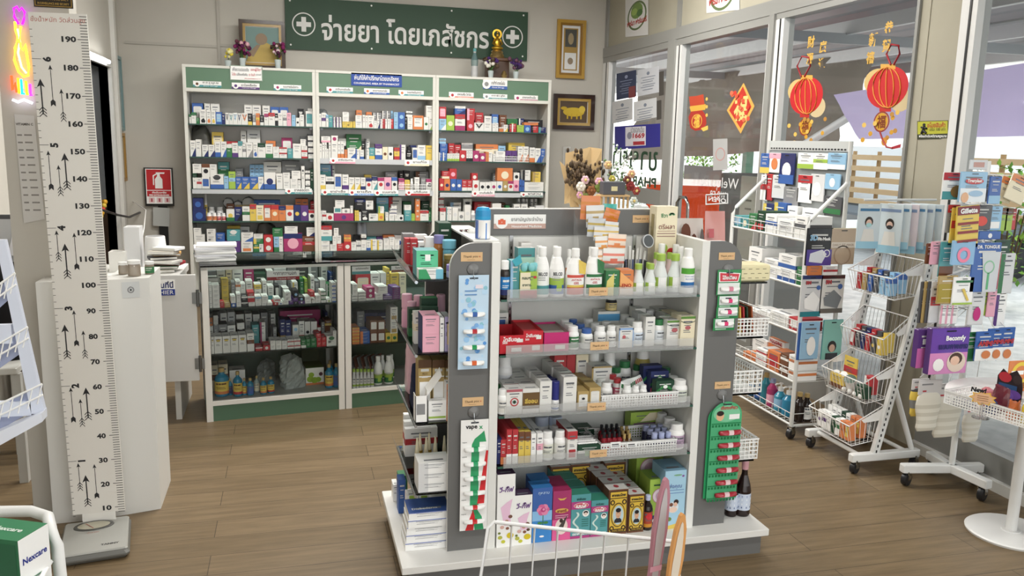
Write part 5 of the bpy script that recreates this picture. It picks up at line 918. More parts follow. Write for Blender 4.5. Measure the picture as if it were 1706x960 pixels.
# ---- base shelf
z=LIP+.0005
def v_gif(m,w,h):
 m.text('วี-กิ๊ฟ',(0,-.002,h*.80),.1,'#6b3f86',w=w*.8,zd=(.2,0,1),bold=.025);m.poly([(-w*.1,h*.3),(w*.3,h*.3),(w*.22,h*.5),(w*.35,h*.66),(w*.05,h*.62),(-w*.3,h*.55)],-.001,'#ecc6de')
 for a,b,r,c in((.25,.42,.12,'#7a5546'),(.05,.36,.11,'#c99a8a'),(.3,.3,.1,'#5a4034'),(-.2,.28,.12,'#d9b0a6'),(.1,.26,.1,'#8a5a4a'),(.26,.16,.2,'#d8c32c'),(-.3,.14,.13,'#b9bb52'),(-.12,.08,.12,'#c9c840'),(.3,.15,.06,'#8a7a1a'),(-.35,.2,.08,'#6f7a3a')):m.disc(a*w,b*h,r*w,r*w*.85,-.0012-.002*r,c,10)
def rose(m,w,h):
 m.rect(-w/2,w/2,0,h*.5,-.0007,'#3f87cc');m.rect(-w/2,w/2,h*.4,h*.58,-.0008,'#8dbfe8')
 for k in range(6):a=k*1.05;m.disc(w*.04+.16*w*math.cos(a),h*.60+.16*w*math.sin(a),w*.17,w*.15,-.0012-.0001*k,('#d8699a','#e58db2')[k%2],12)
 m.disc(w*.04,h*.6,w*.13,w*.12,-.0022,'#c24a82',12);m.disc(w*.06,h*.61,w*.06,w*.06,-.0026,'#e9a0c0',10);m.rect(w*.02,w*.06,h*.24,h*.5,-.0014,'#3d7a42')
 for s in(-1,1):m.disc(w*.04+s*w*.15,h*.36,w*.13,w*.07,-.0016,'#4a8a4a',10)
 m.text('กุหลาบ',(w*.05,-.002,h*.9),.1,'#c9e2f5',w=w*.55);m.disc(0,h*.11,w*.12,w*.05,-.002,'W',12)
def mag(m,w,h):
 m.poly([(-w*.25,h*.86),(0,h*.84),(w*.25,h*.86),(w*.1,h*.81),(-w*.1,h*.81)],-.001,'#d9b45a');m.disc(0,h*.6,w*.36,w*.13,-.001,'#d9a95a',16);m.text('ยาสตรี',(0,-.002,h*.6),.1,'#7a1f3a',w=w*.5,bold=.03)
 m.rect(-w/2,w/2,0,h*.42,-.0008,'#dc5f96');m.disc(0,h*.28,w*.34,w*.45,-.001,'#ead7d0',16);m.disc(-w*.02,h*.4,w*.1,w*.12,-.0014,'#40302c',10);m.poly([(-w*.3,h*.2),(0,h*.36),(w*.3,h*.5),(w*.18,h*.34),(w*.05,h*.2)],-.0016,'#4a4440')
 for v in(.5,.46):m.rect(-w*.35,w*.35,h*v,h*(v+.01),-.0012,'#f0c9d8')
def benlo(m,w,h):
 m.rect(-w/2,w/2,h*.67,h*.84,-.001,'#b0407f');m.rect(-w/2,w/2,0,h*.06,-.001,'#b0407f');m.disc(0,h*.75,w*.38,h*.062,-.0014,'W',20);m.disc(0,h*.75,w*.36,h*.054,-.0018,'#cf3a55',20);m.text('เบนโล',(0,-.0024,h*.75),.1,'W',w=w*.55,bold=.05)
 m.text('ยาขับลม',(0,-.002,h*.9),.1,'#1d3a34',w=w*.45,bold=.03);m.disc(w*.25,h*.56,w*.17,w*.17,-.0012,'W',16);m.disc(w*.25,h*.58,w*.12,w*.09,-.0016,'k',10);m.disc(w*.25,h*.55,w*.09,w*.08,-.002,'#ead5c8',10)
 pts=[(-.1+.12*math.sin(v*9)-.15,.15+.45*v)for v in[i/14 for i in range(15)]];m.grid([[(a*w-.05*w,-.0012,b*h)for a,b in pts],[(a*w+.06*w,-.0012,b*h)for a,b in pts]],'#cfe3dc',False,False)
 for v in(.42,.37,.32,.27):m.rect(w*.05,w*.4,h*v,h*(v+.014),-.0012,'#2d6a58')
 m.text('ตราพยานาค',(0,-.002,h*.1),.1,'W',w=w*.8,bold=.03)
def face_box(m,w,h):
 Y_='#d9b545';m.rect(-w*.46,w*.46,h*.04,h*.97,-.0006,'#34221c');m.rect(-w*.42,w*.42,h*.82,h*.95,-.001,Y_);m.text('ยาหอมไทย',(0,-.002,h*.885),.1,'k',w=w*.7,bold=.05);m.rect(-w*.42,w*.42,h*.06,h*.80,-.001,Y_)
 for s in(-1,1):
  for v in(.14,.72):m.disc(s*w*.3,h*v,w*.12,w*.14,-.0014,'#34221c',10);m.disc(s*w*.3,h*v,w*.06,w*.08,-.0018,Y_,8)
 m.disc(0,h*.44,w*.36,h*.27,-.0022,'#34221c',28);m.disc(0,h*.44,w*.33,h*.25,-.0026,Y_,28);m.disc(0,h*.44,w*.28,h*.215,-.003,'#bcd0d6',24)
 m.poly([(-w*.2,h*.27),(w*.2,h*.27),(w*.17,h*.34),(w*.06,h*.38),(-w*.06,h*.38),(-w*.17,h*.34)],-.0034,'#2a2a2e');m.disc(0,h*.47,w*.13,h*.105,-.0038,'#d7ab8c',16);m.disc(0,h*.55,w*.135,h*.05,-.0042,'#1e1a1a',14)
 for s in(-1,1):m.disc(s*w*.05,h*.485,w*.018,w*.014,-.0046,'k',6)
 m.rect(-w*.05,w*.05,h*.415,h*.422,-.0046,'#9a5a4a');m.rect(-w*.36,w*.36,h*.07,h*.13,-.003,'#34221c');m.text('THAI HERB',(0,-.0036,h*.1),.1,Y_,w=w*.6)
def facetop(m,w,d,h):m.disc;m.face([(w*.13*math.cos(a),d/2+d*.22*math.sin(a),h+.001)for a in[6.28*i/12 for i in range(12)]],'#a8434a')
def bigbox(lab,x0,x1,yt,Y,spec,dep,ex,top=None,grp=None,nm='tonic_box',twist=0,h=None):
 px0,py=cv(x0,yt,o4,s4);px1,_=cv(x1,yt,o4,s4);x,w,hh=gp(px0,px1,py,Y,z);hh=h or hh;m=carton_mb(w-.001,dep,hh,spec+'!')
 if ex:ex(m,w,hh)
 if top:m.face([(-w/2,0,hh+.0004),(w/2,0,hh+.0004),(w/2,dep,hh+.0004),(-w/2,dep,hh+.0004)],top)
 if top=='#d9d7d2':facetop(m,w,dep,hh)
 tag(m.build(nm,CARD,None,(x,Y,z),twist),lab,'box',grp);return x,w,hh
bigbox('tall white box with purple lettering, pink figure and flowers, cashier end',64,179,425,F0-.01,'W',.075,v_gif,'#4a3550');bigbox('shorter white box with purple lettering and flowers beside the tall one',181,296,558,F0-.005,'W',.06,v_gif,'#4a3550')
x,w,h=bigbox('blue box with pink rose, base shelf of gondola',299,425,512,F0,'b',.07,rose,'#3a7fc4');bigbox('blue box standing right behind the rose box',285,405,462,F0+.085,'b',.07,None,'#3a7fc4')
bigbox('magenta box with gold oval and dancer picture',428,546,530,F0,'m',.14,mag,'#a8305f')
x,w,h=bigbox('green and magenta serpent box, front of the longer column',546,671,553,F0,'t',.066,benlo,'#3f8f7a','green serpent boxes on the gondola base')
for i in range(3):
 m=carton_mb(w-.001,.066,h,'t!');benlo(m,w,h);m.face([(-w/2,0,h+.0004),(w/2,0,h+.0004),(w/2,.066,h+.0004),(-w/2,.066,h+.0004)],'#3f8f7a');tag(m.build('tonic_box',CARD,None,(x-.004*i,F0+.07*(i+1),z)),'green and magenta serpent box, %s in the longer column'%('second','third','last')[i],'box','green serpent boxes on the gondola base')
x,w,h=bigbox('green and magenta serpent box, front of the shorter column',673,782,590,F0,'t',.066,benlo,'#3f8f7a','green serpent boxes on the gondola base')
m=carton_mb(w-.001,.066,h,'t!');benlo(m,w,h);tag(m.build('tonic_box',CARD,None,(x,F0+.07,z)),'green and magenta serpent box, behind the shorter column front','box','green serpent boxes on the gondola base')
FB='black and gold portrait boxes on the gondola base'
x,w,h=bigbox('black and gold portrait box, front of the first column',786,910,522,F0,'B',.06,face_box,'#d9d7d2',FB)
for i in range(3):
 m=carton_mb(w-.001,.06,h,'B!');face_box(m,w,h);m.face([(-w/2,0,h+.0004),(w/2,0,h+.0004),(w/2,.06,h+.0004),(-w/2,.06,h+.0004)],'#d9d7d2');facetop(m,w,.06,h);tag(m.build('tonic_box',CARD,None,(x-.004*i,F0+.064*(i+1),z)),'black and gold portrait box, %s in the first column'%('second','third','last')[i],'box',FB)
x,w,h=bigbox('black and gold portrait box, front of the second column beside dark bottle',914,1016,552,F0,'B',.055,face_box,'#d9d7d2',FB)
for i in range(3):
 m=carton_mb(w-.001,.055,h,'B!');face_box(m,w,h);m.face([(-w/2,0,h+.0004),(w/2,0,h+.0004),(w/2,.055,h+.0004),(-w/2,.055,h+.0004)],'#d9d7d2');facetop(m,w,.055,h);tag(m.build('tonic_box',CARD,None,(x-.003*i,F0+.06*(i+1),z)),'black and gold portrait box, %s in the second column'%('second','third','last')[i],'box',FB)
for x0,x1,yt,l in((416,540,375,'portrait box at the back, nearest the cashier side'),(542,666,360,'portrait box at the back behind the serpent boxes'),(760,893,350,'portrait box at the back behind the first portrait column')):bigbox(l,x0,x1,yt,2.965,'B',.055,face_box,'#d9d7d2',FB)
px0,py=cv(1016,570,o4,s4);px1,_=cv(1082,570,o4,s4);xx,w,h=gp(px0,px1,py,F0,z);t=med_bottle('tonic_bottle','dark brown tonic bottle with lilac cap and red label','bottle',(xx,F0+w/2,z),w/2*.97,h,'#241a18','#c4cbe6','#a8452e','#c98a2e',.42,.62,capfrac=.13)
m=MB();r=w/2*.99;m.grid([[(r*1.02*.6*math.cos(a)*k,-math.sqrt(max(0,(r*1.015)**2-(r*1.02*.6*math.cos(a)*k)**2))-.0005,h*.42+r*.62*math.sin(a)*k)for a in[6.28*i/16 for i in range(17)]]for k in(1,.01)],'#c9303a',False,False);m.build('emblem',CARD,t)
def lime(m,w,h):m.rect(-w/2,w/2,0,h*.22,-.001,'n');m.disc(0,h*.64,w*.34,w*.34,-.001,'#e9d9e0',20);m.ringd(0,h*.64,w*.33,w*.36,-.0014,'#c27a9a',20);m.disc(0,h*.64,w*.2,w*.2,-.0016,'#cfa9bd',12);m.rect(-w*.3,w*.3,h*.86,h*.89,-.001,'d');m.disc(0,h*.36,w*.12,w*.14,-.0012,'n',10);m.text('ยาสตรี',(0,-.002,h*.12),.1,'W',w=w*.6,bold=.03)
bigbox('lime box with round pink mark and navy foot, in front',1048,1176,455,F0+.04,'l',.1,lime,'#8fae4a');bigbox('tall lime box with round mark, standing at the back',962,1130,312,2.925,'l',.08,lime,'#8fae4a',h=.27)
def mother(m,w,h):
 m.rect(-w/2,w/2,0,h,-.0006,'#a9d0e6');m.poly([(-w/2,0),(w/2,0),(w/2,h*.13),(w*.2,h*.09),(-w*.2,h*.06),(-w/2,h*.04)],-.001,'y');m.text('ส่งคุณ',(0,-.002,h*.73),.1,'#4a5aa0',w=w*.6);m.disc(-w*.05,h*.37,w*.26,w*.26,-.001,'#dfe9f2',16)
 m.disc(w*.08,h*.46,w*.12,w*.12,-.0016,'#3a2a28',12);m.disc(w*.05,h*.42,w*.09,w*.1,-.002,'#e5bda6',12);m.disc(-w*.15,h*.42,w*.09,w*.09,-.002,'#7a5040',12);m.disc(-w*.05,h*.33,w*.2,w*.14,-.0014,'#ecd0bf',12);m.disc(-w*.22,h*.17,w*.12,w*.1,-.0014,'#6f8a4a',12)
 for v in(.66,.61):m.rect(-w*.4,w*.42,h*v,h*(v+.012),-.0012,'#6f8fc0')
 m.disc(w*.35,h*.9,w*.06,w*.05,-.0012,'#8a5aa0',8);m.disc(w*.1,h*.92,w*.2,w*.04,-.0012,'#7fae8a',10)
bigbox('pale blue mother and baby box at the window end of the base',1172,1306,398,F0,'c',.12,mother,'#7fa6bd')
# ================================================================== gondola end cards and side bays
def hook(label,px,py,Y):
 q=at(px,py,Y);t=thing('suction_hook',label,'hook',q,0,'suction hooks on the gondola end panels');m=MB();m.lathe([(.022,0,'W'),(.018,.004,'W'),(.006,.008,'W'),(0,.010,'W')],18);m.build('suction_cup',CLEARP,t,rot=(math.pi/2,0,0))
 m=MB();m.tube([(0,-.008,0),(0,-.012,-.012),(0,-.016,-.026),(0,-.026,-.03),(0,-.03,-.024)],.0016,'s',6);m.build('wire_hook',CHRO,t)
 return q
def inhaler(m,cx,cz,w,r,c1,c2='W',lab='s'):
 f=lambda x:[(x,r*math.cos(6.283*k/8)*.8-r*.8,cz+r*math.sin(6.283*k/8))for k in range(8)]
 xs=[(-.5,.5),(-.47,.9),(-.1,1),(-.1,1),(.12,1),(.12,1),(.45,.95),(.5,.5)];cols=(c2,c2,c1,c1,c2,c2,c2)
 rows=[[(cx+a*w,p[1]*b,cz+(p[2]-cz)*b)for p in f(0)]for a,b in xs];m.grid(rows,lambda i,j:cols[i],True)
def hang_card(name,label,x0,x1,y0,y1,Y,pts,col,deco,inh,grp=None,rot=0.,pn='inhaler'):
 a,b=at(x0,y0,Y),at(x1,y1,Y);w=b.x-a.x;h=a.z-b.z;t=thing(name,label,'product card',((a.x+b.x)/2,Y,b.z),0,grp,rot=(0,rot,0));m=MB()
 m.ext(pts(w,h)if pts else[(-w/2,0),(w/2,0),(w/2,h),(-w/2,h)],0,.0015,col)
 if deco:deco(m,w,h)
 m.rect(-w*.14,w*.14,h-.013,h-.008,-.0012,'#2b3340');m.build('card',GLOS,t)
 for i,(u,v,ww,c1,c2)in enumerate(inh):m=MB();inhaler(m,u*w,v*h,ww*w,ww*w*.115,c1,c2);m.build(pn,GLOS,t,(0,-.001,0))
 return t
YP=2.7345
hook('clear suction hook above the pale blue card',788,449,YP+.002);hook('clear suction hook above the white and green card',789,687,YP+.002);hook('clear suction hook above the green strip of white inhalers',1213,449,YP+.002);hook('clear suction hook above the green strip of red inhalers',1203,658,YP+.002)
rb=random.Random(3)
def bluedeco(m,w,h):
 for i in range(46):a,b,r=rb.uniform(-.42,.42),rb.uniform(.05,.95),rb.uniform(.03,.10);m.disc(a*w,b*h,r*w,r*w,-.0006-.00002*i,('#7fb2e6','#9cc8ee','#b9daf3','#5f9bdc','#8fc6d8')[i%5],9)
 for v in(.83,.79):m.rect(-w*.3,w*.1,v*h,v*h+.004,-.0022,'#5f8fc4')
 m.rect(w*.05,w*.3,h*.86,h*.9,-.0022,'#e9dfe8')
hang_card('inhaler_card','pale blue card of four white inhalers on the cashier side end panel',764.5,812,459,614,YP-.012,None,'#c3dcf0',bluedeco,[(.02,.59,.72,'b','W'),(.02,.41,.72,'r','W'),(.02,.24,.72,'#2f9a5a','W'),(.02,.07,.72,'#d9673a','W')])
def vapdeco(m,w,h):
 m.poly([(w*.05,0),(w*.38,0),(w*.30,h*.12),(w*.02,h*.23),(-w*.02,h*.25),(-w*.1,h*.25)],-.0006,'#39a06b')
 m.poly([(-w*.14,h*.2),(w*.18,h*.2),(w*.16,h*.55),(w*.18,h*.80),(w*.42,h*.80),(w*.34,h*.9),(w*.26,h*.88),(w*.0,h*.83),(-w*.1,h*.78),(-w*.13,h*.5)],-.0007,'#39a06b')
 m.poly([(-w*.3,0),(0,0),(w*.05,h*.12),(-w*.02,h*.19)],-.0008,'#cf3338');m.poly([(w*.12,h*.24),(w*.38,h*.24),(w*.5,h*.72),(w*.42,h*.72)],-.0008,'#cf3338')
 m.text('vape',(-w*.12,-.001,h*.93),.1,'k',w=w*.42,bold=.03);m.text('x',(w*.22,-.001,h*.93),.1,'#39a06b',w=w*.14,bold=.03)
 for i in range(6):m.text('vapex',(-w*.36,-.001,h*(.80-.13*i)),.1,'h',w=w*.18)
hang_card('inhaler_card','white card of green inhalers with red and green arrow, cashier side end panel',768,811,701,881,YP-.012,None,'W',vapdeco,[(.02,.74-.131*i,.78,('#39a06b','#39a06b','#39a06b','#39a06b','#cf3338','#cf3338')[i],'W')for i in range(6)])
GS='green blister cards of the short strip'
for i,(x0,x1,y0,y1)in enumerate(((1196,1233,450,491),(1196,1230,493,512),(1194,1229,512,530),(1189,1223,531,550))):
 def gd(m,w,h,i=i):
  if i==0:m.poly([(-w*.42,h*.52),(w*.38,h*.52),(w*.46,h*.86),(-w*.45,h*.92)],-.0008,'W');m.poly([(-w*.38,h*.55),(w*.35,h*.55),(w*.41,h*.83),(-w*.4,h*.88)],-.0012,'#cf3a48');m.text('โป๊ยเซียน',(0,-.0016,h*.7),.1,'W',w=w*.6,bold=.04);m.rect(-w*.45,w*.45,h*.03,h*.48,-.0008,'#dfe6e2')
  else:m.rect(-w*.42,w*.46,h*.22,h*.95,-.0008,'#dfe4e2');m.rect(-w*.4,w*.1,h*.08,h*.16,-.0008,'#bfe0c8')
 hang_card('inhaler_card','green inhaler card, %s'%('topmost, with red name shield, window side end panel','second down the short strip, pink banded inhaler','third down the short strip, pink banded inhaler','lowest of the short strip, pink banded inhaler')[i],x0,x1,y0,y1,YP-.006-.003*i,None,'#2f8a4e',gd,[(.03,.25 if i==0 else.58,.8,'#d98aa0' if i==0 else '#e0457a','W')],GS,pn='inhaler')
rpts=lambda w,h:[(-w/2,0),(w/2,0),(w/2,h*.86)]+[(w/2*math.cos(math.radians(a)),h*.86+h*.14*math.sin(math.radians(a)))for a in range(15,180,15)]+[(-w/2,h*.86)]
def rd(m,w,h):
 m.disc(w*.0,h*.88,w*.44,h*.085,-.0006,'#7fc9a0',20);m.disc(-w*.22,h*.86,w*.13,w*.16,-.001,'#e3b48f',12);m.disc(-w*.22,h*.885,w*.12,w*.08,-.0014,'#2d2422',12);m.text('เซียงเพียว',(w*.06,-.0014,h*.94),.1,'r',w=w*.55,bold=.03);m.rect(w*.08,w*.42,h*.82,h*.87,-.001,'W')
 for i in range(7):
  m.rect(-w*.48,w*.48,h*.775-h*.128*i,h*.785-h*.128*i,-.0006,'#1f7a4a')
  for j in range(9):m.rect(-w*.47+w*.105*j,-w*.40+w*.105*j,h*.745-h*.128*i,h*.77-h*.128*i,-.0006,'#1f7a4a')
hang_card('inhaler_card','rounded green card hanging behind the card of red inhalers',1181,1218,677,827,YP-.005,rpts,'#2f9a62',None,[]);hang_card('inhaler_card','rounded green card of six red inhalers, window side end panel',1187,1226,671,829,YP-.013,rpts,'#4fae7c',rd,[(.12,.69-.128*i,.72,'#e8c9cc','#a8303c')for i in range(6)])
CLAMP[0]=None
# ---- left side bay (faces the cashier)
def lput(x0,x1,yt,Y,z):return gp(x0,x1,yt,Y,z)
def lbox(name,label,x0,x1,yt,z,dep,spec,Y=2.775,n=1,cat='box',grp=None,ex=None,side=None):
 x,w,h=gp(x0,x1,yt,Y,z);h=h/n;x=max(x,.412+w/2)if z>.2 else x
 for i in range(n):
  m=carton_mb(w-.0006,dep,h-.0004,spec)
  if ex:ex(m,w,h)
  if side:m.face([(-w/2-.0006,0,0),(-w/2-.0006,0,h),(-w/2-.0006,dep,h),(-w/2-.0006,dep,0)],side)
  tag(m.build(name,CARD,None,(x,Y,z+.0006+h*i)),label if n==1 else '%s, %s from the bottom of its stack'%(label,ordw(i)),cat,grp)
z=LZ[0]
ST='top cashier side shelf'
lbox('plaster_box','small white and green box, front of the %s'%ST,692,733,449,z,.05,'W',ex=lambda m,w,h:(m.poly([(-w/2,0),(0,0),(-w*.2,h),(-w/2,h)],-.001,'#3fa06a'),m.rect(w*.2,w/2,0,h,-.001,'#7fc9e0')))
lbox('mint_box','mint green box, front of the %s'%ST,688,724,418,z,.09,'#'[:0]+'t',Y=2.83,ex=lambda m,w,h:(m.rect(-w/2,w/2,0,h,-.0006,'#63c79a'),m.rect(-w*.1,w*.15,h*.6,h*.85,-.001,'W')))
x,w,h=gp(703,727,431,2.80,z);x+=.012;
jar('balm_tub','purple lidded tub beside mint box','tub',(.535,2.80,z+.001),.024,.045,'#b9c6e6','#8f7fc9',None,None,None,caph=.45,capr=1.);jar('balm_jar','green labelled glass jar by the gondola end panel','jar',(.598,2.785,z+.001),.021,.062,'#6f8a3a','#a89a6a','#e4ecd2','g',None,caph=.22,mat_=GLOS)
for i,(X,Y)in enumerate(((.60,2.85),(.585,2.92),(.54,2.90),(.62,2.97))):jar('balm_jar','amber glass jar with gold lid, %s row back on the %s'%(ordw(i),ST),'jar',(X,Y,z+.001),.022,.066,'#7a6a3a','#a08a4a',None,None,'amber jars of the side bay',mat_=GLOS,capr=.95)
for i,(x0,x1,yt,Y,n,sp,l)in enumerate(((668,682,398,3.12,1,'r','small red box, far end'),(684,696,398,3.10,1,'r','small red box beside another'),(709,725,396,3.06,1,'W@r','white box with red oval'),(697,709,404,3.09,1,'W-r','white and red small box'),(671,690,390,3.19,1,'a','grey crowded box at far end'),(692,712,392,3.19,1,'W-r','white box with red band at far end'))):lbox('balm_box',l+' of the '+ST,x0,x1,yt,z,.05,sp,Y=Y)
x,w,h=gp(738,759,400,3.0,z);t=jar('balm_tub','sky blue tub with wide rim above mint box','tub',(x,3.0,z+.001),w/2,h,'#6fb6cf','#7cc3dc',None,None,None,caph=.28,capr=1.1);x,w,h=gp(724,741,393,3.03,z);jar('balm_jar','orange jar with lilac lid beside sky blue tub','jar',(x,3.05,z+.001),w/2,h,'#b9743a','#8f8ac0',None,None,None,caph=.25,capr=1.,mat_=GLOS)
LT=1.2228;lbox('tissue_box','bright green box on the ledge behind sky blue tub',731,752,372,z,.1,'d_g',Y=3.13)
x,w,h=gp(780,793,382,2.98,LT);t=thing('mug','white mug with black line drawing beside the spray can','mug',(x,2.99,LT),0);m=MB();r=w/2;m.lathe([(r*.95,0,'W'),(r,h*.05,'W'),(r,h,'W'),(r*.9,h,'W'),(r*.88,h*.1,'i'),(0,h*.1,'i')],18);m.grid([[(r*1.01*math.sin(q),-r*1.01*math.cos(q),zz*h)for q in(-.5,0,.5)]for zz in(.25,.3)],'k',False,False);m.build('body',PLAS,t);m=MB();m.tube([(-r*.9,0,h*.8),(-r*1.7,0,h*.75),(-r*1.8,0,h*.35),(-r*.9,0,h*.2)],r*.13,'k',6);m.build('handle',PLAS,t)
lbox('gift_box','dark red box with white cat drawing beside the white mug',768,778,384,LT,.03,'k',Y=3.02,ex=lambda m,w,h:(m.rect(-w/2,w/2,h*.7,h,-.001,'#a83a4a'),m.disc(0,h*.35,w*.3,w*.3,-.001,'W',10)))
x,w,h=gp(795,820.5,345,2.765,LT);r=w/2;t=thing('spray_can','blue and white aerosol can standing on the gondola ledge','spray can',(x,2.765+r,LT+.0005));m=MB();m.lathe([(r*.96,0,'s'),(r,.004,'W'),(r,h*.58,'#e6e6f2'),(r*.97,h*.6,'#e6e6f2')],22);m.grid([[(r*1.008*math.sin(q),-r*1.008*math.cos(q),zz)for q in(-1.5,-1.2,-.9,-.6 if k==0 else-.1)]for k,zz in enumerate((h*.02,h*.58))],'#2b62b8',False,False);m.grid([[(r*1.01*math.sin(q),-r*1.01*math.cos(q),zz)for q in(.15,.3)]for zz in(0,h*.5)],'#3a7fd0',False,False);m.build('body',GLOS,t)
m=MB();m.lathe([(r*1.02,h*.595,'#2fa0d6'),(r*1.03,h*.7,'#2b93cc'),(r*.98,h*.88,'#2fa0d6'),(r*.75,h*.97,'#3fb0e0'),(0,h,'#3fb0e0')],22);m.build('cap',PLAS,t)
z=LZ[1];ST='second cashier side shelf'
lbox('cream_box','pink box with white lettering',704,732,527,z,.10,'p',n=2,grp='pink boxes of the side bay',side='n');lbox('cream_box','thin white box beside the pink stack',733,740,530,z,.1,'W');lbox('cream_box','mauve and yellow box by the end panel, second shelf',741,751,528,z,.09,'a',ex=lambda m,w,h:(m.rect(-w/2,w/2,0,h,-.0006,'#a59cc4'),m.rect(-w*.05,w/2,h*.2,h*.8,-.001,'y')))
PT='pink tubs of the side bay'
for i,(x0,x1,yt,Y)in enumerate(((669,687,484,3.18),(689,705,486,3.14),(709,724,484,3.05),(727,742,483,3.0),(678,694,497,3.08))):
 x,w,h=gp(x0,x1,yt,Y,z);jar('powder_tub','pink powder tub with pink lid, %s of five on the %s'%(ordw(i),ST),'tub',(x,Y,z+.001),w/2,h*.9,'#e0a9c0','#e6b4c8',None,None,PT,caph=.4,capr=1.)
for i,(x0,x1,yt,Y,sp)in enumerate(((702,729,497,2.94,'g^d'),(703,730,512,2.895,'d'),(673,698,515,3.02,'d_g'),(690,703,521,2.90,'w-e'))):lbox('tea_box',('green tea box with leaf band, rear','dark green box in front of leaf banded box','dark green box near the clear lip','cream and white box near the clear lip')[i]+' of the '+ST,x0,x1,yt,z,.045,sp,Y=Y)
jar('roll_on_bottle','blue and white roll on bottle with teal cap beside pink stack','bottle',(.455,2.80,z+.001),.013,.075,'#4a86c8','#3f9a8f','W','n',None,caph=.3,capr=.9)
z=LZ[2];ST='third cashier side shelf'
for i,(x0,x1)in enumerate(((697,719),(720.5,741),(742,750))):lbox('tonic_box','brown and gold box with white panel, %s from the lip'%ordw(i),x0,x1,600,z,.07,'f',Y=2.83,grp='brown and gold boxes of the side bay',ex=lambda m,w,h:(m.rect(-w/2,w/2,h*.86,h,-.001,'#5a3d22'),m.rect(-w*.4,w*.4,h*.08,h*.62,-.001,'W'),m.rect(-w*.45,w*.45,h*.7,h*.72,-.0012,'W'),m.text('和兴',(0,-.002,h*.76),.1,'#5a3d22',w=w*.4)))
x,w,h=gp(692,712,660,2.775,z);m=MB();m.box(-w/2,w/2,0,.002,0,h,'W');m.box(-w/2,w/2,0,.05,0,.002,'W');m.box(w/2-.002,w/2,0,.05,0,h*1.2,'W');m.box(-w/2,-w/2+.002,0,.05,0,h,'W');m.face([(w/2,0,h),(w/2,.05,h*1.2),(w/2+.05,.05,h*1.9),(w/2+.05,0,h*1.7)],'W');m.rect(-w*.4,w*.3,h*.3,h*.7,-.0006,'a');tag(m.build('open_tray',CARD,None,(x,2.772,z+.001)),'white open card tray at the lip of the %s'%ST,'tray')
lbox('slip_box','white carton with lime edge leaning by brown boxes',714,743,668,z,.03,'W',Y=2.79,ex=lambda m,w,h:m.rect(-w/2,w/2,h*.1,h*.2,-.001,'l'));lbox('slip_box','orange edged white card by the end panel, third shelf',744,750,640,z,.1,'W|o',Y=2.775)
bag('cloth_pouch','navy cloth pouch inside the lip of the third side shelf','pouch',(.45,2.98,z+.001),.07,.16,.15,'#1f2440',MATT,2);bag('tissue_pack','pink and white tissue pack at the far end of third side shelf','pack',(.455,3.17,z+.001),.07,.14,.19,'#e3b9c4',GLOS,9)
z=LZ[3];ST='fourth cashier side shelf'
lbox('gel_carton','flat white carton with blue print',697,751,771,z,.10,'W|i',n=3,grp='flat white cartons of the fourth side shelf',Y=2.77)
for i in range(6):
 X,Y=.43+.034*(i%4)+.017*(i//4),2.92+.04*(i//4);t=thing('ampoule','amber ampoule with pale cone tip, %s of the cluster'%ordw(i),'ampoule',(X,Y,z+.001),0,'cone tipped ampoules');m=MB();m.lathe([(.012,0,'#6a5326'),(.013,.05,'#6a5326'),(.009,.07,'#6a5326')],12);m.build('body',GLOS,t);m=MB();m.lathe([(.010,.068,'#b3923f'),(.010,.085,'#b3923f'),(.009,.086,'#e8dfc0'),(.003,.15,'#e8dfc0'),(0,.152,'#e8dfc0')],12);m.build('tip',PLAS,t)
for i in range(3):jar('roll_on_bottle','amber bottle with lilac cap, %s along the fourth side shelf'%ordw(i),'bottle',(.455+.045*i,2.895,z+.001),.013,.07,'#6a4a22','#b9c4e4',None,None,'lilac capped amber bottles',caph=.3,capr=.85,mat_=GLOS)
for i in range(4):lbox('milk_box','white and pink box with elephant mark, %s of four'%ordw(i),673+.0*i,727,690+12*i,z,.03,'W-r',Y=3.21-.045*i)if i<3 else None
z=LIP
for i in range(5):
 x,w,h=gp(677+1.5*(4-i)*-1+4,751,853,2.77,z);hh=h/5;m=carton_mb(w-.0006-.002*(i%2),.12,hh-.0004,'W');m.rect(-w/2,w/2,hh*.92,hh,-.0012,'#4a63b8');m.face([(-w/2,0,hh-.0001),(w/2,0,hh-.0001),(w/2,.12,hh-.0001),(-w/2,.12,hh-.0001)],'i' if i<4 else '#3d5a9a')
 if i==4:m.text('Diabederm',(-w*.1,.03,hh+.0006),.1,'W',zd=(0,1,0),w=w*.6,bold=.02)
 tag(m.build('gel_carton',CARD,None,(x,2.768+.003*(i%3),z+.0006+hh*i)),'long white carton with blue edge, %s from the bottom at gondola foot'%ordw(i),'box','long white cartons at the gondola foot')
for i,(x0,x1,yt,Y,sp,l)in enumerate(((678,697,826,2.93,'W','white box with lime patch on the gondola foot, nearer the edge'),(698,715,826,2.93,'W','white box with lime patch on the gondola foot, nearer the end panel'),(664,676,800,3.08,'b','blue box behind long white cartons'),(655,663,808,3.2,'W','small white box at the far corner of the gondola foot'),(664,679,793,3.2,'g','green and grey box at the far edge of the gondola foot'))):lbox('lotion_box',l,x0,x1,yt,z,.06,sp,Y=Y,ex=(lambda m,w,h:m.rect(-w*.3,w*.3,h*.8,h,-.001,'l'))if i<2 else None)
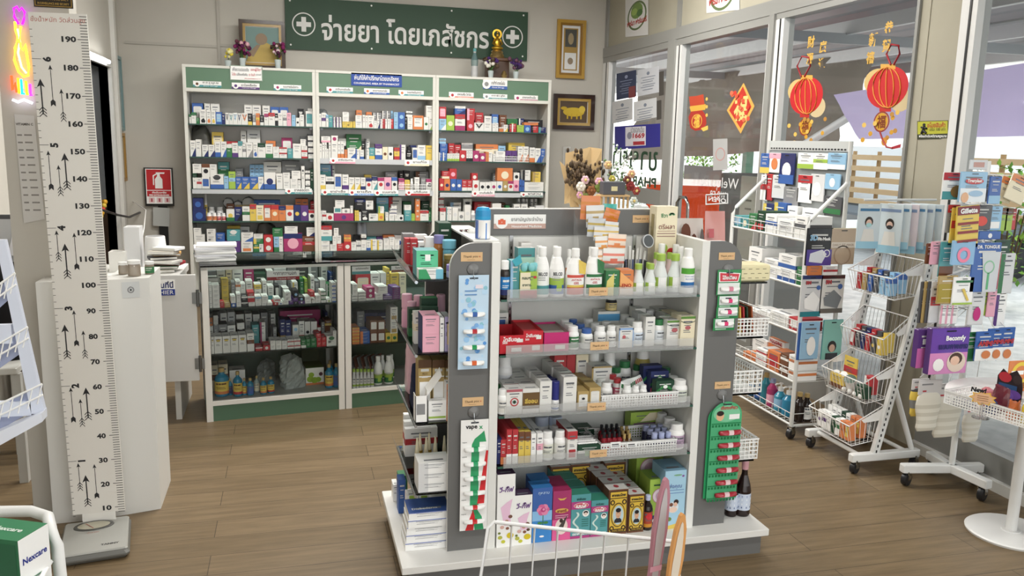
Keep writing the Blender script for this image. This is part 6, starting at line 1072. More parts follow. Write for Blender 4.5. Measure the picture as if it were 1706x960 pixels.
# ---- right side bay (faces the window): baskets, bottles, pouches
RB='white lattice baskets of the window side bay'
for zz,x1,hh,l in((RZ[1],1.76,.072,'upper'),(RZ[2],1.75,.09,'middle'),(RZ[3],1.755,.085,'lowest')):shelf_basket('white lattice basket on the gondola window side, %s of three'%l,0,0,0,0,0,0,.20,loc=(1.615,2.765,zz+.001),w=(x1-1.615)*2-.01,h=hh,rowsn=5,group=RB)
m=MB();m.cbox(-.09,.115,0,.11,0,.062,'#e6ddb4',.006)
for i in range(6):
 for k in range(3):m.rect(-.07+.03*i+.01*(k%2),-.055+.03*i+.01*(k%2),.012+.017*k,.014+.017*k,-.0006,'#6a6040')
tag(m.build('gift_box',CARD,None,(1.64,2.775,RZ[0]+.001)),'cream patterned box on the window side bay, under the pouches','box')
for i,(x,c,l)in enumerate(((1.66,'y','yellow'),(1.675,'r','red'),(1.69,'d','green'),(1.71,'#a0522d','rust'))):m=MB();m.cbox(0,.006,0,.10,0,.105,c,.001);tag(m.build('leaflet_pack',CARD,None,(x,2.80,RZ[1]+.005),rot=(0,-.12,0)),'%s upright pack in the upper window side basket'%l,'pack',None)
for i,(x,y,r,l)in enumerate(((1.672,2.80,.026,'partly hidden by the end panel'),(1.72,2.795,.03,'standing free on the gondola corner'),(1.70,2.885,.026,'standing behind two others'))):
 zt=LIP;h=(.218,.228,.232)[i];t=thing('tonic_wine_bottle','dark brown long necked bottle with pink cap, %s'%l,'bottle',(x,y,zt+.0005),0,None);m=MB();m.lathe([(r*.9,0,'#1f1413'),(r,h*.03,'#231513'),(r,h*.46,'#231513'),(r*.85,h*.56,'#231513'),(r*.42,h*.74,'#231513'),(r*.36,h*.86,'#231513')],18);m.build('body',GLOS,t);cc='#d9a3ab' if i<2 else '#a83240'
 m=MB();m.lathe([(r*.44,h*.84,cc),(r*.46,h*.97,cc),(r*.4,h,'#c46a70')],14);m.build('cap',PLAS,t);m=MB();m.lathe([(r*1.012,h*.12,'#c9d3e4'),(r*1.012,h*.42,'#c9d3e4')],18,cap=False)
 for v,c in((.36,'#8fa0c4'),(.3,'#e6ebf4'),(.22,'#e6ebf4'),(.16,'#5f6f9a')):m.grid([[(r*1.02*math.sin(q),-r*1.02*math.cos(q),h*zz)for q in(-1.1,-.6,0,.6,1.0)]for zz in(v,v+.03)],c,False,False)
 if i==2:m.lathe([(r*.6,h*.62,'#c23a44'),(r*.5,h*.74,'#c23a44')],14,cap=False)
 m.build('label',CARD,t)
def pouch(label,x0,x1,y0,yb,Y,col,deco=None,name='pouch',rz=0,mt=GLOS,z=None,lean=-.12,group=None,th=.02):
 a,b=at(x0,y0,Y),at(x1,y0,Y);zz=z if z is not None else at(x0,yb,Y).z;w=b.x-a.x;h=a.z-zz;rows=[];back=[]
 for k in range(9):
  v=k/8;s=1+.05*math.sin(v*3.1);bu=th*(1-v)**.7*(.4+.6*min(1,v*5));rows.append([((-.5+j/8)*w*s,-bu*math.sin(math.pi*j/8),h*v)for j in range(9)]);back.append([((-.5+j/8)*w*s,bu*.4*math.sin(math.pi*j/8)+.001,h*v)for j in range(8,-1,-1)])
 m=MB();m.grid(rows,col);m.grid(back,col)
 if deco:deco(m,w,h)
 return tag(m.build(name,mt,None,((a.x+b.x)/2,Y,zz),rot=(lean,0,rz)),label,'pouch',group)
pouch('pink zip pouch with red mark standing on the window side bay',1181,1214,352,0,2.94,'#c98f8a',lambda m,w,h:(m.rect(-w*.46,-w*.2,h*.58,h*.72,-.024,'#b0404a'),[m.rect(-w*.4,w*.3,h*v,h*v+.006,-.024,'#a2605a')for v in(.5,.45,.4)]),z=RZ[0]+.002)
pouch('white pouch with brown cow patches beside beige carton',1132,1176,364,0,3.08,'#d9d5cf',lambda m,w,h:(m.disc(-w*.25,h*.72,w*.18,h*.18,-.024,'#6a4a3c',12),m.disc(w*.05,h*.45,w*.14,h*.25,-.026,'#6a4a3c',12),m.disc(w*.38,h*.5,w*.09,h*.3,-.02,'#4a3a34',12)),z=RZ[0]+.002)
# ================================================================== wire racks by the window
def caster(parent,x,y,z0=.06,r=.028):
 m=MB();m.lathe([(0,-.012,'k'),(r,-.012,'k'),(r*1.02,0,'k'),(r,.012,'k'),(0,.012,'k')],16);w=m.build('caster',PLAS,parent,(x,y,r+.001),rot=(math.pi/2,0,.4));
 m=MB();m.box(-.014,.014,-.017,-.014,0,.04,'s');m.box(-.014,.014,.014,.017,0,.04,'s');m.box(-.014,.014,-.017,.017,.036,.042,'s');m.build('caster_fork',CHRO,parent,(x,y,r),.4)
def pk(name,label,x0,x1,y0,y1,Y,spec,txt=None,tc='W',tv=.8,tw=.8,X=None,th=.008,ex=None,grp=None,rz=0,mt=None,tab=True,cat='pack',lean=0.,tilt=0.):
 """flat hanging pack; Y: plane facing the entrance, X: plane facing into the shop"""
 if X is None:a,b=at(x0,y0,Y),at(x1,y1,Y);w=abs(b.x-a.x);c=Vector(((a.x+b.x)/2,Y,b.z))
 else:a,b=atx(x0,y0,X),atx(x1,y1,X);w=abs(b.y-a.y);c=Vector((X,(a.y+b.y)/2,b.z));rz=-math.pi/2+rz
 h=a.z-b.z;base,ops=parse(spec);m=MB()
 m.cbox(-w/2,w/2,0,th,0,h*.98,base,min(.003,th*.3));print_front(m,-w*.49,w*.49,h*.01,h*.97,-.0003,base,ops)
 if tab:m.rect(-w*.12,w*.12,h*.9,h*.925,-.004,'k')
 if txt:m.text(txt,(0,-.0042,h*tv),.1,tc,w=w*tw,bold=.03)
 if ex:ex(m,w,h)
 o=m.build(name,mt or GLOS,None,c,rot=(lean,tilt,rz));tag(o,label,cat,grp);return o,c,h
# ---- wire shelf rack
AX0,AX1,AY0,AY1=2.60,2.815,3.80,4.57;AZ=(1.08,.835,.585,.315,.075)
T=thing('wire_shelf_rack','white wire shelf rack on casters with masks hanging, beside the glass door','rack',(0,0,0))
for y in(AY0,AY1):
 m=MB();m.tube([(AX0,y,.055),(AX0,y,1.16),(AX0+.02,y,1.20),(AX1-.02,y,1.365),(AX1,y,1.385)],.0115,'#d8d9d6',8);m.tube([(AX1,y,.055),(AX1,y,1.60)],.0115,'#d8d9d6',8);m.tube([(AX0,y,.07),(AX1,y,.07)],.009,'#d8d9d6',8);m.build('side_frame',PAINT,T)
 for x in(AX0,AX1):caster(T,x,y)
m=MB();m.box(AX1-.004,AX1+.004,AY0,AY1,1.545,1.60,'#c3c6c5')
for k in range(26):m.box(AX1-.006,AX1-.004,AY0+.03+.028*k,AY0+.045+.028*k,1.552,1.560,'k')
m.build('header_panel',PAINT,T);m=MB();m.box(AX1,AX1+.003,AY0+.02,AY1-.02,1.10,1.545,'#9a9fa0');m.build('back_board',PAINT,T)
for z in AZ:
 m=MB();m.tube([(AX0,AY0,z),(AX0,AY1,z)],.007,'#d8d9d6',6);m.tube([(AX1,AY0,z),(AX1,AY1,z)],.007,'#d8d9d6',6)
 for k in range(20):yy=AY0+(AY1-AY0)*k/19;m.tube([(AX0,yy,z),(AX1,yy,z)],.0025,'#d8d9d6',4)
 for zz in(z+.03,z+.062):m.tube([(AX0,AY0,zz),(AX0,AY1,zz)],.0025,'#d8d9d6',4)
 for k in range(13):yy=AY0+(AY1-AY0)*k/12;m.tube([(AX0-.001,yy,z),(AX0-.001,yy,z+.062)],.002,'#d8d9d6',4)
 m.tube([(AX0,AY0,z+.062),(AX1,AY0,z+.062)],.0025,'#d8d9d6',4);m.build('wire_shelf',PAINT,T)
def rbox(name,label,x0,x1,yt,z,dep,spec,X=2.612,n=1,txt=None,tc='h',grp=None,crop=None,cat='box',tv=.5):
 if crop:ox,oy,s=crop;x0,x1,yt=ox+x0/s,ox+x1/s,oy+yt/s
 a,b=atx(x0,yt+10,X),atx(x1,yt+10,X);w=abs(a.y-b.y);h=(atx((x0+x1)/2,yt,X).z-z)/n
 for i in range(n):
  m=carton_mb(w-.002,dep,h-.0006,spec)
  if txt:m.text(txt,(0,-.004,h*tv),.1,tc,w=w*.75,bold=.02)
  tag(m.build(name,CARD,None,(X,(a.y+b.y)/2,z+.004+h*i),-math.pi/2),label if n==1 else '%s, %s from the bottom'%(label,ordw(i)),cat,grp)
A1=(1206,230,3.841);A2=(1206,470,3.555);SR='wire shelf rack'
for x0,x1,yt,sp,l in((62,112,500,'t=c','teal pack at the far end'),(115,155,512,'t@e','teal pack with portrait'),(160,212,488,'g/r','green box with red wedge'),(214,264,470,'d*r','dark green box with red block'),(266,338,492,'W-b','white box with blue lettering'),(341,446,525,'W=i','white box with small spectacle drawings'),(455,535,502,'W-h','white box with black lettering')):rbox('mask_box','%s, top shelf of the wire rack'%l,x0,x1,yt,AZ[0],.15,sp,crop=A1)
for x0,x1,yt,sp,l in((250,320,425,'n|y','navy box'),(322,400,418,'b|y','blue box with yellow strip'),(405,470,440,'W','plain white box'),(500,600,455,'W-i','wide white box')):rbox('plaster_box','%s on the rear of the top wire shelf'%l,x0,x1,yt,AZ[0],.04,sp,X=2.765,crop=A1)
for x0,x1,yt,sp,n,l in((160,245,705,'W/h',1,'white and dark sock pack'),(258,346,780,'W-i',2,'white boxed clear masks'),(349,462,752,'W_b',2,'white mask box with blue foot'),(466,512,830,'g',1,'green box')):rbox('mask_box','%s, second shelf of the wire rack'%l,x0,x1,yt,AZ[1],.15,sp,n=n,crop=A1)
for x0,x1,yt,sp,n,l in((140,200,160,'W',3,'flat white box'),(205,268,175,'W',3,'flat white box beside others'),(272,383,185,'W-i',4,'flat white glove box'),(387,440,215,'r=W',1,'red box with white grid')):rbox('glove_box','%s, third shelf of the wire rack'%l,x0,x1,yt,AZ[2],.15,sp,n=n,crop=A2)
for x0,x1,yt,sp,n,l in((112,186,425,'o',2,'small orange box'),(190,252,400,'W-r',2,'white box with red band'),(258,330,415,'o=r',1,'orange denture tablet box'),(334,380,430,'B-W',2,'brown and white box'),(384,440,440,'W-o',2,'white and orange box')):rbox('paste_box','%s, fourth shelf of the wire rack'%l,x0,x1,yt,AZ[3],.12,sp,n=n,crop=A2)
rbox('denture_box','orange box with upright red lettered card, fourth wire shelf',262,360,345,AZ[3],.03,'o^W',X=2.76,crop=A2,txt='POLIDINE',tc='r',tv=.85);rbox('paste_box','white card standing behind orange boxes, fourth wire shelf',170,255,340,AZ[3],.03,'W',X=2.76,crop=A2)
def pump(label,x,yt,z,r,col,cap='W',X=2.64,pumpy=True,crop=A2,lab=None,grp='liquid soap and mouthwash bottles'):
 px,py=crop[0]+x/crop[2],crop[1]+yt/crop[2];q=atx(px,py,X);h=q.z-z;t=thing('mouthwash_bottle',label,'bottle',(X+.02,q.y,z+.008),-math.pi/2,grp);m=MB();hb=.72 if pumpy else.86
 m.lathe([(r*.95,0,col),(r,h*.04,col),(r,h*hb*.75,col),(r*.5,h*hb*.93,col),(r*.4,h*hb,col)],16);m.build('body',GLOS,t);m=MB()
 if pumpy:m.lathe([(r*.45,h*hb-.002,cap),(r*.45,h*.84,cap),(r*.15,h*.86,cap),(r*.15,h*.95,cap),(r*.4,h*.96,cap),(r*.3,h,cap)],12);m.tube([(0,0,h*.97),(0,-r*.9,h*.96),(0,-r*1.1,h*.92)],r*.13,cap,6)
 else:m.lathe([(r*.5,h*hb-.002,cap),(r*.5,h*.99,cap),(r*.4,h,cap)],12)
 m.build('cap',PLAS,t)
 if lab:m=MB();m.lathe([(r*1.012,h*.15,lab),(r*1.012,h*.45,lab)],16,cap=False);m.build('label',CARD,t)
for i,(x,yt,r,col,cap,pp,lb,l)in enumerate(((148,590,.03,'#2b6f9a','f',False,'c','blue mouthwash, far end of the bottom wire shelf'),(200,585,.035,'#23507a','f',False,'b','navy mouthwash, second on the bottom wire shelf'),(238,545,.03,'#2f7a8a','f',False,None,'tall teal mouthwash with gold cap'),(275,580,.032,'#a83a6a','#9aa4c4',False,'p','magenta bottle on the bottom wire shelf'),(322,605,.034,'#3a93b0','W',True,'c','blue pump bottle beside the magenta one'),(372,625,.036,'#2f86ac','W',True,None,'blue pump bottle nearest the front post'))):pump(l,x,yt,AZ[4],r,col,cap,2.645,pp,lab=lb)
for i,(px,yt,l)in enumerate(((1331,655,'dark brown gold capped bottle behind the front post'),(1343,657,'dark brown gold capped bottle with white label, bottom wire shelf'))):q=at(px,yt,3.84+.0*i);h=q.z-AZ[4];med_bottle('tonic_bottle',l,'bottle',(q.x+.012,3.845,AZ[4]+.004),.030,h,'#231915','f','W' if i else None,None,.4,.6,'brown bottles of the wire rack')
# packs on the rear board
BK='packs on the rear board of the wire rack'
for x0,x1,y0,y1,sp,l in((238,288,95,228,'b_y','blue and yellow pack, upper row'),(292,358,92,225,'W^p@o','white pack with baby mark'),(362,442,92,300,'n@W_b','tall navy blue pack with round picture'),(476,572,92,200,'W_l','white and lime pack'),(576,660,95,205,'W-l','white and green toothbrush pack'),(666,775,92,205,'c_W','pale blue brush pack'),
  (240,272,230,402,'W-r','slim white and red pack, lower row'),(275,304,225,402,'r','slim red pack'),(312,384,232,392,'i','clear zip bag'),(386,470,305,440,'a','grey box back'),(478,556,230,420,'W^r','white and red clip pack'),(558,634,225,410,'i@W','clear inhaler mask pack'),(650,738,225,335,'c@W','pale blue pack with red lips'),(640,745,365,495,'h_g','dark pack with line drawn face')):
 pk('blister_pack','%s on the wire rack board'%l,A1[0]+x0/3.841,A1[0]+x1/3.841,A1[1]+y0/3.841,A1[1]+y1/3.841,0,sp,X=2.798)
# packs hung on the front post
FP=3.765;hp=[]
hp.append(pk('mask_pack','black and purple mask pack with large white lettering',1346,1384,379,442,FP,'k',ex=lambda m,w,h:(m.text('3D',(-w*.25,-.005,h*.73),.1,'c',w=w*.3,bold=.06),m.text('Fit Mask',(w*.15,-.005,h*.7),.1,'W',w=w*.5,bold=.05),m.rect(-w*.48,w*.48,0,h*.42,-.0035,'#5a4a9a'),m.poly([(-w*.38,h*.1),(w*.12,h*.06),(w*.28,h*.3),(w*.1,h*.42),(-w*.35,h*.32)],-.005,'#e3e6ee'),m.ringd(w*.28,h*.32,w*.1,w*.13,-.0052,'W',14))))
hp.append(pk('mask_pack','beige mask pack with pale band beside the black one',1386,1422,379,440,FP,'#'[:0]+'e',ex=lambda m,w,h:(m.rect(-w*.48,w*.48,0,h*.96,-.001,'#c3ad94'),m.rect(-w*.48,w*.48,h*.45,h*.6,-.003,'#e6ddd0'),m.text('DAILY FIT MASK',(0,-.005,h*.53),.1,'#a08a74',w=w*.85),m.ringd(0,h*.25,w*.3,w*.34,-.003,'#a98f76',20))))
hp.append(pk('plaster_pack','small orange pack under the black mask pack',1346,1369,443,461,FP,'o',tab=False));hp.append(pk('plaster_pack','small white and red pack under the beige mask pack',1372,1395,443,460,FP+.004,'W-r',tab=False))
def m3(c):return lambda m,w,h:(m.text('3M',(-w*.2,-.005,h*.8),.1,'r',w=w*.25,bold=.06),m.rect(-w*.48,w*.48,h*.88,h*.97,-.003,'n' if c=='W' else '#4a1f1f'),m.disc(w*.3,h*.68,w*.1,w*.1,-.004,'b',10),m.poly([(-w*.3,h*.2),(w*.25,h*.12),(w*.4,h*.4),(w*.05,h*.6),(-w*.35,h*.4)],-.004,c),m.rect(-w*.48,w*.48,0,h*.12,-.003,'#2a7f8a' if c=='W' else '#6a6660'))
hp.append(pk('mask_pack','white and teal respirator pack on the front post',1337,1366,457,527,FP,'i',ex=m3('W')));hp.append(pk('mask_pack','grey respirator pack beside the white and teal one',1369,1403,457,521,FP,'w',ex=m3('#7f8488')))
hp.append(pk('ear_pack','pale blue pack with white shape on the front post',1337,1362,536,598,FP,'c',ex=lambda m,w,h:m.disc(w*.05,h*.35,w*.24,h*.25,-.004,'W',16)));hp.append(pk('ear_pack','blue pack just behind the pale blue one',1332,1356,537,599,FP+.012,'b'));hp.append(pk('mask_pack','mint mask pack with portrait below the grey respirator',1373,1400,532,598,FP+.006,'t',ex=lambda m,w,h:(m.rect(-w*.48,w*.48,0,h*.97,-.001,'#8fc9bd'),m.disc(0,h*.32,w*.22,w*.26,-.003,'#2d2622',14),m.disc(0,h*.28,w*.15,w*.18,-.004,'#d9b39c',12),m.rect(-w*.3,w*.3,0,h*.16,-.0035,'#3a3a3e'))))
for o,c,h in hp:m=MB();m.tube([(AX0,AY0,c.z+h*.93),(c.x,FP+.016,c.z+h*.94)],.0022,'W',5);m.build('pack_hook',PAINT,bpy.data.objects['wire_shelf_rack'])
# ---- tilted basket stand
BY0,BY1=3.30,3.66;bx=lambda z:2.715+.215*z
T=thing('basket_stand','white tilted stand with four wire baskets on casters','rack',(0,0,0))
for y in(BY0,BY1):
 m=MB();P=[(bx(.06),y,.06),(bx(1.06),y,1.06)];d=.018
 m.face([(P[0][0]-d,y-.012,.06),(P[0][0]+d,y-.012,.06),(P[1][0]+d,y-.012,1.06),(P[1][0]-d,y-.012,1.06)],'#e4e5e3');m.face([(P[0][0]-d,y+.012,.06),(P[1][0]-d,y+.012,1.06),(P[1][0]+d,y+.012,1.06),(P[0][0]+d,y+.012,.06)],'#e4e5e3')
 for s in(-1,1):m.face([(P[0][0]+s*d,y-.012,.06),(P[0][0]+s*d,y+.012,.06),(P[1][0]+s*d,y+.012,1.06),(P[1][0]+s*d,y-.012,1.06)],'#e4e5e3')
 for k in range(35):z=.1+.027*k;m.face([(bx(z)-.004,y-.0126,z),(bx(z)+.004,y-.0126,z),(bx(z)+.004,y-.0126,z+.014),(bx(z)-.004,y-.0126,z+.014)],'k')
 m.build('upright',PAINT,T);m=MB();m.cbox(2.60,2.99,y-.018,y+.018,.06,.10,'#e4e5e3',.004);m.build('foot',PAINT,T);m=MB();m.tube([(2.95,y,.10),(bx(.42)+.01,y,.42)],.013,'#e4e5e3',6);m.build('brace',PAINT,T)
 for x in(2.63,2.97):caster(T,x,y)
m=MB();m.tube([(2.66,BY0,.085),(2.66,BY1,.085)],.011,'#e4e5e3',8);m.tube([(2.93,BY0,.085),(2.93,BY1,.085)],.011,'#e4e5e3',8);m.build('cross_bar',PAINT,T)
BZ=((.955,1.04,2.75),(.66,.765,2.735),(.447,.54,2.645),(.235,.33,2.59))
for(zf,zk,xf)in BZ:
 xk=bx(zk)-.012;zb=zf-.105;xb0,xb1=xf+.03,xk-.02;m=MB();y0,y1=BY0+.016,BY1-.016
 m.tube([(xf,y0,zf),(xf,y1,zf),(xk,y1,zk),(xk,y0,zk)],.0035,'W',6,True);m.tube([(xb0,y0+.01,zb),(xb0,y1-.01,zb),(xb1,y1-.01,zb+.02),(xb1,y0+.01,zb+.02)],.0022,'W',4,True);n=12
 for k in range(n+1):yy=y0+(y1-y0)*k/n;yc=min(max(yy,y0+.01),y1-.01);m.tube([(xf,yy,zf),(xb0,yc,zb),(xb1,yc,zb+.02),(xk,yy,zk)],.0016,'W',4)
 for k in range(1,6):
  u=k/6
  for yy,yc in((y0,y0+.01),(y1,y1-.01)):m.tube([(xf+(xk-xf)*u,yy,zf+(zk-zf)*u),(xb0+(xb1-xb0)*u,yc,zb+.02*u)],.0016,'W',4)
 m.build('wire_basket',PAINT,T)
 for y in(BY0+.008,BY1-.008):m=MB();m.face([(bx(zk-.05),y,zk-.07),(bx(zk),y,zk),(xf+.06,y,zf+.03),(xf+.075,y,zf+.015)],'W');m.build('basket_arm',PAINT,T)
def bbox(label,bi,u,v,w,d,h,spec,rz=-1.57,name='lozenge_box',tl=0.,txt=None,grp=None):
 zf,zk,xf=BZ[bi];x=xf+.037+v*(bx(zk)-xf-.08);y=BY1-.045-u*(BY1-BY0-.09);m=carton_mb(w,d,h,spec)
 if txt:m.text(txt,(0,-.004,h*.5),.1,'W',w=w*.8,bold=.03)
 tag(m.build(name,CARD,None,(x,y,zf-.105+.011+.02*v),rot=(0,tl,rz)),label,'box',grp)
for bi,bn in enumerate(('topmost','second','third','lowest')):
 L=((('r',.05),('f',.2),('b',.36),('h',.52),('c',.68),('c^b',.84)),(('r=W',.08),('h',.24),('n',.38),('r',.52),('h@y',.68),('y@W',.84)),(),(('W@v',.06),('W-v',.2),('W',.34),('d',.48),('W-g',.6),('o',.74),('o=y',.88)))[bi]
 for i,(sp,u)in enumerate(L):
  for k,v in enumerate((0.,.5)):bbox('%s box, %s %s, %s basket of the tilted stand'%(describe(sp)[0],ordw(i),'in front' if k==0 else 'behind',bn),bi,u,v,.032,.04,.085+.012*((i*3+k)%3),sp,-1.57+.04*math.sin(i*2+k))
bbox('open yellow display box of pastille tins, third basket of the tilted stand',2,.18,.02,.11,.05,.07,'y_B',name='display_tray');bbox('yellow header card standing behind pastille tins',2,.2,.68,.10,.006,.145,'y-r',name='header_card')
for i in range(3):m=MB();m.lathe([(0,0,'f'),(.016,0,'f'),(.016,.012,'W'),(0,.013,'W')],14);zf=BZ[2][0];tag(m.build('pastille_tin',GLOS,None,(2.705+.018*(i%2),3.60-.035*i,zf-.03),rot=(.3,-.3,0)),'round pastille tin in the yellow display box, %s from its far end'%ordw(i),'tin','pastille tins in the yellow display')
m=MB();m.lathe([(.022,0,'W'),(.03,.06,'W'),(.03,.065,'d'),(0,.066,'d')],18);tag(m.build('tissue_tub',PLAS,None,(2.715,3.49,BZ[2][0]-.075),rot=(.35,-.5,0)),'white tub with dark green lid, third basket of the tilted stand','tub')
for i in range(7):m=MB();m.ball((0,0,0),.013,'W',8,5);tag(m.build('cotton_ball_pack',MATT,None,(2.69+.02*(i%2),3.51-.021*i,BZ[2][0]-.087)),'white round pack lying in the third basket, %s from the far side'%ordw(i),'pack','white round packs in the third basket')
bbox('green box lying in the third basket, near end',2,.84,.05,.07,.04,.06,'d',-1.57);bbox('maroon and white box in the third basket, rear near end',2,.78,.55,.05,.04,.09,'r|W',-1.57)
# masks hanging on the stand's top bar
MK='clear mask packs hanging on the tilted stand'
for i,(x0,x1,rz)in enumerate(((1427,1474,-.15),(1478,1494,-1.1),(1491,1507,-1.1),(1504,1520,-1.1),(1517,1533,-1.1),(1530,1546,-1.1),(1543,1561,-1.1))):
 pc=(x0+x1)/2;Yp=3.41-.02*i;q=at(pc,340,Yp);b=at(pc,414+(i%2)*8,Yp);w,h=.115,q.z-b.z;m=MB();m.cbox(-w/2,w/2,0,.006,0,h,'#cfdbe0' if i!=3 else '#d6cdd4',.002);m.rect(-w*.42,w*.42,h*.84,h*.9,-.001,('#4f7fa6','#7a8fb0')[i%2]);m.rect(-w*.48,w*.48,0,h*.16,-.001,'#9cc9dd')
 m.disc(0,h*.6,w*.18,w*.22,-.0015,'#2f2724',14);m.disc(0,h*.57,w*.13,w*.16,-.002,'#dfbfae',12);m.disc(0,h*.53,w*.13,w*.09,-.0025,('#a9d3d6','#3a3a3e')[i%2],10);m.poly([(-w*.3,h*.16),(w*.3,h*.16),(w*.22,h*.44),(-w*.2,h*.44)],-.0012,'#e2e0da')
 m.rect(-w*.1,w*.1,h*.95,h*.965,-.0015,'W');tag(m.build('mask_pack',GLOS,None,(q.x,Yp,b.z),rz),'clear mask pack with portrait, %s along the top bar of tilted stand'%ordw(i),'pack',MK)
m=MB();qa,qb=at(1440,333,3.43),at(1560,333,3.345);m.tube([qa,qb],.006,'#d3d6d6',6);m.tube([(qa+qb)/2,(bx(1.06),BY0+.06,1.3),(bx(1.0),BY0,1.0)],.004,'#d3d6d6',6);m.build('hanging_bar',PAINT,T)
# ---- spinner rack with x-shaped foot
SX,SY=2.99,3.08
T=thing('spinner_rack','white revolving hook stand on an x shaped castor foot','rack',(SX,SY,0));m=MB()
m.tube([(0,0,.10),(0,0,1.52)],.014,'#e4e5e3',10);m.build('pole',PAINT,T)
for i,a in enumerate((2.95,-1.5,-.35+.2,1.45)):
 dx,dy=math.cos(a),math.sin(a);L=(.245,.21,.155,.17)[i];m=MB();m.cbox(0,L,-.02,.02,.065,.105,'#e4e5e3',.004);m.build('foot',PAINT,T,(0,0,0),a);caster(T,dx*(L-.03),dy*(L-.03),r=.031)
TIERS=(1.46,1.33,1.17,1.04,.86,.68)
for z in TIERS:
 m=MB();m.tube([(.07*math.cos(i*.524),.07*math.sin(i*.524),z)for i in range(12)],.003,'#e4e5e3',5,True)
 for i in range(4):m.tube([(0,0,z),(.07*math.cos(i*1.571),.07*math.sin(i*1.571),z)],.003,'#e4e5e3',5)
 m.build('hook_ring',PAINT,T)
SPK='packs on the spinner rack';HA=[]
def sp(label,x0,x1,y0,y1,Y,spec,txt=None,name='blister_pack',**k):
 o,c,h=pk(name,label+' on the spinner rack',x0,x1,y0,y1,Y,spec,txt,**k);zt=c.z+h*.93;zr=min(TIERS,key=lambda q:abs(q-zt));dx,dy=c.x-SX,Y-SY;r=math.hypot(dx,dy)or 1;arms=MB();arms.tube([(dx/r*.07,dy/r*.07,zr),(dx,dy+k.get('th',.008)+.004,zt+.004)],.002,'#e4e5e3',5);HA.append(arms)
sp('white pack with red top and tan frog',1573,1605,286,333,2.98,'W^r_t',ex=lambda m,w,h:m.disc(w*.15,h*.3,w*.3,h*.22,-.004,'#8a6a3a',12));sp('sky blue plaster pack with red oval',1602,1641,285,337,2.93,'c',ex=lambda m,w,h:(m.disc(0,h*.68,w*.34,h*.1,-.004,'r',18),m.text('Tigerplast',(0,-.0046,h*.68),.1,'W',w=w*.55,bold=.03),m.rect(-w*.48,w*.48,0,h*.45,-.002,'#e6edf2'),m.disc(w*.1,h*.28,w*.26,h*.1,-.004,'#9fc0dc',16),m.disc(-w*.3,h*.15,w*.14,w*.16,-.0045,'#e0b08a',12)))
sp('grey backed pack behind the sky blue one',1640,1654,291,336,3.0,'a');sp('slim blue pack in the top tier',1651,1665,293,340,2.96,'b_c');sp('orange and beige pack, nearer the slim blue one',1663,1683,294,336,2.98,'e^o',tilt=.25);sp('orange and beige pack at the window end, top tier',1676,1704,291,336,2.95,'e^o',tilt=.35)
sp('grey pack with red foot, second tier',1580,1595,340,388,2.99,'a^r');sp('yellow razor strip behind the lettered one',1588,1605,345,405,2.97,'y-r');sp('yellow razor strip with maroon head',1600,1629,341,414,2.93,'y',ex=lambda m,w,h:(m.rect(-w*.48,w*.48,h*.78,h*.97,-.003,'#7a2430'),m.text('Gillette',(0,-.0046,h*.87),.1,'W',w=w*.75,bold=.04),[m.rect(-w*.45,w*.45,h*v,h*v+h*.06,-.003,'#8a2a30')for v in(.55,.35,.15)]),tilt=-.08)
sp('dark pack with red pacifier picture',1623,1650,341,383,2.95,'h',ex=lambda m,w,h:m.disc(-w*.05,h*.35,w*.3,h*.2,-.004,'#d8473a',14));sp('pale blue and white pack, second tier',1650,1667,343,384,2.97,'c*W');sp('blue box pack under the pale blue one',1632,1667,385,399,2.96,'b@W',tab=False);sp('olive green pack, first of the pair',1668,1676,345,385,2.99,'l^B');sp('olive green pack, second of the pair',1677,1685,346,385,2.99,'l^B');sp('slim red pack at the window end',1686,1691,347,383,3.0,'r')
sp('pale blue card with pink ring teether',1588,1622,400,441,2.93,'c',ex=lambda m,w,h:(m.rect(-w*.48,w*.48,h*.0,h*.95,-.001,'#8fb9dc'),m.ringd(0,h*.4,w*.16,w*.28,-.004,'#ef86a4',20)));sp('blue tongue cleaner pack with white panel',1624,1660,403,486,2.93,'b',ex=lambda m,w,h:(m.text('DR. TONGUE',(0,-.0046,h*.9),.1,'W',w=w*.8,bold=.03),m.poly([(-w*.05,0),(w*.45,0),(w*.48,h*.8),(-w*.2,h*.8),(-w*.1,h*.4)],-.003,'#cfd4d8'),m.ringd(w*.1,h*.5,w*.16,w*.2,-.004,'#8fc6a0',16),m.rect(w*.06,w*.14,h*.05,h*.38,-.004,'#5fae7a')));sp('dark green pack beside the tongue cleaner',1659,1677,399,463,2.99,'d');sp('maroon edge pack behind the tongue cleaner',1656,1662,420,482,2.97,'r')
sp('pink slim pack at the cashier end',1553,1564,402,441,3.0,'p');sp('brown slim pack at the cashier end',1545,1553,405,440,3.02,'B');sp('teal and tan pack',1569,1586,402,461,2.98,'t_B');sp('pale green toothbrush pack',1669,1685,421,489,2.98,'i|g',name='toothbrush_pack')
sp('olive card with pale writing',1565,1592,459,506,2.94,'f',ex=lambda m,w,h:(m.rect(-w*.48,w*.48,h*.06,h*.7,-.001,'#a39032'),m.rect(-w*.3,w*.2,h*.5,h*.52,-.003,'e'),m.rect(-w*.3,w*.2,h*.2,h*.22,-.003,'e')));sp('white and green flosser card',1590,1619,461,507,2.93,'W',ex=lambda m,w,h:(m.rect(-w*.4,w*.4,h*.78,h*.86,-.003,'g'),m.poly([(-w*.1,h*.55),(w*.02,h*.58),(w*.3,h*.15),(w*.2,h*.12)],-.004,'y'),m.rect(-w*.48,w*.48,0,h*.07,-.003,'l')));sp('clear pack with magenta clipper',1618,1637,484,541,2.95,'i',ex=lambda m,w,h:m.disc(0,h*.32,w*.24,h*.2,-.004,'#c2387f',14))
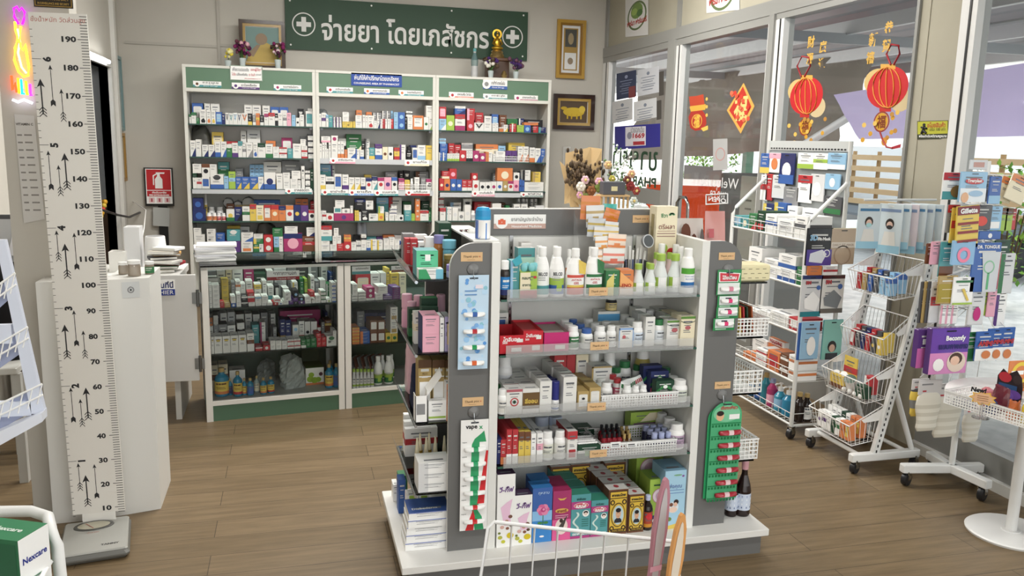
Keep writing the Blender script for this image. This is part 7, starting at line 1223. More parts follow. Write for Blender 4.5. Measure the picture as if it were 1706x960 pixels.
for i in range(4):sp('dark toothbrush pack, %s from the cashier end'%ordw(i),1536+6*i,1545+6*i,468,538,3.02-.01*i,('h','f','h','i-r')[i],name='toothbrush_pack')
sp('pink stick pack',1648,1657,484,528,2.97,'p');sp('white and lilac brush pack',1660,1673,490,543,2.98,'W|v',name='toothbrush_pack');sp('lime pack near the pole',1638,1648,486,526,2.98,'l')
for i in range(3):sp('white slim box pack, %s under the olive card'%ordw(i),1568+9*i,1576+9*i,508,540,2.97,'W|p')
def nap(m,w,h):m.rect(-w*.48,w*.48,0,h*.45,-.001,'#d78fc4');m.rect(-w*.48,w*.48,h*.45,h*.97,-.001,'#6a4aa6');m.disc(w*.2,h*.25,w*.24,h*.22,-.003,'#e6d6c6',16);m.disc(w*.18,h*.32,w*.17,h*.13,-.0036,'#4a342c',14);m.disc(w*.16,h*.28,w*.12,h*.1,-.0042,'#e9c3ac',12);m.text('Becomfy',(w*.12,-.005,h*.75),.1,'W',w=w*.5,bold=.04);m.text('แบบกางเกง',(w*.08,-.005,h*.58),.1,'#2f2f6a',w=w*.75,bold=.04);m.disc(-w*.25,h*.2,w*.14,w*.14,-.003,'W',12)
sp('large purple and pink diaper pack',1553,1609,546,621,2.92,'v',ex=nap,name='diaper_pack',th=.03);sp('side turned purple and pink diaper pack',1531,1556,548,612,2.97,'v',ex=lambda m,w,h:(m.rect(-w*.48,w*.48,0,h*.5,-.001,'#d472b4'),m.rect(-w*.25,w*.25,h*.6,h*.74,-.003,'W')),name='diaper_pack',th=.03);sp('green bottle shaped pack',1611,1626,553,602,2.95,'g')
for i,(x0,x1,y0)in enumerate(((1628,1652,552),(1648,1668,547),(1666,1686,545))):sp('blue and white snack pack, %s of three'%ordw(i),x0,x1,y0,600,2.93+.01*i,'b',name='snack_pack',ex=lambda m,w,h:(m.rect(-w*.48,w*.48,h*.0,h*.4,-.001,'W'),m.text('AMMI',(0,-.005,h*.58),.1,'r',w=w*.8,zd=(.2,0,1),bold=.05),m.disc(w*.1,h*.2,w*.25,h*.14,-.004,'o',12)))
for i,(x0,x1,y0,y1,Y,c)in enumerate(((1519,1542,632,692,3.0,'h'),(1530,1562,634,716,2.95,'#e6e2d6'),(1558,1596,640,726,2.97,'#e2ded2'),(1607,1630,672,735,3.02,'#ddd9cf'))):
 a,b=at(x0,y0,Y),at(x1,y1,Y);w,h=b.x-a.x,a.z-b.z;t=thing('glove_pack',('yellow and grey sponge pack','white knitted glove pack with header card','white knitted glove pack under the diaper pack','white glove pack behind the round table')[i]+' low on the spinner rack','pack',((a.x+b.x)/2,Y,b.z));m=MB();rows=[]
 for k in range(11):
  v=k/10;rows.append([(w*(.5-.06*math.sin(v*7))*math.cos(q)*(.92 if k not in(0,10)else.7),.016*math.sin(q)*(1 if k not in(0,10)else.3),h*.75*v)for q in[6.283*j/14 for j in range(14)]])
 cc=(lambda r,j:('y','a','y','h')[(r//3)%4])if i==0 else(lambda r,j,c=c:c if(r%2 or r>6)else '#d3cec0');m.grid(rows,cc,True);m.face(rows[0][::-1],c);m.face(rows[-1],c);m.build('glove' if i else 'sponge',MATT,t)
 m=MB();m.box(-w*.45,w*.45,-.003,.003,h*.72,h,'#d9d6d6');m.rect(-w*.35,w*.1,h*.9,h*.93,-.0036,'a');m.rect(-w*.3,-w*.15,h*.77,h*.8,-.0036,'r');m.build('header_card',CARD,t);dx,dy=(a.x+b.x)/2-SX,Y-SY;r=math.hypot(dx,dy);arms=MB();arms.tube([(dx/r*.07,dy/r*.07,.68),(dx,dy+.006,a.z+.004)],.002,'#e4e5e3',5);HA.append(arms)
for arms in HA:arms.build('hook_arm',PAINT,T)
a,b=at(1617,266,3.0),at(1645,283,3.0);t=MB();t.cbox(-(b.x-a.x)/2,(b.x-a.x)/2,0,.006,0,a.z-b.z,'i',.002);t.rect(-(b.x-a.x)*.3,(b.x-a.x)*.3,(a.z-b.z)*.25,(a.z-b.z)*.75,-.001,'#c79a90');t.box(-.003,.003,.002,.005,-.03,0,'i');tag(t.build('price_holder',PLAS,None,((a.x+b.x)/2,3.0,b.z)),'clear price holder with pinkish card on top of the spinner rack','price holder')
# ---- round table
TX,TY,TZ=2.862,2.60,.585
T=thing('round_table','white round pedestal table at the window, basket on it','table',(TX,TY,0));m=MB();m.lathe([(0,0,'W'),(.17,0,'#dcdcda'),(.172,.008,'#e8e8e6'),(.165,.013,'#e8e8e6'),(0,.014,'#e8e8e6')],40);m.build('base',PAINT,T);m=MB();m.lathe([(.038,.013,'#e3e3e1'),(.036,.018,'#e3e3e1'),(.022,.02,'#e3e3e1'),(.021,TZ-.02,'#e3e3e1')],20);m.build('pole',PAINT,T)
m=MB();m.lathe([(0,TZ-.02,'#d5d5d3'),(.30,TZ-.02,'#dcdcda'),(.303,TZ-.01,'#e6e6e4'),(.30,TZ,'#eeeeec'),(0,TZ,'#eeeeec')],48);m.build('table_top',PAINT,T)
a,b=atz(1573,672,TZ),atz(1712,716,TZ);d=(b-a);ang=math.atan2(d.y,d.x);L=.32;cc=a+d.normalized()*L/2
shelf_basket('white lattice basket of hair accessories on the round table',0,0,0,0,0,0,.17,loc=(cc.x,cc.y,TZ+.0005),w=L,h=.055,rowsn=5,rz=ang)
def tb(u,v,z=.006):q=cc+d.normalized()*(u*L)+Vector((-d.y,d.x,0)).normalized()*v;return(q.x,q.y,TZ+z)
for i,(u,v,s,c,l)in enumerate(((-.32,.04,(.10,.07,.02),'#a8aab0','grey clear zip bag in the round table basket'),(-.18,.11,(.08,.05,.05),'#c97f86','pink patterned hair band bag in the round table basket'),(.0,.10,(.085,.05,.07),'#6a2f3a','dark red hair band bag in the round table basket'),(.0,.045,(.05,.05,.035),'#2d3f6a','navy pack in front of hair band bags'),(.24,.06,(.05,.05,.05),'#b5643a','brown clip bag in the round table basket'),(.40,.06,(.05,.05,.055),'#c9b03a','yellow pack at the basket end'))):
 m=MB();rn=random.Random(i+20);s=tuple(.8*q_ for q_ in s);rw=[[(s[0]*(.62-.2*k/5)*math.cos(t_)*(1+rn.uniform(-.12,.12)),s[1]*(.7-.25*k/5)*math.sin(t_)*(1+rn.uniform(-.12,.12)),s[2]*1.6*k/5*(1+rn.uniform(-.1,.1)*(k>0)))for t_ in[6.283*j/12 for j in range(12)]]for k in range(6)];m.grid(rw,c,True,False);m.face(rw[-1],c);m.face(rw[0][::-1],c);tag(m.build('hair_band_bag',GLOS,None,tb(u,v),ang),l,'bag')
m=MB();w=.10;m.ext([(-w*.5,0),(w*.5,0),(w*.5,.09),(w*.42,.13),(w*.2,.155),(-.01,.135),(-w*.32,.15),(-w*.5,.12)],0,.003,'#2b2326');m.disc(-w*.2,.12,.026,.02,-.001,'#b0303a',12);m.disc(w*.28,.12,.018,.018,-.001,'#3a2f30',10);m.rect(-w*.42,w*.3,.075,.095,-.001,'#2f4f7a');m.disc(w*.2,.06,.03,.018,-.0014,'#6a4a9a',12);m.disc(w*.02,.05,.02,.018,-.0018,'#7a5ab0',12)
tag(m.build('hair_tie_card',CARD,None,tb(-.02,.150),ang),'dark display card with berries and purple ties in the basket','card')
q=at(1666,640,2.45);m=MB();n=18;m.ext([((.040 if k%2 else.029)*1.15*math.cos(6.283*k/n),(.040 if k%2 else.029)*.7*math.sin(6.283*k/n))for k in range(n)],0,.002,'#e6b84a');m.poly([((.036 if k%2 else.026)*1.1*math.cos(6.283*k/n),(.036 if k%2 else.026)*.66*math.sin(6.283*k/n))for k in range(n)],-.001,'#e0b48e');m.text('New!',(-.016,-.0016,.030),.1,'k',w=.05,zd=(.1,0,1),bold=.06)
for v in(.008,0,-.008):m.rect(-.018,.018,v-.001,v+.001,-.0016,'#8a5a3a')
sg=tb(.05,-.036,0);t=thing('new_sign','yellow starburst sign reading new on a clear stand','sign',sg,ang*.6);m.build('starburst',CARD,t,(0,0,.075));m=MB();m.lathe([(.03,0,'W'),(.03,.003,'W'),(.005,.006,'W'),(.004,.06,'W')],16);m.build('stand',CLEARP,t)
a,b=at(1684,606,2.66),at(1718,655,2.66);m=MB();w,h=b.x-a.x,a.z-b.z;m.box(-w/2,w/2,0,.004,0,h,'o');m.ringd(0,h*.6,w*.25,w*.38,-.001,'#e6c84a',18);m.rect(-w*.4,w*.1,h*.55,h*.68,-.002,'W');m.text('BITTEN',(0,-.002,h*.2),.1,'#8a5a1a',w=w*.8,bold=.04);tag(m.build('teether_card',CARD,None,((a.x+b.x)/2,2.665,TZ+.006)),'orange teether card standing in the basket at its window end','card')
# ================================================================== height chart, scale and cashier side
RY=3.398;bl,br_,tl,tr=at(122,858,RY),at(208,850,RY),at(45,13,RY),at(145,30,RY);cxb=(bl.x+br_.x)/2;cxt=(tl.x+tr.x)/2;zb=bl.z;zt=(tl.z+tr.z)/2;th=math.atan2(cxt-cxb,zt-zb);RW=((br_.x-bl.x)+(tr.x-tl.x))/2
T=thing('height_chart','tall white height chart board with arrows standing behind the scale','height chart',(cxb,RY,zb),rot=(0,th,0))
m=MB();H_=(zt-zb)/math.cos(th);m.box(-RW/2,RW/2,0,.008,0,H_,'#e4e1da')
def rl(px,py):q=at(px,py,RY-.002);dx,dz=q.x-cxb,q.z-zb;return dx*math.cos(th)-dz*math.sin(th),dx*math.sin(th)+dz*math.cos(th)
K='#2b2b2d'
zv=lambda v:(.092+(v-10)*.009933-zb)
for v in range(8,199):
 z=zv(v);L=.036 if v%10==0 else.025;m.rect(RW/2-L,RW/2-.001,z-.0011,z+.0011,-.0006,K)
 if v%10==0 and v>=10:m.text(str(v),(RW/2-L-.028,-.0008,z),.1,K,h=.021,w=.016*len(str(v)),bold=.04)
for i in range(3,77):z=zv(i*2.54);m.rect(-RW/2,-RW/2+(.030 if i%12==0 else.009),z-.0008,z+.0008,-.0006,K)
for f in range(1,7):m.text(str(f),(-RW/2+.048,-.0008,zv(f*30.48)-.001),.034,K,xd=(0,0,1),zd=(-1,0,0),bold=.05)
m.text('ชั่งน้ำหนัก วัดส่วนสูง',(0.0,-.0008,H_-.025),.1,'#c07a70',w=RW*.93)
AR=((66.7,131,72,190.6,'b'),(83,108,88.5,171,'s'),(101.5,148,106,199,'t'),(80,251,85,311,'s'),(97,275,101,323,'t'),(107,255,112,313,'b'),(94,384,97.5,432,'t'),(123,388,128,444,'s'),(108,406,112,461,'b'),(108.3,541,111,595,'b'),(123,517,127,571.6,'s'),(138,551,142,594,'t'),(117.5,646,122,699,'s'),(142.4,646,147.3,697,'b'),(134,665,136.5,708,'t'),(130.5,772,133,815,'t'),(142.4,792,146.2,841,'b'),(157,773.6,161,825.6,'s'))
for x0,y0,x1,y1,k in AR:
 (a,b),(c,d)=rl(x0,y0),rl(x1,y1);a=(a+c)/2;w=.0022 if k=='b' else.0011;hw=.013 if k=='b' else.007;hl=.030 if k=='b' else.018
 m.rect(a-w,a+w,d,b-hl*.7,-.0007,K);m.poly([(a-hw,b-hl),(a,b-hl*.75),(a+hw,b-hl),(a,b)],-.0008,K)
 if k=='s':m.poly([(a,d+.012),(a+.008,d+.004),(a+.008,d-.014),(a,d-.006),(a-.008,d-.014),(a-.008,d+.004)],-.0008,K)
 else:
  for i in range(3):
   e=d+.011*i;q=.012 if k=='b' else.009
   for s in(-1,1):m.poly([(a,e+.002),(a,e+.006),(a+s*q,e-.006),(a+s*q,e-.010)][::(1 if s<0 else-1)],-.0008,K)
m.build('board',CARD,T);m=MB();m.box(-.062,.058,.0,.006,-.045,.0,'#e9e7e1');m.build('foot_tab',PLAS,T)
a,b,c,d=[atz(*p,.03)for p in((103,876),(221,862),(92,938),(208,917))];sc=(a+b+c+d)/4;sa=math.atan2((b-a).y,(b-a).x);sw=((b-a).length+(d-c).length)/2;sd=((c-a).length+(d-b).length)/2
T=thing('weighing_scale','grey mechanical bathroom scale before the height chart','scale',(sc.x+.005,sc.y,0),sa+.06);m=MB();m.cbox(-sw/2,sw/2,-sd/2,sd/2,.004,.034,'#6a6a66',.012);m.build('body',PLAS,T);m=MB();m.cbox(-sw/2+.006,sw/2-.006,-sd/2+.012,sd/2-.006,.030,.041,'#a7a7a2',.006)
m.text('TANNY',(sw*.22,-sd*.30,.0416),.1,'#2b2b2b',zd=(0,1,0),w=sw*.26,bold=.04);m.text('น้ำหนัก',(-.01,.03,.0416),.1,'#b0705a',zd=(0,1,0),w=sw*.17);m.build('platform',PLAS,T)
m=MB();f=lambda r,z:[(r*sw*.30*math.cos(6.283*i/24)-.01,.088+r*.042*math.sin(6.283*i/24),z)for i in range(24)];m.grid([f(1,.041),f(.97,.045),f(.8,.045)],'#4d4d4a',True);m.face(f(.8,.0445),'#b9b5a2');m.tube([(-.01,.06,.0455),(-.04,.11,.0455)],.001,'r',4);m.build('dial',GLOS,T)
# neon, poster and plaque on the white column
CYF=3.618
t=thing('neon_sign','colourful neon hand sign with rainbow word on white column','neon sign',at(38,90,CYF));o0=at(38,90,CYF)
def nl(px,py):q=at(px,py,CYF-.02)-o0;return(q.x,-.02,q.z)
def neon(n,pts,col,r=.0045,closed=False):m=MB();m.tube([nl(*p)for p in pts],r,col,6,closed);m.build(n,NEON,t)
neon('heart_tube',((31,40),(24,28),(23,14),(28,11),(32,18),(36,13),(41,20),(40,32),(37,41)),'#b01ad0');neon('hand_tube',((25,36),(26,50),(30,62),(25,80),(24,100),(31,120),(40,128),(47,126),(48,112),(44,88),(42,74),(38,84),(34,78),(32,66),(35,44)),'#ffb52a');neon('hand_tube',((29,48),(33,70),(30,88),(36,112),(44,122)),'#ffd070',.004)
for i,(pts,c)in enumerate(((((19,126),(21,150),(25,138),(28,154)),'#ff3a1a'),(((30,130),(32,156)),'#ffa01a'),(((35,132),(37,157),(41,156)),'#1ad0d8'),(((43,135),(45,158),(48,157)),'#ff9a1a'),(((50,140),(51,160),(54,158)),'#b02ae0'))):neon('letter_tube',pts,c)
neon('underline_tube',((21,166),(30,170),(40,166),(54,172)),'#dfe6ff',.005)
for px,py in((30,30),(30,100),(40,150)):m=MB();m.tube([nl(px,py),(nl(px,py)[0],.0,nl(px,py)[2])],.003,'i',5);m.build('bracket',PLAS,t)
m=MB();q0=at(50,280,CYF);L_=lambda px,py:((at(px,py,CYF)-q0).x,(at(px,py,CYF)-q0).z);m.poly([L_(40,372),L_(75,365),L_(57,193),L_(24,190)][::1],-.002,'#c9c7c3');m.text('VITAMIN C',(L_(41,207)[0],-.003,L_(41,207)[1]),.1,'#5a5650',w=.06,bold=.03)
for i in range(11):
 for px,w in((33+1.3*i,.014),(47+1.5*i,.022)):p=L_(px,225+12.5*i);m.rect(p[0]-w*.6,p[0]+w*.6,p[1]-.003,p[1]+.003,-.003,'#8d8a86')
tag(m.build('vitamin_poster',CARD,None,q0),'long pale vitamin chart poster hanging under the neon sign','poster')
a=at(57,11,CYF);b=at(122,11,CYF);m=MB();w=b.x-a.x;m.box(-w/2,w/2,0,.004,0,.10,'#2a2317');m.rect(-w*.47,w*.47,.004,.096,-.0006,'#b3913f');m.rect(-w*.455,w*.455,.006,.094,-.001,'#241d12')
for z,s in((.014,'IN SURVEILLANCE AND SECURITY'),(.03,'OF THE PHARMACY'),(.055,'PHARMACIST')):m.text(s,(0,-.0016,z),.1,'#c9a550',w=w*.8,h=.008)
tag(m.build('wall_plaque',CARD,None,((a.x+b.x)/2,CYF-.003,a.z)),'black plaque with gold writing above the height chart','plaque')
# white counter end, swinging door, cashier desk
m=MB();P=[(-.951,3.495),(-.79,3.500),(-.558,3.557),(-.558,3.86),(-.712,3.86),(-.712,3.612),(-.951,3.612)]
for i in range(7):a,b=P[i],P[(i+1)%7];m.face([(*a,0),(*b,0),(*b,.985),(*a,.985)],'#dfdfdb')
m.face([(*p,.985)for p in P],'#dfdfdb');t=tag(m.build('counter_end',PAINT),'tall white counter end panel behind the height chart','counter')
q=atp(218,483,(-.558,3.557,0),(.24,-.97,0));m=MB();m.rect(-.032,.032,-.032,.032,0,'#cfd2d2');m.ringd(0,0,.008,.013,-.001,'a',16);m.disc(0,0,.004,.004,-.002,'k',8);m.tube([(0,-.003,.01),(0,-.012,.02)],.003,'s',5);tag(m.build('adhesive_hook',PLAS,None,(q.x,q.y-.002,q.z),.24),'clear adhesive hook on the white counter end','hook')
DY=4.64;t=thing('swing_door','white swinging counter door with blue cashier sign','counter door',(-.50,DY,0));m=MB();m.cbox(-.72,.0,0,.02,.245,.825,'#cfcfcd',.002);m.build('panel',PAINT,t)
for z in(.70,.34):m=MB();m.tube([(.008,-.004,z-.045),(.008,-.004,z+.045)],.008,'#77797a',8);m.box(-.02,.03,-.003,.0,z-.03,z+.03,'#8d8f90');m.build('hinge',CHRO,t)
a,b=at(229,467.5,DY-.003),at(292,492,DY-.003);m=MB();w,h=b.x-a.x,a.z-b.z;m.box(-w/2,w/2,0,.003,0,h,'W');m.rect(-w/2,w/2,0,h*.4,-.0006,'#22398c');m.text('ชำระเงินที่นี่',(.02*w,-.001,h*.70),.1,'#22306a',w=w*.88,h=h*.44,bold=.03);m.text('CASHIER',(w*.1,-.001,h*.2),.1,'W',w=w*.72,h=h*.26);tag(m.build('cashier_sign',CARD,None,((a.x+b.x)/2,DY-.0035,b.z)),'white and blue cashier sign on the swinging door','sign')
m=MB();m.cbox(-1.40,-.60,4.72,5.25,.76,.80,'#dcdcd8',.003);
for x in(-1.38,-.64):m.box(x,x+.03,4.74,5.23,0,.76,'#d2d2ce')
tag(m.build('cashier_desk',PAINT),'white cashier desk cluttered with books behind the swinging door','desk')
DZ0=.801
def dput(name,label,cat,x0,x1,yt,Y,spec,dep=.1,z=DZ0,mt=CARD,rz=0,grp=None):x,w,h=gp(x0,x1,yt,Y,z);tag(carton_mb(w,dep,h,spec).build(name,mt,None,(x,Y,z),rz),label,cat,grp)
dput('tower_speaker','tall pale grey tower device beside the air purifier','device',206,232,379,5.0,'i!',.12,mt=PLAS);dput('waste_box','small white open box beside the grey tower','box',181,209,420,4.95,'w!')
x,w,h=gp(235,275,396,4.95,DZ0);t=thing('air_purifier','white rounded air purifier with perforated base on the cashier desk','air purifier',(x,5.03,DZ0));r=w/2;m=MB();m.lathe([(r*.9,0,'#e6e6e6'),(r,h*.04,'#e6e6e6'),(r*.98,h*.45,'#e6e6e6'),(r*.84,h*.97,'#e6e6e6'),(r*.8,h,'i'),(r*.7,h,'a'),(0,h*.98,'a')],28)
m.rect(-r*.5,-r*.1,h*.32,h*.34,-r*1.0,'h');m.build('body',PLAS,t);m=MB()
for i in range(13):
 for k in range(6):q=-1.1+2.2*i/12+(.08 if k%2 else 0);m.face([(r*1.002*math.sin(q+e),-r*1.002*math.cos(q+e),h*(.07+.035*k)+f)for e,f in((-.03,0),(0,-.003),(.03,0),(0,.003))],'#9a9a9a')
m.build('grille',PLAS,t)
bk=[('#c9c4b8','cream'),('#3f6a4a','green'),('#a8303a','red'),('#d9d6d0','white'),('#3a3a3e','black'),('#d0a05a','ochre'),('#b7b2a8','grey'),('#e3e3e3','pale')]
for i,(c,n)in enumerate(bk):
 q=at(285+5.2*i,455-3*(i%4),4.86+.04*(i%3));m=MB();m.cbox(-.07,.07,0,.10,0,.016,c,.002);m.box(-.068,.07,-.0006,.0,.003,.013,'w');tag(m.build('booklet',CARD,None,(-.70+.012*(i%3),4.87+.03*(i%3),DZ0+.0172*i),rot=(0,0,.3-.25*(i%4))),'%s booklet in the untidy pile beside the air purifier'%n,'booklet',None)
for i,(x0,x1,yt,l)in enumerate(((183,199,437,'round jar with white lid nearest the height chart'),(190,212,434,'round jar with white lid, middle of the counter end'),(214,230,436,'round jar with green label strip on the counter end'))):
 Y=3.66-.05*(i==1);x,w,h=gp(x0,x1,yt,Y,.985);x=max(x,-.67+.05*i);t=jar('snack_jar',l,'jar',(x,Y,.986),w/2,max(h,.05),'#a89a88','#e3e3e1',None if i<2 else 'g',None,'jars on the counter end',capr=1.02,caph=.22,mat_=BOTG)
# wall lamp, mirror, frames, garland, cable on the left wall
def lw(px,py,X=-1.462):return atx(px,py,X)
a,b=lw(150,80,-1.42),lw(176,101,-1.42);t=thing('wall_tube_light','glowing tube light above the dark doorway','wall light',(-1.42,(a.y+b.y)/2,b.z));L=(b.y-a.y)/2+.12;m=MB();m.box(-.05,-.02,-L,L,-.02,.02,'W');m.build('housing',PAINT,t);m=MB();m.tube([(0,-L,0),(0,L,0)],.016,'W',8);m.build('tube',TUBEM,t)
def wframe(name,label,y0,y1,z0,z1,fr,inn,bw=.03):
 t=thing(name,label,'picture frame',(-1.469,(y0+y1)/2,z0),-math.pi/2+math.pi);h=z1-z0;w=y1-y0;m=MB()
 for q in((-w/2,w/2,0,bw),(-w/2,w/2,h-bw,h),(-w/2,-w/2+bw,bw,h-bw),(w/2-bw,w/2,bw,h-bw)):m.box(q[0],q[1],-.025,0,q[2],q[3],fr)
 m.build('frame',PAINT,t);m=MB();m.rect(-w/2+bw,w/2-bw,bw,h-bw,-.012,inn);m.build('picture',GLOS,t)
wframe('wall_mirror','tall teal framed board on the wall beside the doorway',8.14,8.36,1.58,2.23,'#6f8a8c','#9aa3a0');wframe('wall_picture','narrow gold framed picture under the teal board',8.15,8.34,1.13,1.56,'#9a7638','#a59c86')
m=MB()
for i in range(16):y=7.0+.05*i;m.ball((-1.53,y,.98-.14*math.sin(i/15*3.14)),.022,('#d9a52a','#c23a2a','#e0c04a')[i%3],8,5)
tag(m.build('garland',GLOS,None),'golden garland hanging across the dark door panel','garland',kind='stuff')
cb_=[lw(170,350,-1.44),lw(195,358,-1.40),lw(215,362,-1.38),lw(238,352,-1.36),lw(243,343,-1.38),lw(225,337,-1.43)];m=MB();m.tube(cb_,.010,'k',6);tag(m.build('power_cable',PLAS),'thick black cable looping beside the doorway','cable');m=MB();m.tube([lw(222,336,-1.42),at(243,350,7.),at(240,380,5.6),at(236,400,5.16),(at(236,400,5.16).x,5.16,.82)],.004,'w',5);tag(m.build('white_wire',PLAS),'thin white cord running down to the air purifier','cord')
# fire extinguisher sign on the back wall
FY=8.39;a,b=at(240,279,FY),at(291,343,FY);w,h=b.x-a.x,a.z-b.z;cx_=(a.x+b.x)/2;t=thing('fire_sign','red fire extinguisher sign board with white pictogram on black post','sign',(cx_,FY-.03,b.z));m=MB();m.box(-w/2,w/2,0,.02,0,h,'#22201f');m.build('backboard',PLAS,t)
m=MB();m.rect(-w*.45,w*.45,h*.06,h*.97,-.001,'W');m.rect(-w*.42,w*.42,h*.42,h*.95,-.002,'#c02a30');m.rect(-w*.42,w*.42,h*.25,h*.40,-.002,'#c02a30');m.poly([(-w*.13,h*.46),(w*.13,h*.46),(w*.13,h*.70),(w*.05,h*.78),(-w*.05,h*.78),(-w*.13,h*.70)],-.003,'W');m.rect(-w*.05,w*.05,h*.78,h*.84,-.003,'W');m.poly([(-w*.05,h*.84),(w*.2,h*.84),(w*.22,h*.88),(-w*.1,h*.88)],-.003,'W');m.poly([(-w*.2,h*.55),(-w*.16,h*.55),(-w*.16,h*.78),(-w*.05,h*.83),(-w*.06,h*.86),(-w*.2,h*.80)],-.003,'W')
m.text('ถังดับเพลิง',(0,-.003,h*.355),.1,'W',w=w*.5,h=h*.05,bold=.03);m.text('FIRE EXTINGUISHER',(0,-.003,h*.285),.1,'W',w=w*.7,bold=.04)
for i in(-1,0,1):m.rect(i*w*.27-w*.1,i*w*.27+w*.1,h*.09,h*.22,-.002,'#e6c9c9');m.rect(i*w*.27-w*.03,i*w*.27+w*.03,h*.11,h*.2,-.003,'#b0505a')
m.build('sign_face',CARD,t);a2=at(273,380,FY);m=MB();m.box(-.0+a2.x-cx_-.04,a2.x-cx_+.04,.012,.028,-b.z,0,'#232323');m.build('post',PLAS,t)
a,b=at(253,346,FY-.04),at(282,377,FY-.04);m=MB();m.box(-(b.x-a.x)/2,(b.x-a.x)/2,0,.003,0,a.z-b.z,'#b9bbb8');tag(m.build('plastic_sleeve',GLOS,None,((a.x+b.x)/2,FY-.036,b.z),rot=(0,.05,0)),'clear plastic sleeve hanging below the fire sign','sleeve')
# big green sign over the cabinets
a,b=at(476,83,FY),at(877,101,FY);zt=at(877,20.7,FY).z;zb_=(a.z+b.z)/2;x0,x1=a.x,b.x;w,h=x1-x0,zt-zb_;t=thing('pharmacy_sign','large dark green sign with white lettering above the cabinets','sign',((x0+x1)/2,FY-.02,zb_));m=MB();m.box(-w/2,w/2,0,.02,0,h,'#26432f')
for u in(-.48,-.16,.17,.48):
 for v in(.09,.93):m.disc(u*w,v*h,.009,.009,-.001,'w',8)
m.build('panel',CARD,t);m=MB();m.text('จ่ายยา โดยเภสัชกร',(at(678,55,FY).x-(x0+x1)/2,-.002,at(678,54,FY).z-zb_),.1,'#d9d9d6',w=at(817,60,FY).x-at(539,50,FY).x,h=h*.50,bold=.02);m.build('lettering',CARD,t)
for px,py in((506,41),(853,62)):q=at(px,py,FY);m=MB();cx_,cz_=q.x-(x0+x1)/2,q.z-zb_;R=.107;m.ringd(cx_,cz_,R*.9,R,-.002,'#d9d9d6',32);m.rect(cx_-R*.62,cx_+R*.62,cz_-R*.2,cz_+R*.2,-.002,'#d9d9d6');m.rect(cx_-R*.2,cx_+R*.2,cz_-R*.62,cz_+R*.62,-.0021,'#d9d9d6');m.build('cross_emblem',CARD,t)
# shrine things on top of the cabinets
PZ=CTOP+.001
def pframe(name,label,x0,x1,y0,y1,Y,bw,fr,fr2,deco,lean=0.):
 a,b=at(x0,y0,Y),at(x1,y1,Y);w,h=b.x-a.x,a.z-b.z;t=thing(name,label,'picture frame',((a.x+b.x)/2,Y,b.z),rot=(lean,0,0));m=MB()
 for k,(e0,e1,c,dy)in enumerate(((0,bw*.6,fr,.03),(bw*.6,bw,fr2,.02))):
  for q in((-w/2+e0,w/2-e0,e0,e1),(-w/2+e0,w/2-e0,h-e1,h-e0),(-w/2+e0,-w/2+e1,e1,h-e1),(w/2-e1,w/2-e0,e1,h-e1)):m.box(q[0],q[1],-dy,0,q[2],q[3],c)
 m.build('frame',GLOS,t);m=MB();m.rect(-w/2+bw,w/2-bw,bw,h-bw,-.006,'i');deco(m,w,h);m.build('picture',CARD,t);return t
def monk(m,w,h):m.rect(-w*.36,w*.36,h*.14,h*.86,-.007,'#6f8a86');m.poly([(-w*.36,h*.14),(w*.36,h*.14),(w*.34,h*.42),(w*.1,h*.55),(-w*.1,h*.48),(-w*.3,h*.3)],-.008,'#b39a52');m.disc(-w*.02,h*.62,w*.13,h*.12,-.009,'#8a7660',16);m.poly([(-w*.34,h*.3),(-w*.12,h*.5),(-w*.04,h*.5),(-w*.2,h*.25)],-.009,'#8a7660')
q=at(436,106,8.22);pframe('portrait_painting','dark framed portrait of a seated person in ochre robe',397,476,21,106.5,8.24,.055,'#3a2a1c','#a88a4a',monk).location.z=PZ+.001
pframe('gold_frame','tall gold frame with two small pictures on back wall',928,972,32,132,FY,.055,'#b08a3a','#8a6526',lambda m,w,h:(m.rect(-w*.25,w*.25,h*.14,h*.86,-.007,'#a08246'),m.rect(-w*.2,w*.2,h*.54,h*.84,-.008,'#4a4a46'),m.disc(0,h*.68,w*.1,h*.1,-.009,'#9a8a6a',12),m.rect(-w*.2,w*.2,h*.16,h*.44,-.008,'#d8d8d6'),m.disc(0,h*.3,w*.1,h*.06,-.009,'#8a7a66',10)))
pframe('tiger_frame','dark brown frame with golden animal relief beside the window',922,988,156,217,FY,.07,'#33211a','#b3924a',lambda m,w,h:(m.rect(-w*.33,w*.33,h*.2,h*.8,-.007,'#5a4a3a'),m.disc(-.0,h*.5,w*.26,h*.13,-.010,'#d0b23a',18),m.disc(w*.2,h*.58,w*.08,h*.1,-.012,'#d9bd4a',12),m.disc(-w*.24,h*.6,w*.08,h*.05,-.012,'#c9a830',10),[m.rect(u*w-.008,u*w+.008,h*.3,h*.45,-.011,'#c9a830')for u in(-.15,-.05,.08,.18)]))
def flowers(label,px,y0,Y,cols,pot='#b9c4c4',n=26,r=.07,h=None):
 q=at(px,y0,Y);hh=q.z-PZ;t=thing('flower_vase',label,'vase',(q.x,Y,PZ));m=MB();m.lathe([(.022,0,pot),(.03,hh*.35,pot),(.028,hh*.36,'h')],12);m.build('vase',GLOS,t);rn=random.Random(int(px));m=MB();st=MB()
 for i in range(n):
  a=rn.uniform(0,6.28);d=r*rn.random()**.5;z=hh*rn.uniform(.5,1);m.ball((d*math.cos(a),d*math.sin(a)*.6,z),rn.uniform(.011,.022),cols[i%len(cols)],7,4)
  if i%3==0:st.tube([(0,0,hh*.3),(d*math.cos(a),d*math.sin(a)*.6,z)],.002,'#4a6a3a',4)
 m.build('blossoms',MATT,t);st.build('stems',MATT,t)
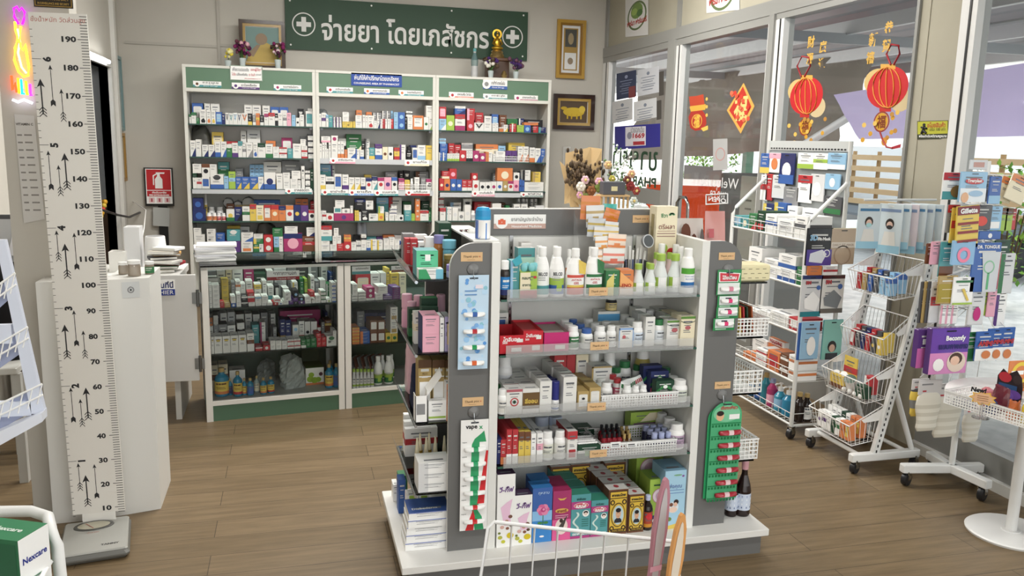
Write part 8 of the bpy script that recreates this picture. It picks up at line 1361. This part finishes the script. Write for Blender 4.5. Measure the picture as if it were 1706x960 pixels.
flowers('vase of purple and pink flowers, cashier side of the portrait',403,68,8.14,('#7a2a5a','#5a1f4a','#d9a9b4','#6a3a4a'));flowers('vase of purple flowers, sign side of the portrait',462,71,8.14,('#7a2a5a','#4a1f3a','#d9c0c4','#5a4a3a'));flowers('small vase of yellow flowers at the cabinet corner',379,82,8.1,('#d9c84a','#e3dca0'),n=9,r=.035);flowers('vase of violet flowers, cashier side of the golden statue',818,96,8.08,('#4a2f6a','#e6e2d6','#5a4a3a'));flowers('vase of violet flowers, window side of the golden statue',860,97,8.08,('#4a2f6a','#3a2a4a','#6a4a5a'))
a,b=at(808,97,8.2),at(851,130,8.2);t=thing('altar_stand','carved brown wooden stand under the golden statue','stand',((a.x+b.x)/2,8.24,PZ));w=b.x-a.x;hp_=at(830,97,8.24).z-PZ;m=MB();m.cbox(-w/2,w/2,-.07,.07,hp_-.03,hp_,'#5a3a22',.005);m.cbox(-w*.42,w*.42,-.055,.055,0,hp_-.03,'#4a2f1c',.005);m.build('base',PAINT,t)
q=at(829,47,8.24);hs=q.z-PZ-hp_;t=thing('golden_statue','golden seated figure with halo on the wooden stand','statue',(q.x,8.24,PZ+hp_+.001));m=MB();m.lathe([(hs*.27,0,'f'),(hs*.24,hs*.06,'f'),(hs*.25,hs*.09,'f'),(hs*.2,hs*.16,'f'),(hs*.22,hs*.2,'f'),(hs*.15,hs*.27,'f')],20,sy=.7);m.build('pedestal',GOLD,t)
m=MB();m.ball((0,-.005,hs*.33),hs*.2,'#c9a23a',14,8,(1.05,.7,.36));m.ball((0,0,hs*.5),hs*.12,'#c9a23a',14,10,(.9,.6,1.55));m.ball((0,-.004,hs*.76),hs*.072,'#c9a23a',12,8,(.85,.9,1.1));m.ball((0,-.004,hs*.85),hs*.03,'#c9a23a',8,6,(1,1,1.6))
for s in(-1,1):m.tube([(s*hs*.1,0,hs*.62),(s*hs*.17,-.01,hs*.48),(s*hs*.06,-.03,hs*.37)],[hs*.035,hs*.03,hs*.022],'#c9a23a',8)
m.build('figure',GOLD,t);m=MB();m.ringd(0,hs*.8,hs*.11,hs*.17,hs*.045,'#c9a23a',24);m.build('halo',GOLD,t)
q=at(791,81,8.12);h=q.z-PZ;t=thing('water_bottle','clear water bottle with teal cap on right cabinet top','bottle',(q.x,8.12,PZ));m=MB();m.lathe([(.03,0,'i'),(.036,h*.1,'i'),(.033,h*.4,'#8fa6a4'),(.036,h*.6,'#6f8f90'),(.014,h*.85,'i'),(.014,h*.9,'i')],14);m.build('body',BOTG,t);m=MB();m.lathe([(.017,h*.9,'t'),(.017,h,'t')],10);m.build('cap',PLAS,t)
q=at(840,120,8.05);m=MB();m.lathe([(.02,0,'f'),(.03,.03,'f'),(.022,.05,'f'),(.012,.07,'f'),(0,.075,'f')],12);tag(m.build('brass_cup',GOLD,None,(q.x,8.05,PZ)),'small brass cup in front of the wooden stand','cup')
a,b=at(938,244,FY),at(949,291,FY);m=MB();m.cbox(0,b.x-a.x,-.02,0,0,a.z-b.z,'#c9c7c2',.008);m.cbox(.015,b.x-a.x-.015,-.026,-.02,.03,a.z-b.z-.03,'#aeaca8',.003);tag(m.build('wall_fitting',PLAS,None,(a.x,FY+.005,b.z)),'white oblong fitting on back wall behind the bouquet','fitting')
# ---- bouquet on a cabinet behind the gondola
BX,BY=2.06,5.5;bz=1.07;m=MB();m.cbox(-.34,.34,-.3,.2,0,bz,'#d6d4cf',.004);m.box(-.32,.32,-.303,-.3,.05,bz-.05,'#e0deda');tag(m.build('side_cabinet',PAINT,None,(BX,BY,0)),'pale cabinet behind the gondola carrying the bouquet','cabinet')
t=thing('bouquet','dried flower bouquet in tan paper behind the gondola','bouquet',(BX,BY,bz));rn=random.Random(11);bp=lambda px,py,Y=BY:at(px,py,Y)-Vector((BX,BY,bz));m=MB()
for pts in(((942,255),(985,245),(985,330),(940,340)),((980,245),(1003,248),(1000,320),(972,318)),((932,268),(950,285),(965,345),(950,345)),((944,305),(990,300),(985,355),(950,330))):
 q=[bp(*p,BY+.05-.03*(i%2))for i,p in enumerate(pts)];m.face(q[::-1],'#cdb083')
m.build('paper_wrap',MATT,t);m=MB()
for i in range(170):
 px,py=rn.gauss(970,14),rn.gauss(290,16);d=bp(px,py,BY+rn.uniform(-.1,.03));m.ball(d,rn.uniform(.007,.014),('#5a4a3a','#43382c','#6f5f4c')[i%3],6,4,(1,1,1.6))
m.build('dried_blossoms',MATT,t);m=MB()
for i in range(110):
 px,py=rn.gauss(1032,12),rn.gauss(285,20);d=bp(px,py,BY+rn.uniform(-.08,.05));m.ball(d,rn.uniform(.006,.012),('#c3cac3','#8fa08a','#dfe3df','#5f7a55')[i%4],6,4)
m.build('white_sprays',MATT,t)
for px,py,c,r in((975,300,'#dcb9c4',.03),(998,303,'#d9a9bc',.03),(968,311,'#e3dcd0',.035),(1013,275,'#cfae86',.03),(1052,290,'#d0a58a',.03),(1050,310,'#8a3a38',.035),(1060,318,'#9a4a44',.03),(985,318,'#8a5a3a',.035),(966,325,'#d3a0b4',.025),(992,330,'#d9d6d0',.03),(1003,322,'#d7a3b8',.025),(1045,300,'#6a4038',.03),(1020,298,'#a8a24a',.025),(980,340,'#6a3038',.03),(1056,335,'#c9cfc6',.03),(975,330,'#6f7a44',.035),(1000,312,'#7a8a4a',.04),(1035,312,'#5f7040',.04)):
 d=bp(px,py,BY-.12);m=MB()
 for k in range(6):a=k*1.05;m.ball((d.x+r*.55*math.cos(a),d.y,d.z+r*.55*math.sin(a)),r*.5,c,7,4,(1,.6,1))
 m.ball((d.x,d.y-.01,d.z),r*.35,'#d9c07a' if r<.031 else c,6,4);m.build('flower',MATT,t)
a,b=at(1006,303,5.22),at(1042,325,5.22);m=MB();w,h=b.x-a.x,a.z-b.z;m.cbox(-w/2,w/2,0,.07,0,h,'#55565c',.003);m.rect(-w*.14,w*.14,h*.3,h*.65,-.001,'#d9d0a2');wz=b.z;tag(m.build('gift_box',CARD,None,((a.x+b.x)/2,5.225,wz)),'dark grey gift box with cream seal in front of the bouquet','box')
a2,b2=at(1000,325,5.22),at(1048,340,5.22);t=thing('wooden_stand','little slatted wooden stand under the grey gift box','stand',((a2.x+b2.x)/2,5.21,bz));w=b2.x-a2.x;m=MB();m.box(-w/2,w/2,0,.09,wz-bz-.012,wz-bz-.0005,'#c9a878');m.build('top',PAINT,t)
for i in range(7):m=MB();x=-w/2+.01+(w-.02)*i/6;m.box(x-.006,x+.006,.005,.015,0,wz-bz-.012,'#b99768');m.build('slat',PAINT,t)
q=at(1062,342,5.32);bag('tissue_packet','white and grey soft packet beside the bouquet','packet',(min(q.x,BX+.25),5.27,bz+.001),.12,.07,.09,'#c6cac9',GLOS,7)
# ================================================================== stickers and papers on the windows
WX=3.19
class St:
 def __init__(s,name,label,cat,px,py,mt=CARD,X=WX,grp=None,kind=None):s.q=atx(px,py,X);s.X=X;s.m=MB();s.a=(name,label,cat,mt,grp);s.k=0
 def p(s,px,py):q=atx(px,py,s.X);return(s.q.y-q.y,q.z-s.q.z)
 def y(s):s.k+=1;return-.0004*s.k
 def poly(s,pts,c):s.m.poly([s.p(*p)for p in pts],s.y(),c)
 def disc(s,px,py,rx,ry,c,n=20):a,b=s.p(px,py);r=abs(s.p(px+rx,py)[0]-a);s.m.disc(a,b,r,abs(s.p(px,py+ry)[1]-b),s.y(),c,n)
 def ring(s,px,py,rx,ry,f,c):a,b=s.p(px,py);R=abs(s.p(px+rx,py)[0]-a);Z=abs(s.p(px,py+ry)[1]-b);n=28;g=lambda k:[(a+R*k*math.cos(6.283*i/n),s.k*-.0004-.0004,b+Z*k*math.sin(6.283*i/n))for i in range(n)];s.m.grid([g(1),g(f)],c,True,False);s.k+=1
 def line(s,pts,r,c):s.m.tube([(lambda q:(q[0],-.002-.0004*s.k,q[1]))(s.p(*p))for p in pts],r,c,5)
 def text(s,t,px,py,wpx,c,mirror=False,hp=None,bold=.0):a,b=s.p(px,py);w=abs(s.p(px+wpx/2,py)[0]-s.p(px-wpx/2,py)[0]);h=abs(s.p(px,py+hp)[1]-b)if hp else None;s.m.text(t,(a,s.y(),b),.1,c,w=w,h=h,mirror=mirror,bold=bold)
 def done(s):n,l,c,mt,g=s.a;return tag(s.m.build(n,mt,None,s.q,-math.pi/2),l,c,g)
R4=lambda x0,y0,x1,y1,sl=-.2:[(x0,y1),(x1,y1+sl*(x1-x0)),(x1,y0+sl*(x1-x0)),(x0,y0)]
for x0,y0,x1,y1,c,l in((1027,123,1060,167,'#2e3a58','navy certificate taped to the first window'),(1062,117,1098,161,'#c9ccd2','white certificate beside the navy one'),(1020,170,1054,206,'#c6c7ca','white certificate in the lower row, nearer the corner'),(1056,170,1094,203,'#cfd1d4','white certificate in the lower row, nearer the door')):
 s=St('certificate',l,'certificate',(x0+x1)/2,(y0+y1)/2);s.poly(R4(x0,y0,x1,y1),c);s.poly(R4(x0+1,y0+1,x1-1,y1-1),c);ik='#7f8898' if c[1]!='2' else '#8a94b0'
 s.disc((x0+x1)/2,y0+5,2.6,3,ik,10)
 for k in range(6):s.poly(R4(x0+6+(k%2)*3,y0+13+4*k,x1-6-(k%3)*2,y0+14+4*k),ik)
 if c[1]=='2':s.poly(R4(x1-12,y0+22,x1-1,y1-3),'#7a3a3e')
 s.done()
for x0,y0,x1,y1,l in((1098,120,1106,160,'beside the upper certificates'),(1094,168,1102,200,'beside the lower certificates')):s=St('paper_strip','dark grey paper strip on the first window %s'%l,'paper',x0,y0);s.poly(R4(x0,y0,x1,y1),'#4a4643');s.done()
s=St('hotline_poster','deep blue poster with red emergency number on first window','poster',1060,228);s.poly(R4(1024,211,1100,250,-.07),'#2d2c86');s.poly(R4(1042,212,1076,244,-.05),'#d6d4dc');s.text('1669',1064,226,20,'#a8303a',hp=9,bold=.04);s.poly(R4(1055,236,1074,242,-.05),'#a8303a');s.text('ป่วยฉุกเฉิน',1062,217,22,'h');s.disc(1049,226,4,6,'#8a8a9a',12);s.done()
s=St('window_lettering','dark green mirrored pharmacy lettering on the first window','lettering',1060,280);s.text('ขายยา',1056,267,74,'#23422e',True,31,.01);s.text('PHARMACY',1050,300,80,'#23422e',True,16,.03);s.done()
s=St('pouch_sticker','red lucky money bag sticker on the glass door','sticker',1162,190);s.poly([(1150,213),(1158,218),(1172,216),(1177,206),(1176,192),(1168,181),(1153,182),(1147,195)],'#a8342a');s.poly([(1149,178),(1151,186),(1175,183),(1176,174),(1160,170)],'#d9a545');s.poly([(1148,161),(1150,177),(1174,174),(1172,157),(1160,160)],'#b5452e');s.disc(1161,202,9,12,'#d9a545',20);s.disc(1161,202,7.6,10.5,'#a8342a',20);s.text('福',1161,202,10,'#e0b24a',bold=.03);s.poly([(1168,214),(1172,219),(1180,216),(1180,209)],'#e0bb5a')
for py in(165,178,192):s.disc(1178,py,2,3,'#d9b45a',8)
s.done()
s=St('diamond_sticker','red diamond sticker with gold lucky character on the glass door','sticker',1235,180);s.poly([(1211,184),(1234,223),(1257,177),(1239,138)],'#d0a050');s.poly([(1215,184),(1234,214),(1252,178),(1238,144)],'#b5352a');s.text('福',1234,180,22,'#e6c27a',bold=.03)
rn=random.Random(2)
for i in range(16):s.disc(1222+rn.uniform(-3,26),168+rn.uniform(-14,32),3,4,('#c8523a','#d96a4a','#c23a2e')[i%3],8)
s.done()
s=St('paper_sign','grey paper sign with faint no smoking ring on the glass door','sign',1200,256);s.poly(R4(1188,232,1212,284,-.05),'#a9a9a8');s.ring(1200,257,8,11,.85,'#b98a86');s.done()
s=St('welcome_lettering','white mirrored welcome and open lettering on the glass door','lettering',1197,315);s.text('Welcome',1198,304,62,'#d6d6d6',True,17,.0);s.text("we're",1196,321,26,'#cfcfcf',True);s.text('OPEN',1195,333,30,'#d6d6d6',True,8,.03)
for a_,b_ in(((1177,325),(1177,341)),((1213,323),(1213,339)),((1177,325),(1213,323)),((1177,341),(1213,339))):s.line([a_,b_],.006,'#d0d0d0')
s.done()
def lantern(label,cx,cy,rx,ry,lx,ly,mx,my,chars):
 s=St('lantern_sticker',label,'sticker',cx,cy);s.disc(cx-rx*.5,cy-ry*.3,rx*.6,ry*.6,'#c9ad72',20);s.disc(cx+rx*.65,cy+ry*.6,rx*.5,ry*.55,'#c7b48c',20);s.disc(cx,cy,rx,ry,'#bd2228',32)
 for u in(-.7,-.4,-.08,.28,.6):s.line([(cx+u*rx*1.0*math.cos(v)+rx*.05,cy-ry*.97*math.sin(v))for v in[(-1.5+3.0*i/10)for i in range(11)]],.0035,'#d98a3a')
 s.poly(R4(cx-rx*.3,cy-ry*1.12,cx+rx*.4,cy-ry*.88,0),'#d0a04a');s.poly(R4(cx-rx*.35,cy+ry*.88,cx+rx*.2,cy+ry*1.15,0),'#b52a26');s.line([(lx-5,ly+2),(lx-12,ly-16),(lx-4,ly-32),(lx+8,ly-30),(lx+10,ly-16),(lx,ly+2)],.006,'#96222a')
 s.ring(mx,my,rx*.38,ry*.5,.84,'#8a3a2a');s.disc(mx,my,rx*.31,ry*.42,'#c9992c',20);s.text('福',mx,my,rx*.42,'#7a3a1a',bold=.03)
 for ch,px,py in chars:s.text(ch,px,py,rx*.42,'#c9a048',bold=.04)
 rn=random.Random(int(cx))
 for i in range(14):s.disc(cx+rn.uniform(-1.1,1.3)*rx,my+rn.uniform(-.5,1.3)*ry,rx*.1,ry*.12,('#c9962f','#d9b45a','#b5843a')[i%3],10)
 return s
lantern('smaller red paper lantern sticker with gold medallion on third window',1343,160,28,31,1341,126,1342,211,(('財',1352,70),('廣',1372,78),('源',1350,98),('進',1370,106))).done()
s=lantern('larger red paper lantern sticker with tassel on third window',1478,146,35.5,35,1490,106,1469,203,(('恭',1482,46),('新',1456,66),('賀',1478,76),('禧',1452,96)));s.line([(1469,220),(1473,232),(1480,245),(1490,247)],.005,'#a83a3a');s.poly([(1488,245),(1488,249),(1503,246),(1504,240)],'#a8303a');s.disc(1476,236,5,7,'#c98a3a',14);s.done()
s=St('theft_notice','yellow and black theft warning notice on the beige column','sign',1553,216,X=XR-.016);s.poly(R4(1528,202,1580,232,-.03),'#3a3d2a');s.poly(R4(1529,203,1579,224,-.03),'#b3b23a');s.text('ขโมยสินค้า',1560,208,30,'#a8452a',bold=.03);s.text('ปรับ 100 เท่า',1562,215,26,'k');s.text('พร้อมดำเนินคดีตามกฎหมาย',1554,227,46,'W',bold=.02);s.disc(1540,208,2.5,2.5,'k',8);s.line([(1541,210),(1539,217),(1536,223)],.006,'k');s.line([(1539,217),(1544,222)],.006,'k');s.line([(1536,212),(1545,214)],.005,'k');s.done()
for i,(x0,y0,x1,y1,px,py)in enumerate(((1042,-60,1080,62,1061,18),(1177,-60,1232,22,1204,-28))):
 s=St('logo_paper',('white paper with round green leaf emblem, nearer the corner','white paper with green curved emblem above the glass door')[i],'poster',(x0+x1)/2,20,X=XR-.004);s.poly(R4(x0,y0,x1,y1,-.1),'#d3d2d0');k=1+.4*i;s.ring(px,py+8*k,16*k,24*k,.86,'#5f6f4a');s.disc(px,py,10*k,13*k,'#6f8a4a',14);s.disc(px-4*k,py+2,5*k,6*k,'#8fa85a',10);s.disc(px+5*k,py+3,5*k,6*k,'#4f7040',10);s.text('ฟาร์มา ฟาร์เมอร์',px,py+18*k,32*k,'#a8322a',hp=9*k,bold=.03);s.done()
# u shaped door handle
for dx in(0,):
 a=atx(1139,335,3.12);m=MB();m.tube([(3.185,a.y+.10,a.z-.35),(3.12,a.y+.10,a.z-.35),(3.11,a.y+.10,a.z-.02),(3.11,a.y+.05,a.z+.03),(3.11,a.y-.05,a.z+.03),(3.11,a.y-.10,a.z-.02),(3.12,a.y-.10,a.z-.35),(3.185,a.y-.10,a.z-.35)],.014,'#c9cacb',8);tag(m.build('door_pull',CHRO),'chrome arched pull handle on the glass door','door handle')
# ================================================================== nearest things
A_,B_=atz(815,869,.70),atz(1128,903,.70);d=(B_-A_).normalized();n=Vector((d.y,-d.x,0));L=(B_-A_).length;ang=math.atan2(d.y,d.x)
T=thing('wire_basket','white wire display basket nearest the camera at the bottom edge','basket',(A_.x,A_.y,0),ang);m=MB();D=-.26;m.tube([(.012,0,.70),(L-.012,0,.70),(L,-.012,.69),(L+.03,-.012,.45),(L+.03,D,.45),(L,D,.69),(0,D,.69),(-.03,D,.45),(-.03,-.01,.45),(0,-.01,.69)],.0045,'#e3e3e2',8,True);m.build('rim',PAINT,T)
for i in range(1,8):m=MB();x=L*i/8;m.tube([(x,0,.70),(x-.006,-.004,.45),(x-.006,D,.45)],.0028,'#e3e3e2',6);m.build('wire',PAINT,T)
for x in(-.02,L+.02):
 for y in(-.02,D+.02):m=MB();m.tube([(x,y,0),(x,y,.455)],.008,'#e3e3e2',8);m.build('leg',PAINT,T)
def paddle(label,px0,px1,py,c1,c2,Y,tilt,zb=.4515):
 q=at((px0+px1)/2,py,Y);w=.034;h=q.z-zb;t=thing('slipper_sole',label,'insole',(q.x-.03,Y,zb),rot=(.0,tilt,.35));prof=[(0,.0),(.5,.04),(.62,.25),(.5,.5),(.66,.72),(.5,.9),(.2,.985),(0,1)];m=MB();pts=[(a*w,b*h)for a,b in prof]+[(-a*w*.8,b*h)for a,b in prof[::-1][1:-1]];m.ext(pts,0,.008,c1);m.build('sole',GLOS,t);m=MB();m.poly([(a*.6,b*.92+.03*h)for a,b in pts],-.001,c2);m.rect(-w*.5,w*.5,h*.5,h*.53,-.002,'#d9a0b0');m.build('lining',GLOS,t)
qb=A_+d*(L*.93)+n*.06;paddle('tall pink and silver shoe sole standing in the wire basket',1095,1125,800,'#b5808c','#b9b3b4',qb.y,.10);qc=A_+d*(L*1.0)+n*.1;paddle('orange and cream shoe sole standing in the wire basket',1120,1150,860,'#d59a5e','#dccfbd',qc.y,.13)
# left: cart with green bandage carton
RZ_=.69;C0,C1=atz(-40,853,RZ_),atz(52,852,RZ_);T=thing('utility_cart','white tube framed cart with green carton at the near left','cart',(0,0,0));p2=atz(84,880,RZ_);p3=at(96,960,p2.y);m=MB();back=(-.95,2.03)
m.tube([(back[0],back[1]+.02,RZ_),C0,C1,((C1+p2)/2+Vector((.012,.012,0))),p2,(p2.x+.012,p2.y-.005,RZ_-.04),(p2.x+.03,p2.y-.01,0.04)],.013,'#e6e6e4',10);m.tube([(back[0],back[1],RZ_),(back[0],back[1],.04)],.013,'#e6e6e4',8);m.build('frame',PAINT,T)
zs=RZ_-.17;m=MB();m.box(-.95,p2.x-.0,1.62,p2.y-.02,zs-.012,zs,'#dededc');m.build('tray',PAINT,T)
m=MB();yy=p2.y-.025;xx=p2.x-.004
for k in range(16):y=1.64+(yy-1.64)*k/15;m.box(xx-.003,xx,y-.003,y+.003,zs,zs+.09,'W')
for k in range(5):m.box(xx-.0035,xx+.0005,1.64,yy,zs+.022*k,zs+.022*k+.006,'W')
m.build('side_lattice',PAINT,T);m=MB();m.tube([(p2.x,p2.y-.02,RZ_-.07),(p2.x-.0,1.62,RZ_-.07)],.006,'W',6);m.build('guard_rail',PAINT,T)
for x,y in((-.93,1.66),(-.93,2.0),(p2.x+.02,1.66),(p2.x+.03,p2.y-.01)):caster(T,x,y)
for x in(-.93,p2.x+.02):m=MB();m.tube([(x,1.66,.05),(x,1.66,RZ_-.02)],.013,'#e6e6e4',8);m.build('post',PAINT,T)
K0=at(29,903,1.80);K1=at(52,873,1.86);hB=K0.z-zs;a_=.85;w,dpt=.12,.085;m=MB();m.box(-w,0,0,dpt,0,hB,'#2a6a45','#2f7a50')
m.rect(-w*.9,-w*.05,hB*.05,hB*.95,-.0005,'#1f5a3a');m.text('Nexcare',(-w*.5,-.001,hB*.55),.1,'W',w=w*.8,bold=.03);m.face([(.0006,0,0),(.0006,dpt,0),(.0006,dpt,hB),(.0006,0,hB)],'W');m.text('Nexcare',(.0012,dpt*.5,hB*.74),.1,'#2f3a8a',xd=(0,1,0),w=dpt*.8,bold=.03)
for k in range(5):m.face([(.0012,dpt*.1,hB*(.5-.08*k)),(.0012,dpt*(.8-.1*(k%2)),hB*(.5-.08*k)),(.0012,dpt*(.8-.1*(k%2)),hB*(.52-.08*k)),(.0012,dpt*.1,hB*(.52-.08*k))],'#7aa08a')
m.text('Nexcare',(-w*.5,dpt*.5,hB+.0006),.1,'#d9e6dc',zd=(0,1,0),w=w*.6,bold=.03);tag(m.build('bandage_carton',CARD,None,(K0.x,K0.y,zs+.001),-.45),'green and white bandage carton in the near cart','carton');bag('plastic_bag','clear crumpled bag before the green carton in the near cart','bag',(K0.x-.045,K0.y-.10,zs+.001),.1,.08,.06,'#c9c4c2',BAGM,12)
# left: tilted stand with baskets, desk clutter
Yt=2.4;T=thing('tilted_display_stand','bluish white tilted stand with wire baskets at the far left edge','rack',(0,0,0));P=[at(x,y,Yt)for x,y in((-8,400),(8,400),(75,690),(52,690))];m=MB();m.ext([(p.x,p.z)for p in(P[0],P[3],P[2],P[1])],Yt,Yt+.02,'#d3d9e8');m.build('side_board',PAINT,T)
q0,q1=at(75,690,Yt),at(-60,760,Yt);m=MB();m.ext([(q1.x,q1.z-.02),(q0.x,q0.z-.012),(q0.x,q0.z+.012),(q1.x,q1.z+.03)],Yt-.03,Yt+.02,'#dfe3ee');m.build('bottom_lip',PAINT,T)
for x0,y0 in((46,545),(70,640),(25,455)):
 a=at(x0,y0,Yt);b=at(-60,y0+62,Yt);m=MB();m.tube([a,b],.003,'W',5);m.tube([a+Vector((0,0,-.03)),b+Vector((0,0,-.03))],.003,'W',5)
 for k in range(9):u=k/8;p=a*(1-u)+b*u;m.tube([p,p+Vector((-.015,.0,-.055))],.002,'W',4)
 m.face([a+Vector((0,.008,-.005)),b+Vector((0,.008,-.005)),b+Vector((-.02,.008,-.09)),a+Vector((-.02,.008,-.07))],'#9aa2be');m.build('wire_basket',PAINT,T)
for y in(Yt,2.2):m=MB();m.box(-.92,-.885,y,y+.03,0,1.2,'#dfe3ee');m.build('leg',PAINT,T)
m=MB();m.box(-.90,P[0].x+.02,Yt,Yt+.02,1.0,1.05,'#d3d9e8');m.build('cross_board',PAINT,T);m=MB();m.box(-.90,P[3].x,Yt,Yt+.02,.80,.84,'#d3d9e8');m.build('cross_board',PAINT,T)
q=at(20,600,4.1);T=thing('side_table','white table with slim legs behind the tilted stand','table',(0,0,0));m=MB();m.cbox(-1.45,at(45,600,4.1).x,3.95,4.4,q.z-.03,q.z,'#d3d3ce',.004);m.build('table_top',PAINT,T)
for x,y in((-1.42,3.98),(-1.42,4.36),(at(30,620,4.0).x,3.98),(at(40,600,4.4).x-.03,4.36)):m=MB();m.box(x-.018,x+.018,y-.018,y+.018,0,q.z-.03,'#c6c6c2');m.build('leg',PAINT,T)
tz=q.z+.001;bag('backpack','black bag slumped on the white side table','bag',(-1.27,4.2,tz),.3,.24,.42,'#1d1c1e',MATT,5,.3);
a,b=at(3,396,4.3),at(32,430,4.3);m=MB();m.box(-.06,.06,0,.004,0,.11,'#d9d9dc');m.text('ใบสั่งยา',(0,-.001,.075),.1,'#3a5aa0',w=.08,bold=.02);t_=m.build('paper_card',CARD,None,(a.x+.07,4.33,b.z),rot=(-.2,.2,0));tag(t_,'white card with blue writing leaning above the black bag','card');m=MB();m.cbox(-.2,.16,0,.02,0,a.z-tz+.10,'#4d4f52',.004);m.rect(-.19,.15,.3,a.z-tz+.08,-.001,'#c9cbce');tag(m.build('monitor',PLAS,None,(-1.2,4.36,tz)),'grey backed screen behind the black bag','monitor')
m=MB();m.tube([at(38,470,3.95),at(38,430,3.9),at(48,407,3.8),at(62,402,3.72),at(72,412,3.75)],.010,'k',6);m.tube([at(38,470,3.95),(at(38,470,3.95).x,4.0,tz)],.01,'k',6);tag(m.build('thick_cable',PLAS),'thick black cable arching beside the white column','cable')
